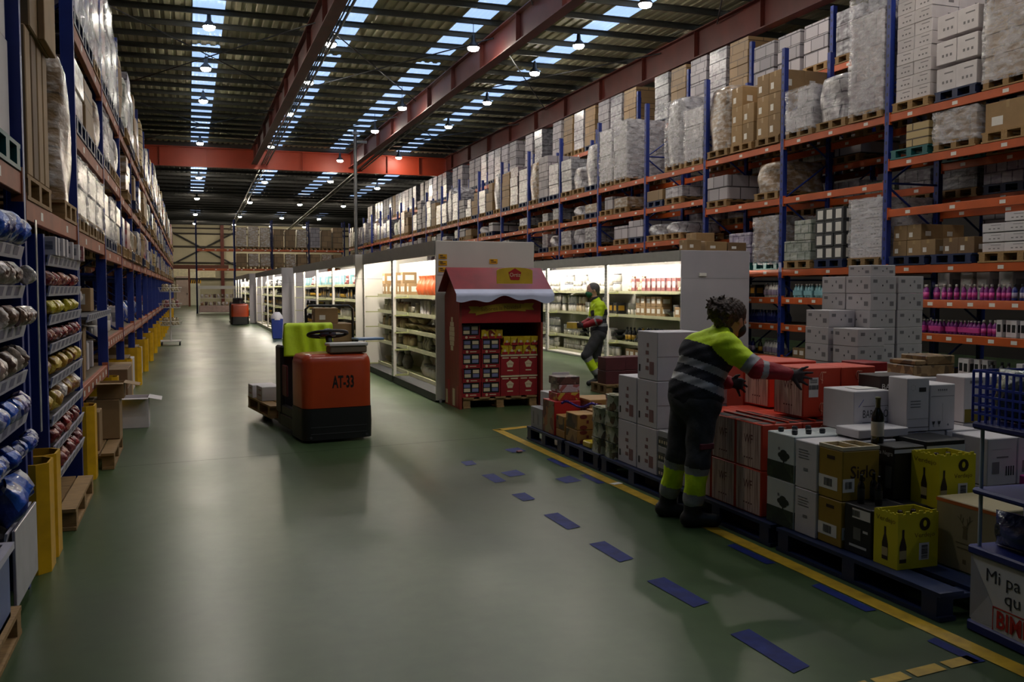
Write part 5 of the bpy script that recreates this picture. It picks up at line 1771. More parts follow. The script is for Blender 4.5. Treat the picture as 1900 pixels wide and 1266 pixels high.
# -- cartons printed with a tree
TREE = pm('print_tree', (40, 46, 38), .6, var=.1)
GRN = print_mat('print_meadow', [(44, 56, 40), (36, 46, 34), (58, 70, 48), (30, 38, 30)], 14, .5, .05)
TM = [pm('tree_card', (200, 204, 200), .6, var=.05), GRN, TREE, INKG, BLACK]
def d_tree(b, lx, ly, lz):
    for A, w_ in ((MX(e_, ly / 2, lz / 2), ly), (MY(lx / 2, e_, lz / 2), lx)):
        rect(b, A, -w_ / 2 + .003, w_ / 2 - .003, -lz / 2 + .003, -lz * .12, 1)
        T = A @ Matrix.Translation((w_ * .12, 0, .0006))
        rect(b, T, -.006, .006, -lz * .13, -lz * .04, 2)
        for cx, cz, r_ in ((-.03, .01, .025), (0, .025, .03), (.03, .012, .026), (.0, .0, .035)):
            b.add([(cx + r_ * 1.2 * math.cos(a * math.pi / 5), cz + r_ * .7 * math.sin(a * math.pi / 5), 0) for a in range(10)], [tuple(range(10))], 2, False, T)
        rect(b, T, -w_ * .2, -w_ * .14, lz * .14, lz * .2, 3)
for j, (x0, x1) in enumerate(((3.42, 3.72), (3.725, 4.02))):
    for k, (z0, z1) in enumerate(((.142, .425), (.427, .71))):
        cart('wine_carton', x0, x1, 4.76, 5.04, z0, z1, TM, f'pale carton printed with a lone dark tree, {["lower", "upper"][k]}, {["aisle side", "inner side"][j]}', d_tree, 'cartons printed with a tree', key='tree')
necks(3.42, 3.72, 4.76, 5.04, .72, 'the open tree-print carton')
# -- plain white cartons, then the gold ones
PW = [pm('plain_white', (206, 200, 200), .6, var=.05, rand=.06), INKG, INK]
def d_pw(b, lx, ly, lz):
    A = MX(e_, ly / 2, lz / 2)
    for k in range(4):
        rect(b, A, -ly * .34, ly * (.1 + .06 * (k % 2)), lz * .3 - k * .016, lz * .3 - k * .016 + .005, 1)
    rect(b, A, -ly * .1, ly * .1, -lz * .12, -lz * .06, 1)
for k, (z0, z1) in enumerate(((.142, .415), (.417, .7))):
    for j, (x0, x1) in enumerate(((3.42, 3.7), (3.705, 3.98))):
        cart('carton', x0, x1, 4.545, 4.75, z0, z1, PW, f'narrow white carton beside the gold wine cartons, {["lower", "upper"][k]}, {["aisle side", "inner side"][j]}', d_pw, 'narrow white cartons', key='pw')
GOLDC = pm('gold_card', (158, 126, 40), .5, var=.1, rand=.05)
GM = [GOLDC, TAGW, INK, pm('print_dark_brown', (52, 30, 22), .6, var=0), BLACK]
def d_sig(b, lx, ly, lz):
    b.text('Siglo', .1, MY(lx * .55, e_, lz * .56), 3, .17, .001)
    for A, w_ in ((MX(e_, ly / 2, lz / 2), ly), (MY(lx / 2, e_, lz / 2), lx)):
        pass
    A = MX(e_, ly / 2, lz / 2)
    rect(b, A, -ly / 2 + .002, ly * .3, -lz * .32, -lz * .05, 1)
    bars(b, MX(e_ * 2, ly / 2 + .02, lz * .32), .07, .045, 2)
    B = MY(lx / 2, e_, lz / 2)
    rect(b, B, -lx / 2 + .002, -lx * .18, -lz * .32, -lz * .05, 1)
    bars(b, MY(lx * .17, e_ * 2, lz * .32), .05, .04, 2)
    rect(b, A, -ly * .15, ly * .18, lz * .3, lz * .37, 3)
for k, (z0, z1) in enumerate(((.142, .405), (.407, .69))):
    cart('wine_carton', 3.43, 3.68, 4.33, 4.54, z0, z1, GM, f'gold wine carton with dark old-style lettering, {["lower", "upper"][k]} one', d_sig, 'gold wine cartons')
b = MB()
for q in ((0, .25, 0, .014), (0, .25, .196, .21), (0, .014, .014, .196), (.12, .134, .014, .196), (.236, .25, .014, .196)):
    b.box(q[0], q[1], q[2], q[3], 0, .02)
tag(b.obj('bottle_divider', [pm('rim_cream', (186, 176, 150), .6)], None, (3.43, 4.33, .692)), 'cream open flaps standing round the top of the gold cartons', 'carton flaps')
def bottle_obj(x, y, z, label, glass=(18, 22, 16), lab=(196, 188, 172), cap=(96, 92, 40), s=1., group=None):
    t = thing('wine_bottle', label, 'wine bottle', (x, y, z), 0, group)
    k = lambda a: [(r_ * s, h * s) for r_, h in a]
    MB().lathe(k([(.034, 0), (.038, .006), (.038, .175), (.034, .2), (.018, .228), (.0145, .24), (.0145, .255)]), 20).obj('glass', pm('bottle_glass_%d' % glass[0], glass, .08, var=0, coat=.5), t)
    MB().lathe(k([(.0155, .238), (.0155, .29), (.0175, .291), (.0175, .303), (.012, .305)]), 16).obj('capsule', pm('capsule_%d' % cap[0], cap, .35, var=0), t)
    b = MB().lathe(k([(.0385, .06), (.0387, .061), (.0387, .15), (.0385, .151)]), 20)
    b.obj('paper_label', pm('label_%d' % lab[0], lab, .6, var=.05), t)
    return t
bottle_obj(3.745, 4.43, .694, 'dark red wine bottle with white label standing up on the gold cartons', s=.92)
# -- black cartons
BK = [pm('black_card', (26, 25, 27), .45, var=.1), TAGW, INK, pm('print_white', (196, 196, 196), .5, var=0), pm('print_faint', (96, 96, 92), .5, var=.2)]
def d_bk(b, lx, ly, lz):
    A = MX(e_, ly / 2, lz / 2)
    rect(b, A, -ly * .2, ly * .46, lz * .24, lz * .44, 1)
    bars(b, MX(e_ * 2, ly / 2 + ly * .13, lz * .84), .1, .035, 2)
    rect(b, A, -ly * .15, ly * .12, -lz * .2, lz * .05, 4)
    b.text('Valdelosfrailes', .02, MX(e_, ly / 2, lz * .2), 3, ly * .6) if False else rect(b, A, -ly * .3, ly * .34, -lz * .36, -lz * .31, 3)
    rect(b, A, ly * .2, ly * .38, -lz * .02, lz * .03, 3)
cart('wine_carton', 3.44, 3.7, 4.1, 4.32, .142, .41, BK, 'low black wine carton with a white label beside the front yellow box', d_bk)
cart('wine_carton', 3.705, 3.82, 4.1, 4.32, .142, .41, BK, 'low black wine carton hidden behind the labelled black one', None)
def d_bk2(b, lx, ly, lz):
    b.text('Pata Negra', .035, MX(e_, ly / 2, lz * .86), 3, ly * .85)
    rect(b, MX(e_, ly / 2, lz / 2), -ly * .4, -ly * .1, -lz * .3, lz * .1, 4)
    rect(b, MX(e_, ly / 2, lz / 2), ly * .1, ly * .4, -lz * .3, lz * .12, 4)
    rect(b, MY(lx / 2, e_, lz / 2), -lx * .5, lx * .5, lz * .38, lz * .45, 3)
cart('wine_carton', 3.74, 3.98, 4.335, 4.53, .142, .4, BK, 'black wine carton at the bottom behind the bottles', None)
cart('wine_carton', 3.72, 3.93, 4.26, 4.43, .413, .71, BK, 'upper black wine carton with faint white lettering behind the dark bottles', d_bk2)
cart('wine_carton', 4.0, 4.28, 4.32, 4.6, .142, .72, BK, 'tall black wine carton behind the upper yellow box', d_bk2)
for k, (x, y) in enumerate(((3.5, 4.26), (3.56, 4.19), (3.6, 4.28))):
    bottle_obj(x, y, .413, f'dark bottle standing on the low black carton, {["left", "middle", "right"][k]} one', (14, 14, 16), (40, 38, 38), (24, 24, 26), .52, 'bottles on the black carton')
# -- yellow white-wine boxes
YW = [pm('yellow_card', (214, 200, 36), .45, var=.06), pm('print_bottle', (48, 34, 22), .5, var=.1), pm('print_ochre', (120, 92, 20), .6, var=0), TAGW, INK, pm('print_label', (176, 160, 110), .6, var=.1)]
def d_yw(b, lx, ly, lz):
    def bot(A):
        pts = [(-.022, 0), (.022, 0), (.022, .085), (.012, .12), (.007, .135), (.007, .175), (-.007, .175), (-.007, .135), (-.012, .12), (-.022, .085)]
        b.add([(x, z - lz * .38, 0) for x, z in pts], [tuple(range(10))], 1, False, A)
        b.add([(x, z - lz * .38, .0004) for x, z in ((-.022, .02), (.022, .02), (.022, .065), (-.022, .065))], [(0, 1, 2, 3)], 5, False, A)
    bot(MX(e_, ly * .52, lz / 2))
    b.text('Verdejo', .036, MX(e_, ly / 2, lz * .86), 2, ly * .8)
    bot(MY(lx * .13, e_, lz / 2))
    b.text('Verdejo', .034, MY(lx * .66, e_, lz * .6), 2, lx * .5)
    b.add([(lx * .66 + .035 * math.cos(a * math.pi / 8), e_, lz * .8 + .035 * math.sin(a * math.pi / 8)) for a in range(16)], [tuple(range(16))], 1)
    b.add([(lx * .66 + .012 * math.cos(a * math.pi / 4), e_ * 1.4, lz * .81 + .018 * math.sin(a * math.pi / 4)) for a in range(8)], [tuple(range(8))], 0)
    rect(b, MY(lx * .66, e_, lz * .3), -.035, .03, -.045, .045, 3)
    bars(b, MY(lx * .66, e_ * 2, lz * .3) @ Matrix.Rotation(math.pi / 2, 4, 'Z'), .075, .04, 4)
def ybox(x0, x1, y0, y1, z0, z1, label):
    lx, ly, lz = x1 - x0, y1 - y0, z1 - z0
    t = thing('wine_box', label, 'carton', (x0, y0, z0))
    b = MB()
    w_ = .006
    b.box(0, lx, 0, ly, 0, w_)
    b.box(0, w_, 0, ly, w_, lz)
    b.box(lx - w_, lx, 0, ly, w_, lz)
    b.box(w_, lx - w_, 0, w_, w_, lz)
    b.box(w_, lx - w_, ly - w_, ly, w_, lz)
    for k in range(6):      # torn wavy rim
        b.box(lx * k / 6 + .004, lx * (k + .7) / 6, 0, w_, lz, lz + .008 + .006 * (k % 2))
        b.box(0, w_, ly * k / 6 + .004, ly * (k + .6) / 6, lz, lz + .01 - .005 * (k % 2))
    d_yw(b, lx, ly, lz)
    b.obj('body', YW, t)
    for i in range(3):
        for j in range(2):
            MB().lathe([(.03, 0), (.034, .01), (.034, .16), (.015, .21), (.014, .25), (.016, .252), (.012, .27)], 12).obj('bottle', [pm('bottle_inside', (62, 44, 24), .2, var=0)], t, (lx * (i + .5) / 3, ly * (j + .5) / 2, w_))
    return t
ybox(3.44, 3.7, 3.9, 4.08, .142, .43, 'yellow wine box with a printed bottle, low at the pallet corner')
ybox(3.83, 4.08, 4.04, 4.25, .402, .69, 'yellow wine box with a printed bottle, raised behind the low one')
cart('wine_carton', 3.83, 4.1, 4.04, 4.25, .142, .4, BK, 'black carton under the raised yellow wine box', None)
# -- beige carton with a deer
DM = [pm('beige_card', (150, 138, 104), .6, var=.06), pm('print_deer', (104, 92, 62), .6, var=0), pm('orange_edge', (196, 104, 48), .5, var=.1)]
def d_deer(b, lx, ly, lz):
    A = MX(e_, ly / 2, lz * .62)
    b.add([(-.016, -.05, 0), (.016, -.05, 0), (.012, .0, 0), (.018, .012, 0), (0, .02, 0), (-.018, .012, 0), (-.012, .0, 0)], [tuple(range(7))], 1, False, A)
    for sg in (-1, 1):
        for p in (((0.008, .018), (.03, .045)), ((.03, .045), (.028, .075)), ((.03, .045), (.05, .06)), ((.018, .03), (.012, .06))):
            (xa, za), (xb, zb) = p
            q = A
            b.add([(sg * xa - .003, za, 0), (sg * xa + .003, za, 0), (sg * xb + .003, zb, 0), (sg * xb - .003, zb, 0)], [(0, 1, 2, 3)], 1, False, q)
    for k, w_ in enumerate((.06, .05)):
        rect(b, MX(e_, ly / 2, lz * .4 - k * .025), -w_, w_, 0, .006, 1)
    rect(b, MX(e_, ly / 2, lz * .15), -.012, .012, -.012, .012, 1)
    rect(b, MX(e_, ly / 2, lz), -ly / 2, ly / 2, -.022, -.004, 2)
cart('carton', 3.74, 4.1, 3.56, 3.96, .142, .5, DM, 'beige carton with a printed deer head and orange top edge', d_deer)
# -- the white cartons behind
def d_bar(b, lx, ly, lz):
    b.text('BARCELÓ', .07, MY(lx * .6, e_, lz * .42), 2, lx * .7)
    for z in (.22, .62):
        rect(b, MY(lx * .6, e_, lz * z), -lx * .36, lx * .36, -.0015, .0015, 2)
    rect(b, MY(lx * .2, e_, lz * .7) @ Matrix.Rotation(.9, 4, 'Z'), -.03, .03, -.002, .002, 3)
cart('carton', 3.86, 4.13, 4.78, 5.08, .713, .965, [PW[0], INKG, INK, pm('pen_blue', (60, 80, 150), .5, var=0)], 'white rum carton lettered in black behind the wine bottle', d_bar)
tag(MB().box(0, .16, 0, .12, 0, .003).obj('paper', TAGW, None, (3.95, 4.86, .967)), 'loose white sheet on the white lettered rum carton', 'paper')
def d_bbar(b, lx, ly, lz):
    rect(b, MY(lx / 2, e_, lz / 2), -lx / 2 + .004, lx / 2 - .004, -lz * .38, lz * .0, 1)
    b.text('BARCELÓ', .05, MY(lx / 2, e_, lz * .7), 1, lx * .9)
    bars(b, MY(lx * .35, e_ * 2, lz * .26), .09, .035, 2)
    bars(b, MY(lx * .75, e_ * 2, lz * .26), .06, .035, 2)
    rect(b, MY(lx / 2, e_ * 2, lz / 2), -lx * .35, lx * .1, -lz * .1, -lz * .05, 2)
cart('carton', 4.14, 4.4, 4.88, 5.09, .142, .8, PW, 'pale carton under the dark brown rum carton', None)
cart('carton', 4.14, 4.4, 4.88, 5.09, .803, 1.045, [pm('rum_brown', (52, 34, 30), .5, var=.08), TAGW, INK], 'dark brown rum carton lettered in white with a bar-code panel', d_bbar)
cart('flat_box', 3.72, 4.08, 4.555, 4.77, .713, .765, PW, 'flat white box lying beside the wine bottle', None)
def d_wa(b, lx, ly, lz):
    B = MY(lx / 2, e_, lz / 2)
    rect(b, B, lx * .02, lx * .34, lz * .24, lz * .32, 2)
    for k in range(3):
        rect(b, B, -lx * .36, lx * .1, lz * .06 - .018 * k, lz * .06 - .018 * k + .006, 1)
    rect(b, B, -lx / 2, lx / 2, -lz * .26, -lz * .255, 1)
    rect(b, B, -lx / 2, lx / 2, -lz * .42, -lz * .41, 2)
    for k in range(6):
        a = k * math.pi / 3
        b.add([(lx * .25 + .018 * math.cos(a + q), e_, lz * .82 + .018 * math.sin(a + q)) for q in (0, .5, 1)], [(0, 1, 2)], 1)
def d_wb(b, lx, ly, lz):
    B = MY(lx / 2, e_, lz / 2)
    rect(b, B, -lx / 2 + .01, lx / 2 - .01, lz * .24, lz * .25, 1)
    rect(b, B, -.001, .001, -lz * .3, lz * .1, 1)
    for x, p in ((-lx * .34, 0), (-lx * .12, 1)):
        T = B @ Matrix.Translation((x, -lz * .4, 0))
        b.add([(-.012, .03, 0), (-.005, .012, 0), (-.001, .01, 0), (-.001, 0, 0), (-.008, -.002, 0), (.008, -.002, 0), (.001, 0, 0), (.001, .01, 0), (.005, .012, 0), (.012, .03, 0)], [tuple(range(10))], 2, False, T)
    rect(b, B, lx * .2, lx * .26, -lz * .4, -lz * .36, 1)
    for k in range(5):
        rect(b, B, -lx * .2 + k * lx * .08, -lx * .15 + k * lx * .08, lz * .36, lz * .4, 1)
cart('carton', 4.1, 4.41, 4.61, 4.87, .142, .722, PW, 'white carton under the pair of tall white ones beside the brown rum carton', None)
cart('carton', 4.11, 4.275, 4.605, 4.775, .725, 1.055, PW, 'tall white carton with grey print beside the dark brown rum carton', d_wa)
cart('carton', 4.28, 4.475, 4.605, 4.86, .725, 1.01, PW, 'tall white carton with black glass symbol at its foot', d_wb)
cart('carton', 4.415, 4.665, 4.605, 4.86, .142, .722, PW, 'white carton under the glass-symbol carton', None)
def d_wc(b, lx, ly, lz):
    rect(b, MY(lx / 2, e_, lz / 2), -lx / 2 + .003, lx / 2 - .003, -lz / 2 + .003, -lz * .2, 3)
    rect(b, MY(lx / 2, e_, lz / 2), -lx * .3, lx * .2, lz * .36, lz * .42, 1)
    rect(b, MY(lx / 2, e_, lz / 2), -lx * .2, lx * .05, -lz * .08, lz * .06, 1)
PG = PW + [pm('band_olive', (128, 112, 40), .5, var=.08)]
cart('carton', 4.69, 4.9, 4.75, 5.0, .735, 1.03, PG, 'white carton with olive bottom band behind the blue basket', d_wc)
cart('carton', 4.91, 5.12, 4.75, 5.0, .735, 1.03, PG, 'second white carton with olive band, at the right behind the basket', d_wc)
cart('carton', 4.69, 5.12, 4.75, 5.0, .43, .732, PW, 'wide white carton carrying the two olive-banded ones', None)
cart('carton', 4.69, 5.12, 4.75, 5.0, .142, .427, PW, 'lowest wide white carton under the olive-banded ones', None)
def d_wd(b, lx, ly, lz):
    B = MY(lx / 2, e_, lz / 2)
    rect(b, B, -lx * .36, lx * .3, lz * .26, lz * .265, 1)
    for k in range(4):
        rect(b, B, lx * .12 + k * lx * .08, lx * .16 + k * lx * .08, -lz * .3, -lz * .1, 2)
    rect(b, B, -lx * .34, -lx * .1, -lz * .25, 0, 1)
    rect(b, B, -lx * .2, lx * .2, lz * .08, lz * .11, 1)
for j, (x0, x1) in enumerate(((4.43, 4.655), (4.66, 4.885))):
    cart('wine_carton', x0, x1, 4.3, 4.58, .432, .715, PW, f'white carton with small black bottle print beside the yellow boxes, {["left", "right"][j]} one', d_wd, 'white cartons with bottle print')
    cart('wine_carton', x0, x1, 4.3, 4.58, .142, .43, PW, f'white carton below the {["left", "right"][j]} bottle-print carton', None, 'white cartons with bottle print')
cart('carton', 4.62, 4.9, 4.0, 4.25, .43, .5, [pm('magenta_card', (150, 30, 110), .5, var=.1), INKG], 'flat magenta box behind the blue trolley shelf', None)
cart('carton', 4.6, 4.9, 4.0, 4.25, .142, .427, PW, 'white carton under the flat magenta box', None)
# -- brown trays on a white stack
for k, (x0, x1, y0, z0, z1) in enumerate(((4.62, 5.12, 5.2, .142, .56), (4.62, 5.12, 5.2, .563, .985))):
    cart('carton', x0, x1, y0, y0 + .5, z0, z1, PW, f'large pale carton under the brown trays, {["lower", "upper"][k]} one', None)
KP = print_mat('kraft_tray', [(140, 112, 72), (120, 92, 56), (156, 128, 86), (96, 76, 50)], 22, .6, .2, rand=True)
for k, (x0, x1, z0, z1) in enumerate(((4.72, 5.08, .988, 1.065), (4.84, 5.08, 1.068, 1.13), (4.74, 4.83, 1.068, 1.1))):
    cart('tray', x0, x1, 5.24, 5.5, z0, z1, [KP, CC], f'brown snack tray behind the white cartons, {["long lower", "shorter upper", "small upper"][k]} one', None, 'brown snack trays', cat='tray')
cart('carton', 5.27, 5.5, 6.4, 6.7, .002, .905, PW, 'white carton stack under the dark red box before the tower', None)
cart('carton', 5.27, 5.5, 6.4, 6.7, .908, .985, [pm('dark_red_box', (136, 24, 28), .5), INKG], 'flat dark red box at the foot of the tower of white cartons', None)
# -- the tower of small white cartons
TW = [pm('tower_white', (190, 184, 184), .6, var=.05, rand=.08), INKG, INK]
def d_tw(b, lx, ly, lz):
    for B, w_ in ((MX(e_, ly / 2, lz / 2), ly), (MY(lx / 2, e_, lz / 2), lx)):
        rect(b, B, -w_ * .4, -w_ * .24, lz * .12, lz * .3, 1)
        rect(b, B, w_ * .1, w_ * .16, lz * .1, lz * .26, 1)
        rect(b, B, w_ * .24, w_ * .4, -lz * .24, lz * .02, 1)
        rect(b, B, -w_ * .05, w_ * -.01, -lz * .1, lz * .0, 2)
n = 0
H = .155
cols = [(5.57, 6.86, 7, 'front left'), (5.86, 7.06, 10, 'second'), (6.17, 7.06, 10, 'right'), (5.86, 7.42, 10, 'back'), (5.555, 7.25, 8, 'left rear')]
for cx, cy, nt_, nm in cols:
    for k in range(nt_):
        x0 = cx + R.uniform(-.006, .006)
        cart('small_carton', x0, x0 + .285, cy + .0, cy + .34, .142 + k * (H + .002), .142 + k * (H + .002) + H, TW, f'small white barcoded carton, {nth(k)} from bottom of the {nm} tower column', d_tw, 'white cartons of the tower', .003, key='tw')
cart('small_carton', 5.88, 6.15, 7.08, 7.4, .142 + 10 * (H + .002), .142 + 10 * (H + .002) + .1, TW, 'lower small white carton alone at the top of the tower', d_tw)
# ---------------------------------------------------------------- far pallets: snacks
def d_gy(b, lx, ly, lz):
    A = MX(e_, ly / 2, lz / 2)
    rect(b, A, -ly * .3, -ly * .2, -lz * .3, lz * .3, 1)
    rect(b, A, ly * .1, ly * .2, -lz * .3, lz * .2, 1)
cart('carton', 3.4, 3.72, 8.98, 9.32, .142, .36, [GREYC, INKG], 'grey-white carton at the far pallet corner by the yellow line', d_gy)
cart('carton', 3.5, 3.75, 9.05, 9.3, .363, .52, [WHITEC, BLACK], 'small white carton on the far corner carton', None)
tag(MB().cbox(0, .19, 0, .01, 0, .24, .002).obj('card', WHITEC, None, (3.5, 8.955, .5)), 'blank white card standing behind the snack packs', 'card')
RC = [pm('snack_red', (176, 30, 30), .5, var=.08), print_mat('snack_picture', [(110, 50, 34), (150, 84, 48), (90, 30, 26), (130, 110, 80)], 12, .5, .1), CREAM, CYL]
def d_red(b, lx, ly, lz):
    rect(b, MX(e_, ly / 2, lz / 2), -ly * .48, ly * .48, -lz * .48, lz * .48, 1)
    rect(b, MY(lx / 2, e_, lz / 2), -lx * .3, lx * .35, -lz * .02, lz * .1, 2)
cart('carton', 3.4, 3.68, 8.64, 8.96, .142, .48, RC, 'bright red snack carton on the far floor pallet', d_red)
for k in range(3):
    cart('tray', 3.44 + .02 * (k % 2), 3.68, 8.66, 8.9, .482 + k * .08, .56 + k * .08, [print_mat(f'snack_tray_{k}', [[(170, 40, 40), (190, 160, 60), (150, 30, 30)], [(190, 170, 180), (160, 90, 90), (200, 190, 190)], [(96, 60, 58), (60, 40, 40), (130, 110, 100)]][k], 16, .4, .3), CC], f'snack pack tray on the bright red carton, {["bottom", "middle", "top"][k]} one', None, 'snack trays on the red carton', cat='tray')
KB = print_mat('kraft_snack', [(112, 72, 44), (70, 40, 30), (150, 112, 64), (60, 34, 26)], 11, .55, .1, rand=True)
KBM = [pm('kraft_gold', (166, 124, 66), .6, var=.1, rand=.1), KB, pm('print_maroon2', (110, 40, 36), .5, var=0)]
def d_kb(b, lx, ly, lz):
    rect(b, MX(e_, ly / 2, lz / 2), -ly * .46, ly * .46, -lz * .44, lz * .44, 1)
    rect(b, MY(lx / 2, e_, lz / 2), -.012, .012, -lz * .1, lz * .12, 2)
    for z in (.34, -.34):
        b.add([(lx * .3 + .04 * math.cos(a * .785), e_, lz * (.5 + z) + .022 * math.sin(a * .785)) for a in range(8)], [tuple(range(8))], 2)
for k, (x0, x1, y0, y1, z0, z1, nm) in enumerate(((3.41, 3.7, 8.4, 8.62, .143, .22, 'low brown snack tray, beside the red carton'), (3.41, 3.68, 8.4, 8.62, .223, .36, 'brown snack carton on the low tray by the red carton'), (3.41, 3.62, 8.08, 8.36, .142, .27, 'lower brown snack carton with dark picture'), (3.41, 3.62, 8.08, 8.36, .273, .42, 'upper brown snack carton with dark picture'),
                                                   (3.64, 3.9, 8.1, 8.4, .142, .43, 'tall gold-brown carton behind the snack cartons'), (3.72, 4.05, 8.5, 8.9, .142, .5, 'brown carton behind the red snack carton'), (3.66, 4.05, 7.6, 7.95, .142, .62, 'tall brown carton carrying the white slipper packet'))):
    cart('carton', x0, x1, y0, y1, z0, z1, KBM, nm, d_kb if z1 - z0 > .1 else None)
b = MB()
pts = []
for k in range(60):
    u = k / 59
    pts.append((3.42 + .3 * u, 8.5 - .35 * u + .03 * math.sin(9 * u), .475 + .02 * math.sin(11 * u)))
b.tube(pts, .012, 6)
for k in range(240):
    p = Vector(R.choice(pts))
    d = Vector((R.uniform(-1, 1), R.uniform(-1, 1), R.uniform(-.3, 1))).normalized() * .035
    e = d.cross(Vector((0, 0, 1))).normalized() * .004
    b.add([p - e, p + e, p + d], [(0, 1, 2)])
tag(b.obj('tinsel', pm('tinsel_purple', (70, 50, 130), .2, metal=.6, var=.2)), 'purple tinsel garland lying over the brown snack cartons', 'tinsel')
cart('packet', 3.75, 3.98, 7.62, 7.8, .623, .68, [print_mat('packet_pink', [(196, 170, 186), (120, 90, 140), (206, 196, 200)], 14, .3, .4), CC], 'white and purple packet on the tall brown carton', None, cat='packet', c=.02)
# shrink-wrapped packs of jars
PJ = print_mat('jar_pack', [(132, 136, 112), (90, 92, 70), (160, 162, 146), (70, 64, 50)], 16, .25, .5, bscale=18, rand=True)
def jarpack():
    b = MB()
    def fn(u, v):
        a = u * 2 * math.pi
        c, s_ = math.cos(a), math.sin(a)
        k = (1 / max(abs(c), abs(s_))) ** .75
        return (.13 * c * k * (1 - .06 * math.sin(math.pi * v)), .118 * s_ * k * (1 - .05 * math.sin(math.pi * v)), .13 * v)
    b.grid(fn, 24, 6)
    b.add([fn(i / 24, 1) for i in range(24)], [tuple(range(24))])
    for i in (-.06, .06):
        for j in (-.055, .055):
            b.cyl((i, j, .125), (i, j, .136), .045, n=12, mi=1)
    return b.mesh('jar_pack', [PJ, pm('lid_pale', (150, 148, 120), .3)])
jm = jarpack()
for q, (x, y, nk, nm) in enumerate(((3.52, 7.62, 3, 'far'), (3.52, 7.345, 4, 'near'))):
    for k in range(nk):
        o = mk('jar_pack', jm, None, (x, y, .143 + k * .137), math.pi / 2 * (k % 2))
        tag(o, f'film-wrapped pack of pale jars beside the white cartons, {nth(k)} up in the {nm} stack', 'jar pack', 'film-wrapped jar packs')
cart('packet', 3.42, 3.6, 7.8, 7.98, .142, .2, [CYL, CC], 'small yellow packet beside the jar packs', None, cat='packet', c=.01)
# maroon cartons on the floor behind the striding worker
for k, (x, y, z) in enumerate(((5.95, 13.0, .145), (5.95, 13.0, .35), (6.3, 13.05, .145), (6.3, 13.05, .35))):
    cart('carton', x, x + .33, y, y + .3, z, z + .2, [pm('maroon_card', (86, 38, 44), .5, var=.15, rand=.15), CC], f'maroon carton beyond the striding worker, {["lower left", "upper left", "lower right", "upper right"][k]}', None, 'maroon cartons')
tag(mk('pallet', pallet_mesh(.8, .6, WOOD), None, (6.3, 13.15, .001)), 'wooden pallet under the maroon cartons by the worker', 'pallet')
# ================================================================ blue display trolley, lower right
NAVY = pm('trolley_blue', (30, 40, 110), .45, var=.1)
BT_ = Matrix.Rotation(math.radians(-4), 4, 'Z')
t = thing('display_trolley', 'white and blue bread display trolley with slogan, at the lower right edge', 'trolley', (3.44, 3.42, 0), math.radians(-4))
PWH = pm('trolley_white', (206, 206, 212), .5, var=.04)
PSH = pm('trolley_grey', (150, 152, 164), .5, var=.05)
LT, DP = .72, .42
b = MB()
b.cbox(0, DP, -LT, 0, .03, .37, .01)
b.add([(-.001, -.003, .06), (-.001, -.12, .2), (-.001, -.003, .36)], [(0, 1, 2)], 1)
b.add([(-.0012, -.12, .2), (-.0012, -.003, .06), (-.0012, -.2, .06)], [(0, 1, 2)], 2)
b.text('Mi pa', .085, MX(-.002, -.2, .29), 3, .2)
b.text('qu', .085, MX(-.002, -.26, .215), 3, .09)
for q in ((.145, .475, .045, .05), (.145, .475, .155, .16), (.145, .15, .05, .155), (.47, .475, .05, .155)):
    b.box(-.002, 0, -q[1], -q[0], q[2], q[3], 4)
b.text('BIMBO', .11, MX(-.003, -.31, .103), 4, .28, .003)
b.obj('panel', [PWH, PSH, pm('trolley_pale', (176, 178, 190), .5), pm('slogan_ink', (24, 26, 44), .5, var=0), pm('logo_red', (176, 30, 34), .5, var=0)], t)
MB().cbox(-.01, DP + .01, -LT - .01, .01, .0, .05, .008).obj('base', NAVY, t)
MB().cbox(-.012, DP + .012, -LT - .012, .012, .365, .405, .008).obj('shelf', NAVY, t)
MB().cbox(-.005, DP + .02, -LT - .01, .005, .645, .675, .01).obj('shelf', NAVY, t)
MB().cbox(-.015, DP + .02, -LT - .01, .005, .95, .985, .01).obj('shelf', NAVY, t)
PO = pm('clear_post', (170, 178, 190), .15, var=0)
for x in (.02, DP - .02):
    for y in (-.03, -LT + .03):
        MB().cyl((x, y, .405), (x, y, .95), .009, n=8).obj('post', PO, t)
b = MB()
for k in range(19):
    y = -LT + k * LT / 18
    b.box(-.014, -.008, y - .005, y + .005, .985, 1.22)
    b.box(DP + .008, DP + .014, y - .005, y + .005, .985, 1.22)
for k in range(12):
    x = -.012 + k * (DP + .024) / 11
    b.box(x - .005, x + .005, -.003, .003, .985, 1.22)
    b.box(x - .005, x + .005, -LT - .003, -LT + .003, .985, 1.22)
for z in (1.02, 1.06, 1.1, 1.14, 1.215):
    b.box(-.015, -.007, -LT, 0, z, z + .01)
    b.box(DP + .007, DP + .015, -LT, 0, z, z + .01)
    b.box(-.012, DP + .012, -.004, .004, z, z + .01)
    b.box(-.012, DP + .012, -LT - .004, -LT + .004, z, z + .01)
b.obj('basket', pm('basket_blue', (44, 66, 170), .35), t)
BL2 = [print_mat('bread_bag_dark', [(60, 70, 62), (96, 100, 86), (36, 44, 60), (120, 116, 84)], 6, .25, .5, rand=True), print_mat('bread_bag_blue', [(36, 50, 110), (60, 70, 120), (120, 116, 150), (30, 36, 70)], 7, .25, .5, rand=True)]
mb1 = MB(); mb1 = f_bag(.2, .3, .24, 8)().mesh('bread_bag', BL2[0])
mb2 = f_bag(.14, .26, .16, 4)().mesh('bread_bag', BL2[1])
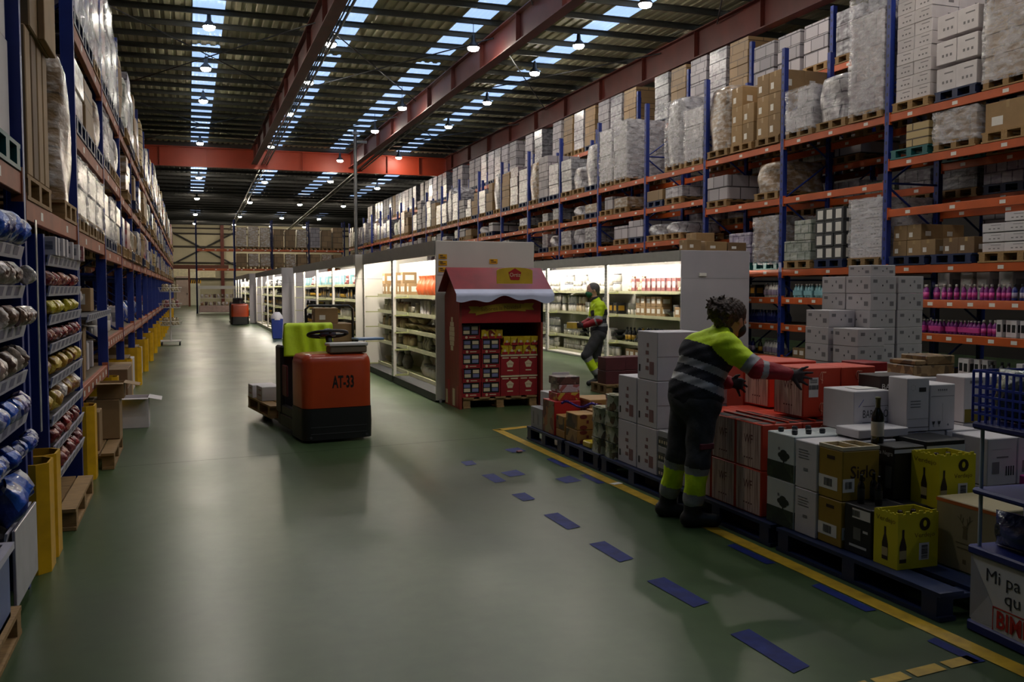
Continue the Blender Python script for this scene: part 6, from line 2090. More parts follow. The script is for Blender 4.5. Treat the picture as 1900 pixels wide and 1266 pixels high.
for k in range(2):
    o = mk('bread_bag', mb1, None, (3.54, 3.25 - .32 * k, .99), 0, None, (.88, .9, 1))
    tag(o, f'dark green bread bag in the blue wire basket, {["first", "second", "third"][k]} from the far end', 'bread bag', 'bread bags in the wire basket')
    o = mk('bread_bag', mb1, None, (3.73, 3.24 - .32 * k, .99), 0, None, (.88, .9, 1))
    tag(o, f'dark bread bag at the back of the blue wire basket, {["first", "second", "third"][k]} from the far end', 'bread bag', 'bread bags in the wire basket')
for k in range(4):
    o = mk('bread_bag', mb2, None, (3.545 + .17 * (k % 2), 3.25 - .29 * (k // 2), .41), .06 * k)
    tag(o, f'blue bread bag on the low trolley shelf, {["front", "rear"][k % 2]} one, {["first", "second", "third"][k // 2]} from far end', 'bread bag', 'bread bags on the low trolley shelf')
# ================================================================ the order picker
OR = pm('truck_orange', (176, 64, 26), .32, var=.1, scale=3, coat=.35)
def roundrect(x0, x1, y0, y1, r, n=6):
    pts = []
    for cx, cy, a0 in ((x1 - r, y1 - r, 0), (x0 + r, y1 - r, 90), (x0 + r, y0 + r, 180), (x1 - r, y0 + r, 270)):
        for k in range(n + 1):
            a = math.radians(a0 + 90 * k / n)
            pts.append((cx + r * math.cos(a), cy + r * math.sin(a)))
    return pts
def shell(b, rings, mi=0, sm=True):
    """rings: list of (points, z) all with the same count"""
    n = len(rings[0][0])
    vs = [(x, y, z) for pts, z in rings for x, y in pts]
    fs = [(k * n + i, k * n + (i + 1) % n, (k + 1) * n + (i + 1) % n, (k + 1) * n + i) for k in range(len(rings) - 1) for i in range(n)]
    b.add(vs, fs, mi, sm)
    b.add(vs[-n:], [tuple(range(n))], mi)
    b.add(vs[:n], [tuple(range(n))[::-1]], mi)
def truck(label, loc, rz, text=None, full=True):
    t = thing('order_picker', label, 'pallet truck', loc, rz)
    b = MB()
    shell(b, [(roundrect(-.37, .37, 0, .52, .1), .36), (roundrect(-.37, .37, 0, .52, .1), .82), (roundrect(-.362, .362, .008, .515, .1), .87), (roundrect(-.34, .34, .03, .5, .09), .905), (roundrect(-.29, .29, .08, .45, .07), .92)])
    if text:
        b.text(text, .13, MY(.05, -.0015, .62) @ Matrix.Scale(1.35, 4, (0, 1, 0)), 1, .235, .004)
    hood = b.obj('hood', [OR, pm('truck_ink', (20, 18, 18), .5, var=0)], t)
    b = MB()
    shell(b, [(roundrect(-.375, .375, -.008, .54, .1), .03), (roundrect(-.378, .378, -.01, .54, .1), .2), (roundrect(-.374, .374, -.006, .53, .1), .355)])
    b.box(-.3, .3, -.013, -.008, .16, .168, 1)
    b.box(-.3, .3, -.013, -.008, .09, .098, 1)
    for x in (-.3, .3):
        b.cyl((x, -.016, .06), (x, -.006, .06), .014, n=10, mi=1)
    b.obj('bumper', [BLACK, DARK], t)
    b = MB()
    b.cbox(-.35, .35, .5, 1.1, .06, .2, .015)
    b.cbox(-.35, -.29, .5, 1.1, .2, .3, .01)
    b.obj('platform', [BLACK], t)
    b = MB()
    b.cbox(-.36, -.33, .14, .5, .36, .84, .008)
    b.box(-.365, -.36, .2, .3, .5, .8, 1)
    b.obj('side_cover', [DARK, GREYC], t)
    b = MB()
    b.cbox(-.35, .35, 1.08, 1.2, .06, .94, .02)
    b.cbox(-.36, -.3, 1.0, 1.24, .2, .96, .02)
    b.cbox(.3, .36, 1.0, 1.24, .2, .96, .02)
    b.cbox(-.22, .24, 1.06, 1.14, .9, 1.17, .03)
    b.obj('backrest', [BLACK], t)
    MB().cbox(-.345, -.325, .8, 1.0, .4, .75, .01).obj('side_pad', pm('truck_maroon', (92, 34, 40), .5), t)
    b = MB()
    b.cyl((0, .24, .9), (0, .36, 1.09), .035, n=12)
    b.obj('steering_column', BLACK, t)
    M = Matrix.Translation((0, .38, 1.11)) @ Matrix.Rotation(math.radians(-14), 4, 'X')
    b = MB()
    b.tube([(.21 * math.cos(a * math.pi / 16), .17 * math.sin(a * math.pi / 16), 0) for a in range(32)], .018, 8, 0, True, M)
    for a in (.3, 2.84, 4.71):
        b.tube([(.05 * math.cos(a), .05 * math.sin(a), -.01), (.2 * math.cos(a), .16 * math.sin(a), 0)], .014, 6, 0, False, M)
    b.lathe([(.085, -.03), (.09, .0), (.07, .04), (.03, .055)], 16, 1, M)
    b.obj('steering_wheel', [BLACK, pm('hub_grey', (70, 70, 84), .25)], t)
    b = MB()
    for sx in (-1, 1):
        b.cbox(sx * .2 - .09, sx * .2 + .09, 1.2, 2.5, .05, .095, .01)
        b.cyl((sx * .2 - .05, 2.4, .045), (sx * .2 + .05, 2.4, .045), .042, n=12)
    b.obj('forks', BLACK, t)
    b = MB()
    b.cyl((-.12, .25, .09), (.12, .25, .09), .09, n=18)
    b.obj('drive_wheel', BLACK, t)
    return t
TH = math.radians(8.6)
t = truck('orange and black order picker lettered AT-33 standing in the aisle', (1.46, 9.83, 0), TH, 'AT-33')
TM_ = Matrix.Translation((1.46, 9.83, 0)) @ Matrix.Rotation(TH, 4, 'Z')
def on_truck(o, x, y, z, rz=0):
    o.location = TM_ @ Vector((x, y, z))
    o.rotation_euler = (0, 0, TH + rz)
    return o
o = mk('clipboard_tray', MB().cbox(-.2, .2, -.07, .09, 0, .07, .012).mesh('clipboard_tray', pm('tray_beige', (120, 106, 88), .5)))
tag(on_truck(o, .12, .095, .923), 'beige tray lying on the hood of the lettered order picker', 'tray')
o = mk('paper_block', MB().cbox(-.21, .21, -.08, .1, 0, .035, .008).mesh('paper_block', WHITE))
tag(on_truck(o, .12, .095, .995), 'thick white writing pad on the hood of the lettered order picker', 'writing pad')
o = mk('tablet', MB().cbox(-.15, .15, -.1, .1, 0, .025, .006).mesh('tablet', [pm('tablet_blue', (110, 140, 176), .3)]))
tag(on_truck(o, .42, .3, 1.04, .1), 'pale blue tablet beside the steering wheel', 'tablet')
mk('arm', MB().box(-.02, .02, -.02, .02, -.11, 0).mesh('arm', BLACK), o, (-.14, 0, 0))
# lime jacket thrown over the backrest
LIME = pm('hi_vis_lime', (196, 226, 20), .6, var=.1, scale=12, bump=.3, bscale=14)
b = MB()
def jk(u, v):
    # u across, v from front hem over the top to the back hem
    x = -.26 + .5 * u
    s_ = v * 1.0
    if v < .42:
        k = v / .42
        y, z = .965 + .04 * k, .84 + .35 * k
    elif v < .55:
        k = (v - .42) / .13
        y, z = 1.005 + .18 * k, 1.19 + .018 * math.sin(math.pi * k)
    else:
        k = (v - .55) / .45
        y, z = 1.185 + .09 * min(1, k * 2), 1.19 - .42 * k
    f = .012 * math.sin(23 * u + 5 * v) + .01 * math.sin(11 * u - 4 * v)
    fl = -.05 * max(0, (.2 - u) / .2) * (1 if v < .45 else .3)
    return (x + fl * (1 - abs(2 * min(v / .84, 1) - 1)) - .09 * max(0, .25 - u) * max(0, .42 - v) * 8, y - f - .012 * (v < .5) + (.012 if v > .5 else 0), z)
b.grid(jk, 30, 40)
o = b.obj('hi_vis_jacket', LIME)
sm_ = o.modifiers.new('thickness', 'SOLIDIFY')
sm_.thickness = .012
tag(on_truck(o, 0, 0, 0), 'lime yellow work jacket hung over the order picker backrest', 'jacket')
o = mk('pallet', pallet_mesh(.8, 1.2, WOOD))
tag(on_truck(o, 0, 1.95, .1), 'wooden pallet carried on the forks of the lettered order picker', 'pallet')
for k, (x, y, sx, sy, sz, nm) in enumerate(((-.2, 2.0, .36, .3, .17, 'nearer'), (-.26, 2.36, .3, .24, .16, 'farther'))):
    o = mk('carton', carton_mesh(('tk', k), sx, sy, sz, [WHITEC, INKR], d_white))
    tag(on_truck(o, x, y, .246), f'white carton on the pallet behind the lettered order picker, {nm} one', 'carton')
truck('small distant orange order picker parked by the gondolas far down the aisle', (2.1, 42.6, 0), math.radians(2))
# trolley of brown cartons beyond the order picker
t = thing('platform_trolley', 'black-framed platform trolley of brown cartons behind the order picker', 'trolley', (2.05, 15.2, 0))
MB().cbox(-.4, .4, -.5, .5, .16, .2, .01).obj('deck', BLACK, t)
b = MB()
for y in (-.46,):
    b.tube([(-.36, -.5, .2), (-.36, -.5, 1.28), (-.3, -.5, 1.33), (.3, -.5, 1.33), (.36, -.5, 1.28), (.36, -.5, .2)], .02, 8)
b.obj('handle', BLACK, t)
for x in (-.32, .32):
    for y in (-.4, .4):
        MB().cyl((x - .02, y, .08), (x + .02, y, .08), .08, n=12).obj('wheel', BLACK, t)
n = 0
for z in (.202, .485, .768):
    for x in (-.19, .19):
        for y in (14.95, 15.36):
            carton('kraft', 2.05 + x, y, z, .36, .38, .28, f'brown carton on the trolley, {["bottom", "middle", "upper"][n // 4]} layer, {["left", "left", "right", "right"][n % 4]} {["near", "far"][n % 2]}', 0, 'brown cartons on the platform trolley')
            n += 1
carton('kraft', 2.02, 15.0, 1.051, .36, .38, .24, 'single brown carton topping the platform trolley')
# litter on the floor
tag(MB().cbox(-.03, .03, -.02, .02, 0, .02, .006).obj('wrapper', CRD, None, (3.02, 8.6, .002), .4), 'crumpled red wrapper on the green floor near the yellow line', 'wrapper')
tag(MB().box(-.05, .05, -.03, .03, 0, .002).obj('paper', TAGW, None, (3.28, 6.95, .004), .3), 'small scrap of white paper on the yellow line', 'paper')
# ================================================================ people
def V3(*a):
    return np.array(a, dtype=np.float64)
def d_cone(P, a, b, ra, rb):
    a, b = np.asarray(a, float), np.asarray(b, float)
    ab = b - a
    t = np.clip(((P - a) @ ab) / max(ab @ ab, 1e-9), 0, 1)
    q = P - (a + t[..., None] * ab)
    return np.sqrt((q * q).sum(-1)) - (ra + (rb - ra) * t)
def d_ell(P, c, r, Rm):
    q = (P - np.asarray(c, float)) @ Rm / np.asarray(r, float)
    k0 = np.sqrt((q * q).sum(-1))
    k1 = np.sqrt(((q / np.asarray(r, float)) ** 2).sum(-1)) + 1e-9
    return k0 * (k0 - 1) / k1
def prim_d(p, P):
    if p[0] == 'c':
        return d_cone(P, p[1], p[2], p[3], p[4])
    return d_ell(P, p[1], p[2], p[3])
def prim_box(p, m):
    if p[0] == 'c':
        a, b = np.asarray(p[1], float), np.asarray(p[2], float)
        r_ = max(p[3], p[4]) + m
        return np.minimum(a, b) - r_, np.maximum(a, b) + r_
    r_ = max(p[2]) + m
    return np.asarray(p[1], float) - r_, np.asarray(p[1], float) + r_
def sdf_mesh(name, prims, res, mats, region=None, warp=None):
    """one smooth continuous surface grown round tapered limbs; region(P, face centres) -> material numbers"""
    los, his = zip(*[prim_box(p, .05) for p in prims])
    lo, hi = np.min(los, 0), np.max(his, 0)
    n = np.ceil((hi - lo) / res).astype(int) + 1
    Dm = np.full(n, .08)
    for p in prims:
        k = p[-1]
        a, b = prim_box(p, .06 + k)
        i0 = np.maximum(np.floor((a - lo) / res).astype(int), 0)
        i1 = np.minimum(np.ceil((b - lo) / res).astype(int) + 1, n)
        ax = [lo[q] + res * np.arange(i0[q], i1[q]) for q in range(3)]
        P = np.stack(np.meshgrid(*ax, indexing='ij'), -1)
        d = prim_d(p, P)
        sl = tuple(slice(i0[q], i1[q]) for q in range(3))
        o = Dm[sl]
        h = np.clip(.5 + .5 * (o - d) / k, 0, 1)
        Dm[sl] = o * (1 - h) + d * h - k * h * (1 - h)
    if warp:
        ax = [lo[q] + res * np.arange(n[q]) for q in range(3)]
        Dm = Dm + warp(np.stack(np.meshgrid(*ax, indexing='ij'), -1))
    ins = Dm < 0
    c = n - 1
    acc, cnt = np.zeros((*c, 3)), np.zeros(c)
    corners = [(i, j, k) for i in (0, 1) for j in (0, 1) for k in (0, 1)]
    sh = lambda A, o: A[o[0]:o[0] + c[0], o[1]:o[1] + c[1], o[2]:o[2] + c[2]]
    for x in range(8):
        for y in range(x + 1, 8):
            A, B = corners[x], corners[y]
            if sum(abs(A[q] - B[q]) for q in range(3)) != 1:
                continue
            m = sh(ins, A) != sh(ins, B)
            da, db = sh(Dm, A)[m], sh(Dm, B)[m]
            t = da / (da - db)
            acc[m] += np.array(A) + t[:, None] * (np.array(B) - np.array(A))
            cnt[m] += 1
    act = cnt > 0
    idx = np.full(c, -1)
    idx[act] = np.arange(act.sum())
    vs = (np.argwhere(act) + acc[act] / cnt[act][:, None]) * res + lo
    fs = []
    for q in range(3):
        e = [0, 0, 0]
        e[q] = 1
        A = ins[:n[0] - e[0], :n[1] - e[1], :n[2] - e[2]]
        B = ins[e[0]:, e[1]:, e[2]:]
        u, v = [(1, 2), (2, 0), (0, 1)][q]
        w_ = np.argwhere(A != B)
        w_ = w_[(w_[:, u] > 0) & (w_[:, v] > 0) & (w_[:, u] < c[u]) & (w_[:, v] < c[v])]
        w_ = w_[(w_ < c).all(1)]
        g = []
        for du, dv in ((-1, -1), (0, -1), (0, 0), (-1, 0)):
            z = w_.copy()
            z[:, u] += du
            z[:, v] += dv
            g.append(idx[z[:, 0], z[:, 1], z[:, 2]])
        g = np.stack(g, 1)
        flip = ~A[w_[:, 0], w_[:, 1], w_[:, 2]]
        g[flip] = g[flip][:, ::-1]
        fs.append(g)
    fs = np.concatenate(fs)
    fs = fs[(fs >= 0).all(1)]
    me = bpy.data.meshes.new(name)
    me.from_pydata(vs.tolist(), [], fs.tolist())
    for m in mats:
        me.materials.append(m)
    me.polygons.foreach_set('use_smooth', [True] * len(fs))
    if region is not None:
        fc = vs[fs].mean(1)
        near = np.argmin(np.stack([prim_d(p, fc) for p in prims]), 0)
        me.polygons.foreach_set('material_index', region(near, fc).astype(np.int32))
    me.update()
    return me
def frame(f, u=(0, 0, 1)):
    """columns: forward, left, up"""
    f = V3(*f) / np.linalg.norm(f)
    l = np.cross(V3(*u), f)
    l /= np.linalg.norm(l)
    return np.stack([f, l, np.cross(f, l)], 1)
SKIN = pm('skin', (176, 128, 104), .55, var=.05, scale=30)
SKIN2 = pm('skin_pale', (206, 158, 136), .55, var=.05, scale=30)
NAVYC = pm('work_navy', (36, 36, 44), .8, var=.12, scale=40, bump=.15, bscale=60)
TROU = pm('work_trousers', (58, 58, 60), .85, var=.14, scale=25, bump=.2, bscale=35)
REFL = pm('reflective_band', (150, 150, 152), .4, var=.1, scale=40)
HIV = pm('hi_vis_cloth', (208, 238, 22), .65, var=.08, scale=20, bump=.2, bscale=30)
SLR = pm('sleeve_red', (150, 18, 34), .65, var=.14, scale=18, bump=.25, bscale=26)
BOOT = pm('boot_black', (26, 25, 25), .6, var=.2, scale=30)
GLV = pm('glove_dark', (40, 22, 26), .6, var=.3, scale=40)
MSKB = pm('mask_black', (22, 30, 28), .7, var=.1)
MSKG = pm('mask_green', (28, 104, 66), .7, var=.08)
HAIRB = pm('hair_brown', (58, 40, 30), .6, var=.35, scale=60, bump=.5, bscale=80)
HAIRG = pm('hair_grey', (96, 92, 88), .6, var=.3, scale=60, bump=.4, bscale=80)
EYEW = pm('eye_white', (220, 216, 210), .3, var=0)
def hand_prims(w, fwd, up_, fingers, thumb, r=.0095, k=.006):
    """palm from the wrist w, five separate fingers: (base, mid, tip) chains"""
    out = []
    c = w + fwd * .05
    out.append(('c', w, w + fwd * .03, .026, .028, .02))
    side = np.cross(fwd, up_)
    for s_ in (-.026, -.009, .009, .026):
        out.append(('c', w + fwd * .025 + side * s_ * .7, w + fwd * .085 + side * s_, .017, .014, .012))
    for a, b, c_2 in fingers:
        out.append(('c', a, b, r * 1.08, r, k))
        out.append(('c', b, c_2, r, r * .82, k))
    a, b, c_2 = thumb
    out.append(('c', a, b, r * 1.35, r * 1.15, .01))
    out.append(('c', b, c_2, r * 1.15, r * .9, k))
    return out
def make_person(name, label, J, face, opts):
    """J: joints; face: direction the face looks; returns the root"""
    root = thing('person', label, 'person', tuple(J['root']))
    O = J['root']
    J = {k: (V3(*v) - V3(*O)) for k, v in J.items()}
    res = opts['res']
    F = frame(face)                                   # head frame
    T = frame(opts['chest_dir'], tuple(J['neckb'] - J['pelvis']))      # torso frame
    k_ = .035
    head = J['head']
    hd = lambda f, l, u: head + F @ V3(f, l, u)
    ln = opts.get('bulk', 1.)
    body = [('e', J['pelvis'], (.115 * ln, .165 * ln, .13), T, .05), ('e', J['waist'], (.105 * ln, .15 * ln, .13), T, .06), ('e', J['chest'], (.115 * ln, .165 * ln, .15), T, .06),
            ('c', J['chest'] + (J['neckb'] - J['chest']) * .5, J['neckb'], .085, .06, .05), ('c', J['neckb'], J['neck'], .055, .05, .03), ('c', J['neck'], hd(0, 0, -.02), .05, .052, .02)]
    nb = len(body)
    body += [('e', hd(-.012, 0, .02), (.098, .074, .1), F, .03), ('e', hd(.03, 0, -.045), (.062, .055, .07), F, .03), ('c', hd(.085, 0, .012), hd(.106, 0, -.022), .012, .016, .012), ('e', hd(.088, 0, -.06), (.016, .026, .012), F, .012)]
    for sg in (-1, 1):
        body += [('e', hd(-.012, sg * .076, -.005), (.02, .009, .031), F, .008), ('e', hd(.074, sg * .033, .012), (.014, .016, .01), F, .008)]
    nh = len(body)
    for s_ in 'rl':
        body += [('c', J[s_ + 'sh'], J[s_ + 'elb'], .056, .044, .04), ('c', J[s_ + 'elb'], J[s_ + 'wri'], .043, .029, .02), ('c', J['chest'] + (J['neckb'] - J['chest']) * .45, J[s_ + 'sh'], .07, .058, .05)]
    na = len(body)
    for s_ in 'rl':
        body += [('c', J[s_ + 'hip'], J[s_ + 'knee'], .092 * ln, .062, .05), ('c', J[s_ + 'knee'], J[s_ + 'knee'] + (J[s_ + 'ank'] - J[s_ + 'knee']) * .4, .06, .062, .03), ('c', J[s_ + 'knee'] + (J[s_ + 'ank'] - J[s_ + 'knee']) * .4, J[s_ + 'ank'], .06, .042, .03),
                 ('c', J[s_ + 'heel'], J[s_ + 'toe'], .036, .03, .03)]
    nl = len(body)
    for s_ in 'rl':
        body += opts['hands'](J, s_)
    def reg(near, P):
        m = np.zeros(len(near), int)
        m[near >= nl] = 1
        return m
    me = sdf_mesh('body', body, res, [opts['skin'], opts['glove']], reg)
    mk('body', me, root)
    for sg in (-1, 1):
        MB().lathe([(.001, -.011), (.008, -.008), (.011, 0), (.008, .008), (.001, .011)], 12).obj('eye', EYEW, root, tuple(hd(.0775, sg * .033, .013)))
        MB().lathe([(.001, -.004), (.0045, -.0025), (.0055, 0), (.0045, .0025), (.001, .004)], 10).obj('pupil', BLACK, root, tuple(hd(.0862, sg * .033, .013)))
    # jacket
    g = .017
    jk_ = []
    for p in (body[0], body[1], body[2]):
        jk_.append(('e', p[1] + (T @ V3(0, 0, .035) if p is body[0] else 0), tuple(x + g + .006 for x in p[2]), T, .06))
    jk_.append(('c', body[3][1], body[3][2], .085 + g, .06 + g, .05))
    jk_.append(('c', J['neckb'], J['neckb'] + (J['neck'] - J['neckb']) * .75, .066, .066, .015))
    n0 = len(jk_)
    for s_ in 'rl':
        e_2 = J[s_ + 'wri'] - (J[s_ + 'wri'] - J[s_ + 'elb']) * .06
        jk_ += [('c', J[s_ + 'sh'], J[s_ + 'elb'], .056 + g + .006, .044 + g + .006, .04), ('c', J[s_ + 'elb'], e_2, .043 + g + .005, .03 + g, .02), ('c', body[nb][1] * 0 + J['chest'] + (J['neckb'] - J['chest']) * .45, J[s_ + 'sh'], .07 + g, .058 + g, .05)]
    ax = J['neckb'] - J['pelvis']
    al = np.linalg.norm(ax)
    def regj(near, P):
        s_ = ((P - J['pelvis']) @ ax) / (al * al)
        m = np.zeros(len(near), int)                              # 0 navy
        m[s_ > opts['yoke']] = 1                                  # lime yoke
        for a, b in opts['bands']:
            m[(s_ > a) & (s_ < b)] = 2
        for q, sd in enumerate('rl'):
            a, b, c = J[sd + 'sh'], J[sd + 'elb'], J[sd + 'wri']
            up_ = near == n0 + 3 * q
            tu = ((P - a) @ (b - a)) / ((b - a) @ (b - a))
            m[up_] = np.where(tu[up_] < .72, 1, np.where(tu[up_] < .95, 2, 3))
            fo = near == n0 + 3 * q + 1
            tf = ((P - b) @ (c - b)) / ((c - b) @ (c - b))
            m[fo] = np.where((tf[fo] > opts['fband'][0]) & (tf[fo] < opts['fband'][1]), 2, 3)
            sh_ = near == n0 + 3 * q + 2
            m[sh_ & (s_ > opts['yoke'] - .05)] = 1
        m[(near == 4)] = 0
        return m
    ph = opts.get('phase', 0)
    wr = lambda P: .0035 * np.sin(38 * P[..., 2] + 21 * P[..., 0] + ph) * np.sin(27 * P[..., 1] - 17 * P[..., 0]) + .002 * np.sin(90 * P[..., 2] + 40 * P[..., 1])
    mk('jacket', sdf_mesh('jacket', jk_, res, [NAVYC, HIV, REFL, SLR], regj, wr), root)
    # trousers
    tr = [('e', body[0][1], tuple(x + .016 for x in body[0][2]), T, .05)]
    for s_ in 'rl':
        kn, an = J[s_ + 'knee'], J[s_ + 'ank']
        e_2 = kn + (an - kn) * .86
        tr += [('c', J[s_ + 'hip'], kn, .092 * ln + .014, .062 + .017, .05), ('c', kn, e_2, .078, .07, .03)]
    def regt(near, P):
        m = np.zeros(len(near), int)
        for q, sd in enumerate('rl'):
            kn, an = J[sd + 'knee'], J[sd + 'ank']
            t_ = ((P - kn) @ (an - kn)) / ((an - kn) @ (an - kn))
            w_ = near == 2 + 2 * q
            m[w_] = np.where(t_[w_] < .1, 0, np.where(t_[w_] < .26, 1, np.where(t_[w_] < .7, 2, np.where(t_[w_] < .86, 1, 1))))
        return m
    wt = lambda P: .0045 * np.sin(33 * P[..., 2] + 25 * P[..., 0] + ph) * np.sin(24 * P[..., 1] - 13 * P[..., 0])
    mk('trousers', sdf_mesh('trousers', tr, res, [TROU, REFL, HIV], regt, wt), root)
    for s_ in 'rl':
        he, to, an = J[s_ + 'heel'], J[s_ + 'toe'], J[s_ + 'ank']
        kn = J[s_ + 'knee']
        bt = [('c', he, to, .05, .043, .03), ('c', he + (to - he) * .15, an, .05, .052, .03), ('c', an, an + (kn - an) * .22, .054, .06, .03)]
        b = mk('boot', sdf_mesh('boot', bt, res, [BOOT]), root)
    return root, J, F, hd
# ---- the woman reaching over the wine cartons
def hands_w(J, s_):
    w = J[s_ + 'wri']
    o = V3(*JW['root'])
    if s_ == 'r':
        P = [[(3.741, 5.198, 1.056), (3.776, 5.186, 1.076), (3.808, 5.174, 1.088)], [(3.752, 5.192, 1.038), (3.798, 5.176, 1.05), (3.838, 5.162, 1.05)],
             [(3.75, 5.19, 1.018), (3.796, 5.174, 1.02), (3.832, 5.162, 1.01)], [(3.742, 5.192, 1.0), (3.778, 5.178, .988), (3.806, 5.168, .97)]]
        th = [(3.712, 5.19, 1.012), (3.738, 5.176, .968), (3.756, 5.168, .942)]
    else:
        P = [[(3.55, 5.612, .972), (3.58, 5.6, .972), (3.606, 5.588, .962)], [(3.557, 5.605, .955), (3.592, 5.594, .944), (3.618, 5.582, .924)],
             [(3.554, 5.603, .938), (3.584, 5.594, .912), (3.604, 5.584, .888)], [(3.545, 5.606, .923), (3.562, 5.6, .89), (3.57, 5.595, .86)]]
        th = [(3.525, 5.62, .972), (3.546, 5.606, .996), (3.566, 5.596, 1.006)]
    fi = [tuple(V3(*q) - o for q in f) for f in P]
    fw_ = np.mean([f[0] for f in fi], 0) - w
    fw_ /= np.linalg.norm(fw_)
    acr = fi[0][0] - fi[3][0]
    u = np.cross(acr / np.linalg.norm(acr), fw_)
    return hand_prims(w, fw_, u, fi, tuple(V3(*q) - o for q in th))
JW = dict(root=(3.2, 5.56, 0), pelvis=(3.218, 5.6, .85), waist=(3.235, 5.59, .965), chest=(3.295, 5.585, 1.14), neckb=(3.405, 5.585, 1.295), neck=(3.442, 5.58, 1.325), head=(3.497, 5.572, 1.385),
          rsh=(3.345, 5.425, 1.228), relb=(3.488, 5.285, 1.08), rwri=(3.69, 5.214, 1.042), lsh=(3.42, 5.745, 1.2), lelb=(3.455, 5.77, .96), lwri=(3.512, 5.64, .95),
          rheel=(3.145, 5.55, .05), rank=(3.182, 5.54, .135), rtoe=(3.31, 5.47, .045), rknee=(3.205, 5.52, .435), rhip=(3.24, 5.53, .83),
          lheel=(3.125, 5.87, .05), lank=(3.165, 5.85, .135), ltoe=(3.27, 5.76, .045), lknee=(3.19, 5.77, .44), lhip=(3.225, 5.71, .825))
rootw, Jw, Fw, hdw = make_person('person', 'person in lime and navy work jacket with curly brown bun reaching over orange cartons', JW, (.9, .22, -.38),
    dict(res=.0075, chest_dir=(.84, .5, -.1), skin=SKIN, glove=GLV, yoke=.74, bands=[(.16, .27), (.4, .5)], fband=(.16, .34), hands=hands_w, bulk=1.05))
hp = [('e', hdw(-.03, 0, .04), (.1, .088, .1), Fw, .03), ('c', hdw(-.07, .0, -.05), hdw(-.08, 0, .05), .05, .07, .03)]
rr_ = random.Random(4)
bc = hdw(-.135, .0, .015)
hp.append(('e', bc, (.088, .092, .088), Fw, .03))
for k in range(90):
    d = V3(rr_.gauss(0, 1), rr_.gauss(0, 1), rr_.gauss(0, 1))
    d /= np.linalg.norm(d)
    p = bc + d * .085
    hp.append(('c', p, p + V3(rr_.uniform(-.03, .03), rr_.uniform(-.03, .03), rr_.uniform(-.035, .02)) + d * .012, .014, .006, .008))
hcut = lambda P: np.where(((P - hdw(0, 0, 0)) @ Fw)[..., 0] > .055, .05, 0.) * (((P - hdw(0, 0, 0)) @ Fw)[..., 2] < .075)
mk('hair', sdf_mesh('hair', hp, .0065, [HAIRB], None, lambda P: hcut(P) + .004 * np.sin(160 * P[..., 0]) * np.sin(150 * P[..., 1] + 120 * P[..., 2])), rootw)
def mask_part(root, hd, F, mats):
    mp = [('e', hd(.05, 0, -.045), (.068, .066, .058), F, .02), ('c', hd(.1, 0, -.02), hd(.07, 0, -.09), .022, .02, .02)]
    mk('face_mask', sdf_mesh('face_mask', mp, .006, mats), root)
    for sg in (-1, 1):
        MB().tube([tuple(hd(.05, sg * .064, -.03)), tuple(hd(.02, sg * .078, -.01)), tuple(hd(-.01, sg * .086, .02))], .0025, 6).obj('mask_strap', mats, root)
mask_part(rootw, hdw, Fw, [MSKB])
pk = MB().cbox(-.055, .055, -.008, .008, -.02, .02, .004)
o = pk.obj('pocket_flap', pm('flap_maroon', (96, 26, 40), .7, var=.1), rootw, tuple(Jw['rhip'] * .3 + Jw['rknee'] * .7 + V3(.01, -.082, .0)), .1)
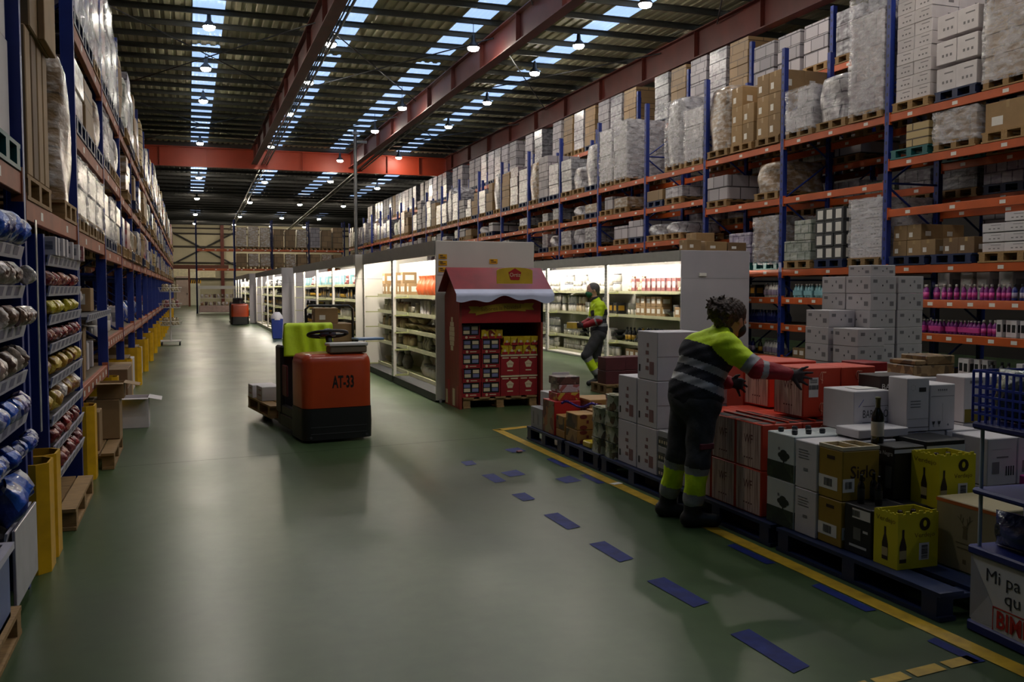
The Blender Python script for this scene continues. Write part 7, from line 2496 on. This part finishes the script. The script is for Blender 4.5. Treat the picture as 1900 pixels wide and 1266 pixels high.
# ---- the man walking with a yellow box
JM = dict(root=(6.38, 14.27, 0), head=(6.31, 14.345, 1.56), neck=(6.352, 14.33, 1.43), neckb=(6.375, 14.32, 1.385), chest=(6.42, 14.3, 1.2), waist=(6.42, 14.29, .98), pelvis=(6.405, 14.28, .86),
          lsh=(6.36, 14.15, 1.31), lelb=(6.31, 14.1, 1.07), lwri=(6.11, 14.2, .985), rsh=(6.42, 14.47, 1.31), relb=(6.38, 14.53, 1.06), rwri=(6.14, 14.44, .985),
          lhip=(6.36, 14.19, .83), lknee=(6.14, 14.19, .5), lank=(6.33, 14.16, .175), ltoe=(6.195, 14.2, .04), lheel=(6.385, 14.14, .115),
          rhip=(6.44, 14.37, .83), rknee=(6.4, 14.38, .47), rank=(6.48, 14.365, .12), rtoe=(6.35, 14.38, .04), rheel=(6.52, 14.36, .05))
def hands_m(J, s_):
    w = J[s_ + 'wri']
    y = .03 if s_ == 'l' else -.03
    fw_ = V3(-.85, y * 4, .1)
    fw_ /= np.linalg.norm(fw_)
    up_ = V3(0, 0, 1.)
    side = np.cross(fw_, up_)
    fi = []
    for k in range(4):
        z = .03 - .02 * k
        a = w + fw_ * .08 + V3(0, 0, z)
        b = w + fw_ * (.115 - .004 * abs(k - 1)) + V3(0, 0, z * 1.1)
        fi.append((a, b, b + fw_ * .02 + V3(0, y * .6, -.008)))
    th = (w + fw_ * .03 + V3(0, 0, .02), w + fw_ * .055 + V3(0, y * .3, .05), w + fw_ * .085 + V3(0, y * .5, .06))
    return hand_prims(w, fw_, side, fi, th)
rootm, Jm, Fm, hdm = make_person('person', 'person with grey hair and green mask striding left with a yellow box', JM, (-.97, .1, -.22),
    dict(res=.009, chest_dir=(-.96, .25, 0), skin=SKIN2, glove=GLV, yoke=.72, bands=[(.2, .29), (.44, .53)], fband=(.05, .22), hands=hands_m, phase=2))
hp = [('e', hdm(-.03, 0, .035), (.095, .083, .095), Fm, .03), ('c', hdm(-.08, 0, -.05), hdm(-.08, 0, .03), .045, .06, .03)]
mcut = lambda P: np.where(((P - hdm(0, 0, 0)) @ Fm)[..., 0] > .045, .05, 0.)
mk('hair', sdf_mesh('hair', hp, .008, [HAIRG], None, mcut), rootm)
mask_part(rootm, hdm, Fm, [MSKG])
o = mk('yellow_box', MB().cbox(-.09, .09, -.1, .1, 0, .1, .004).box(-.08, .08, -.09, .09, .1, .104, 1).mesh('yellow_box', [pm('box_yellow', (214, 178, 70), .5, var=.08), TAGW]), None, (5.985, 14.32, .94), .1)
tag(o, 'yellow box held in both hands by the striding worker', 'box')
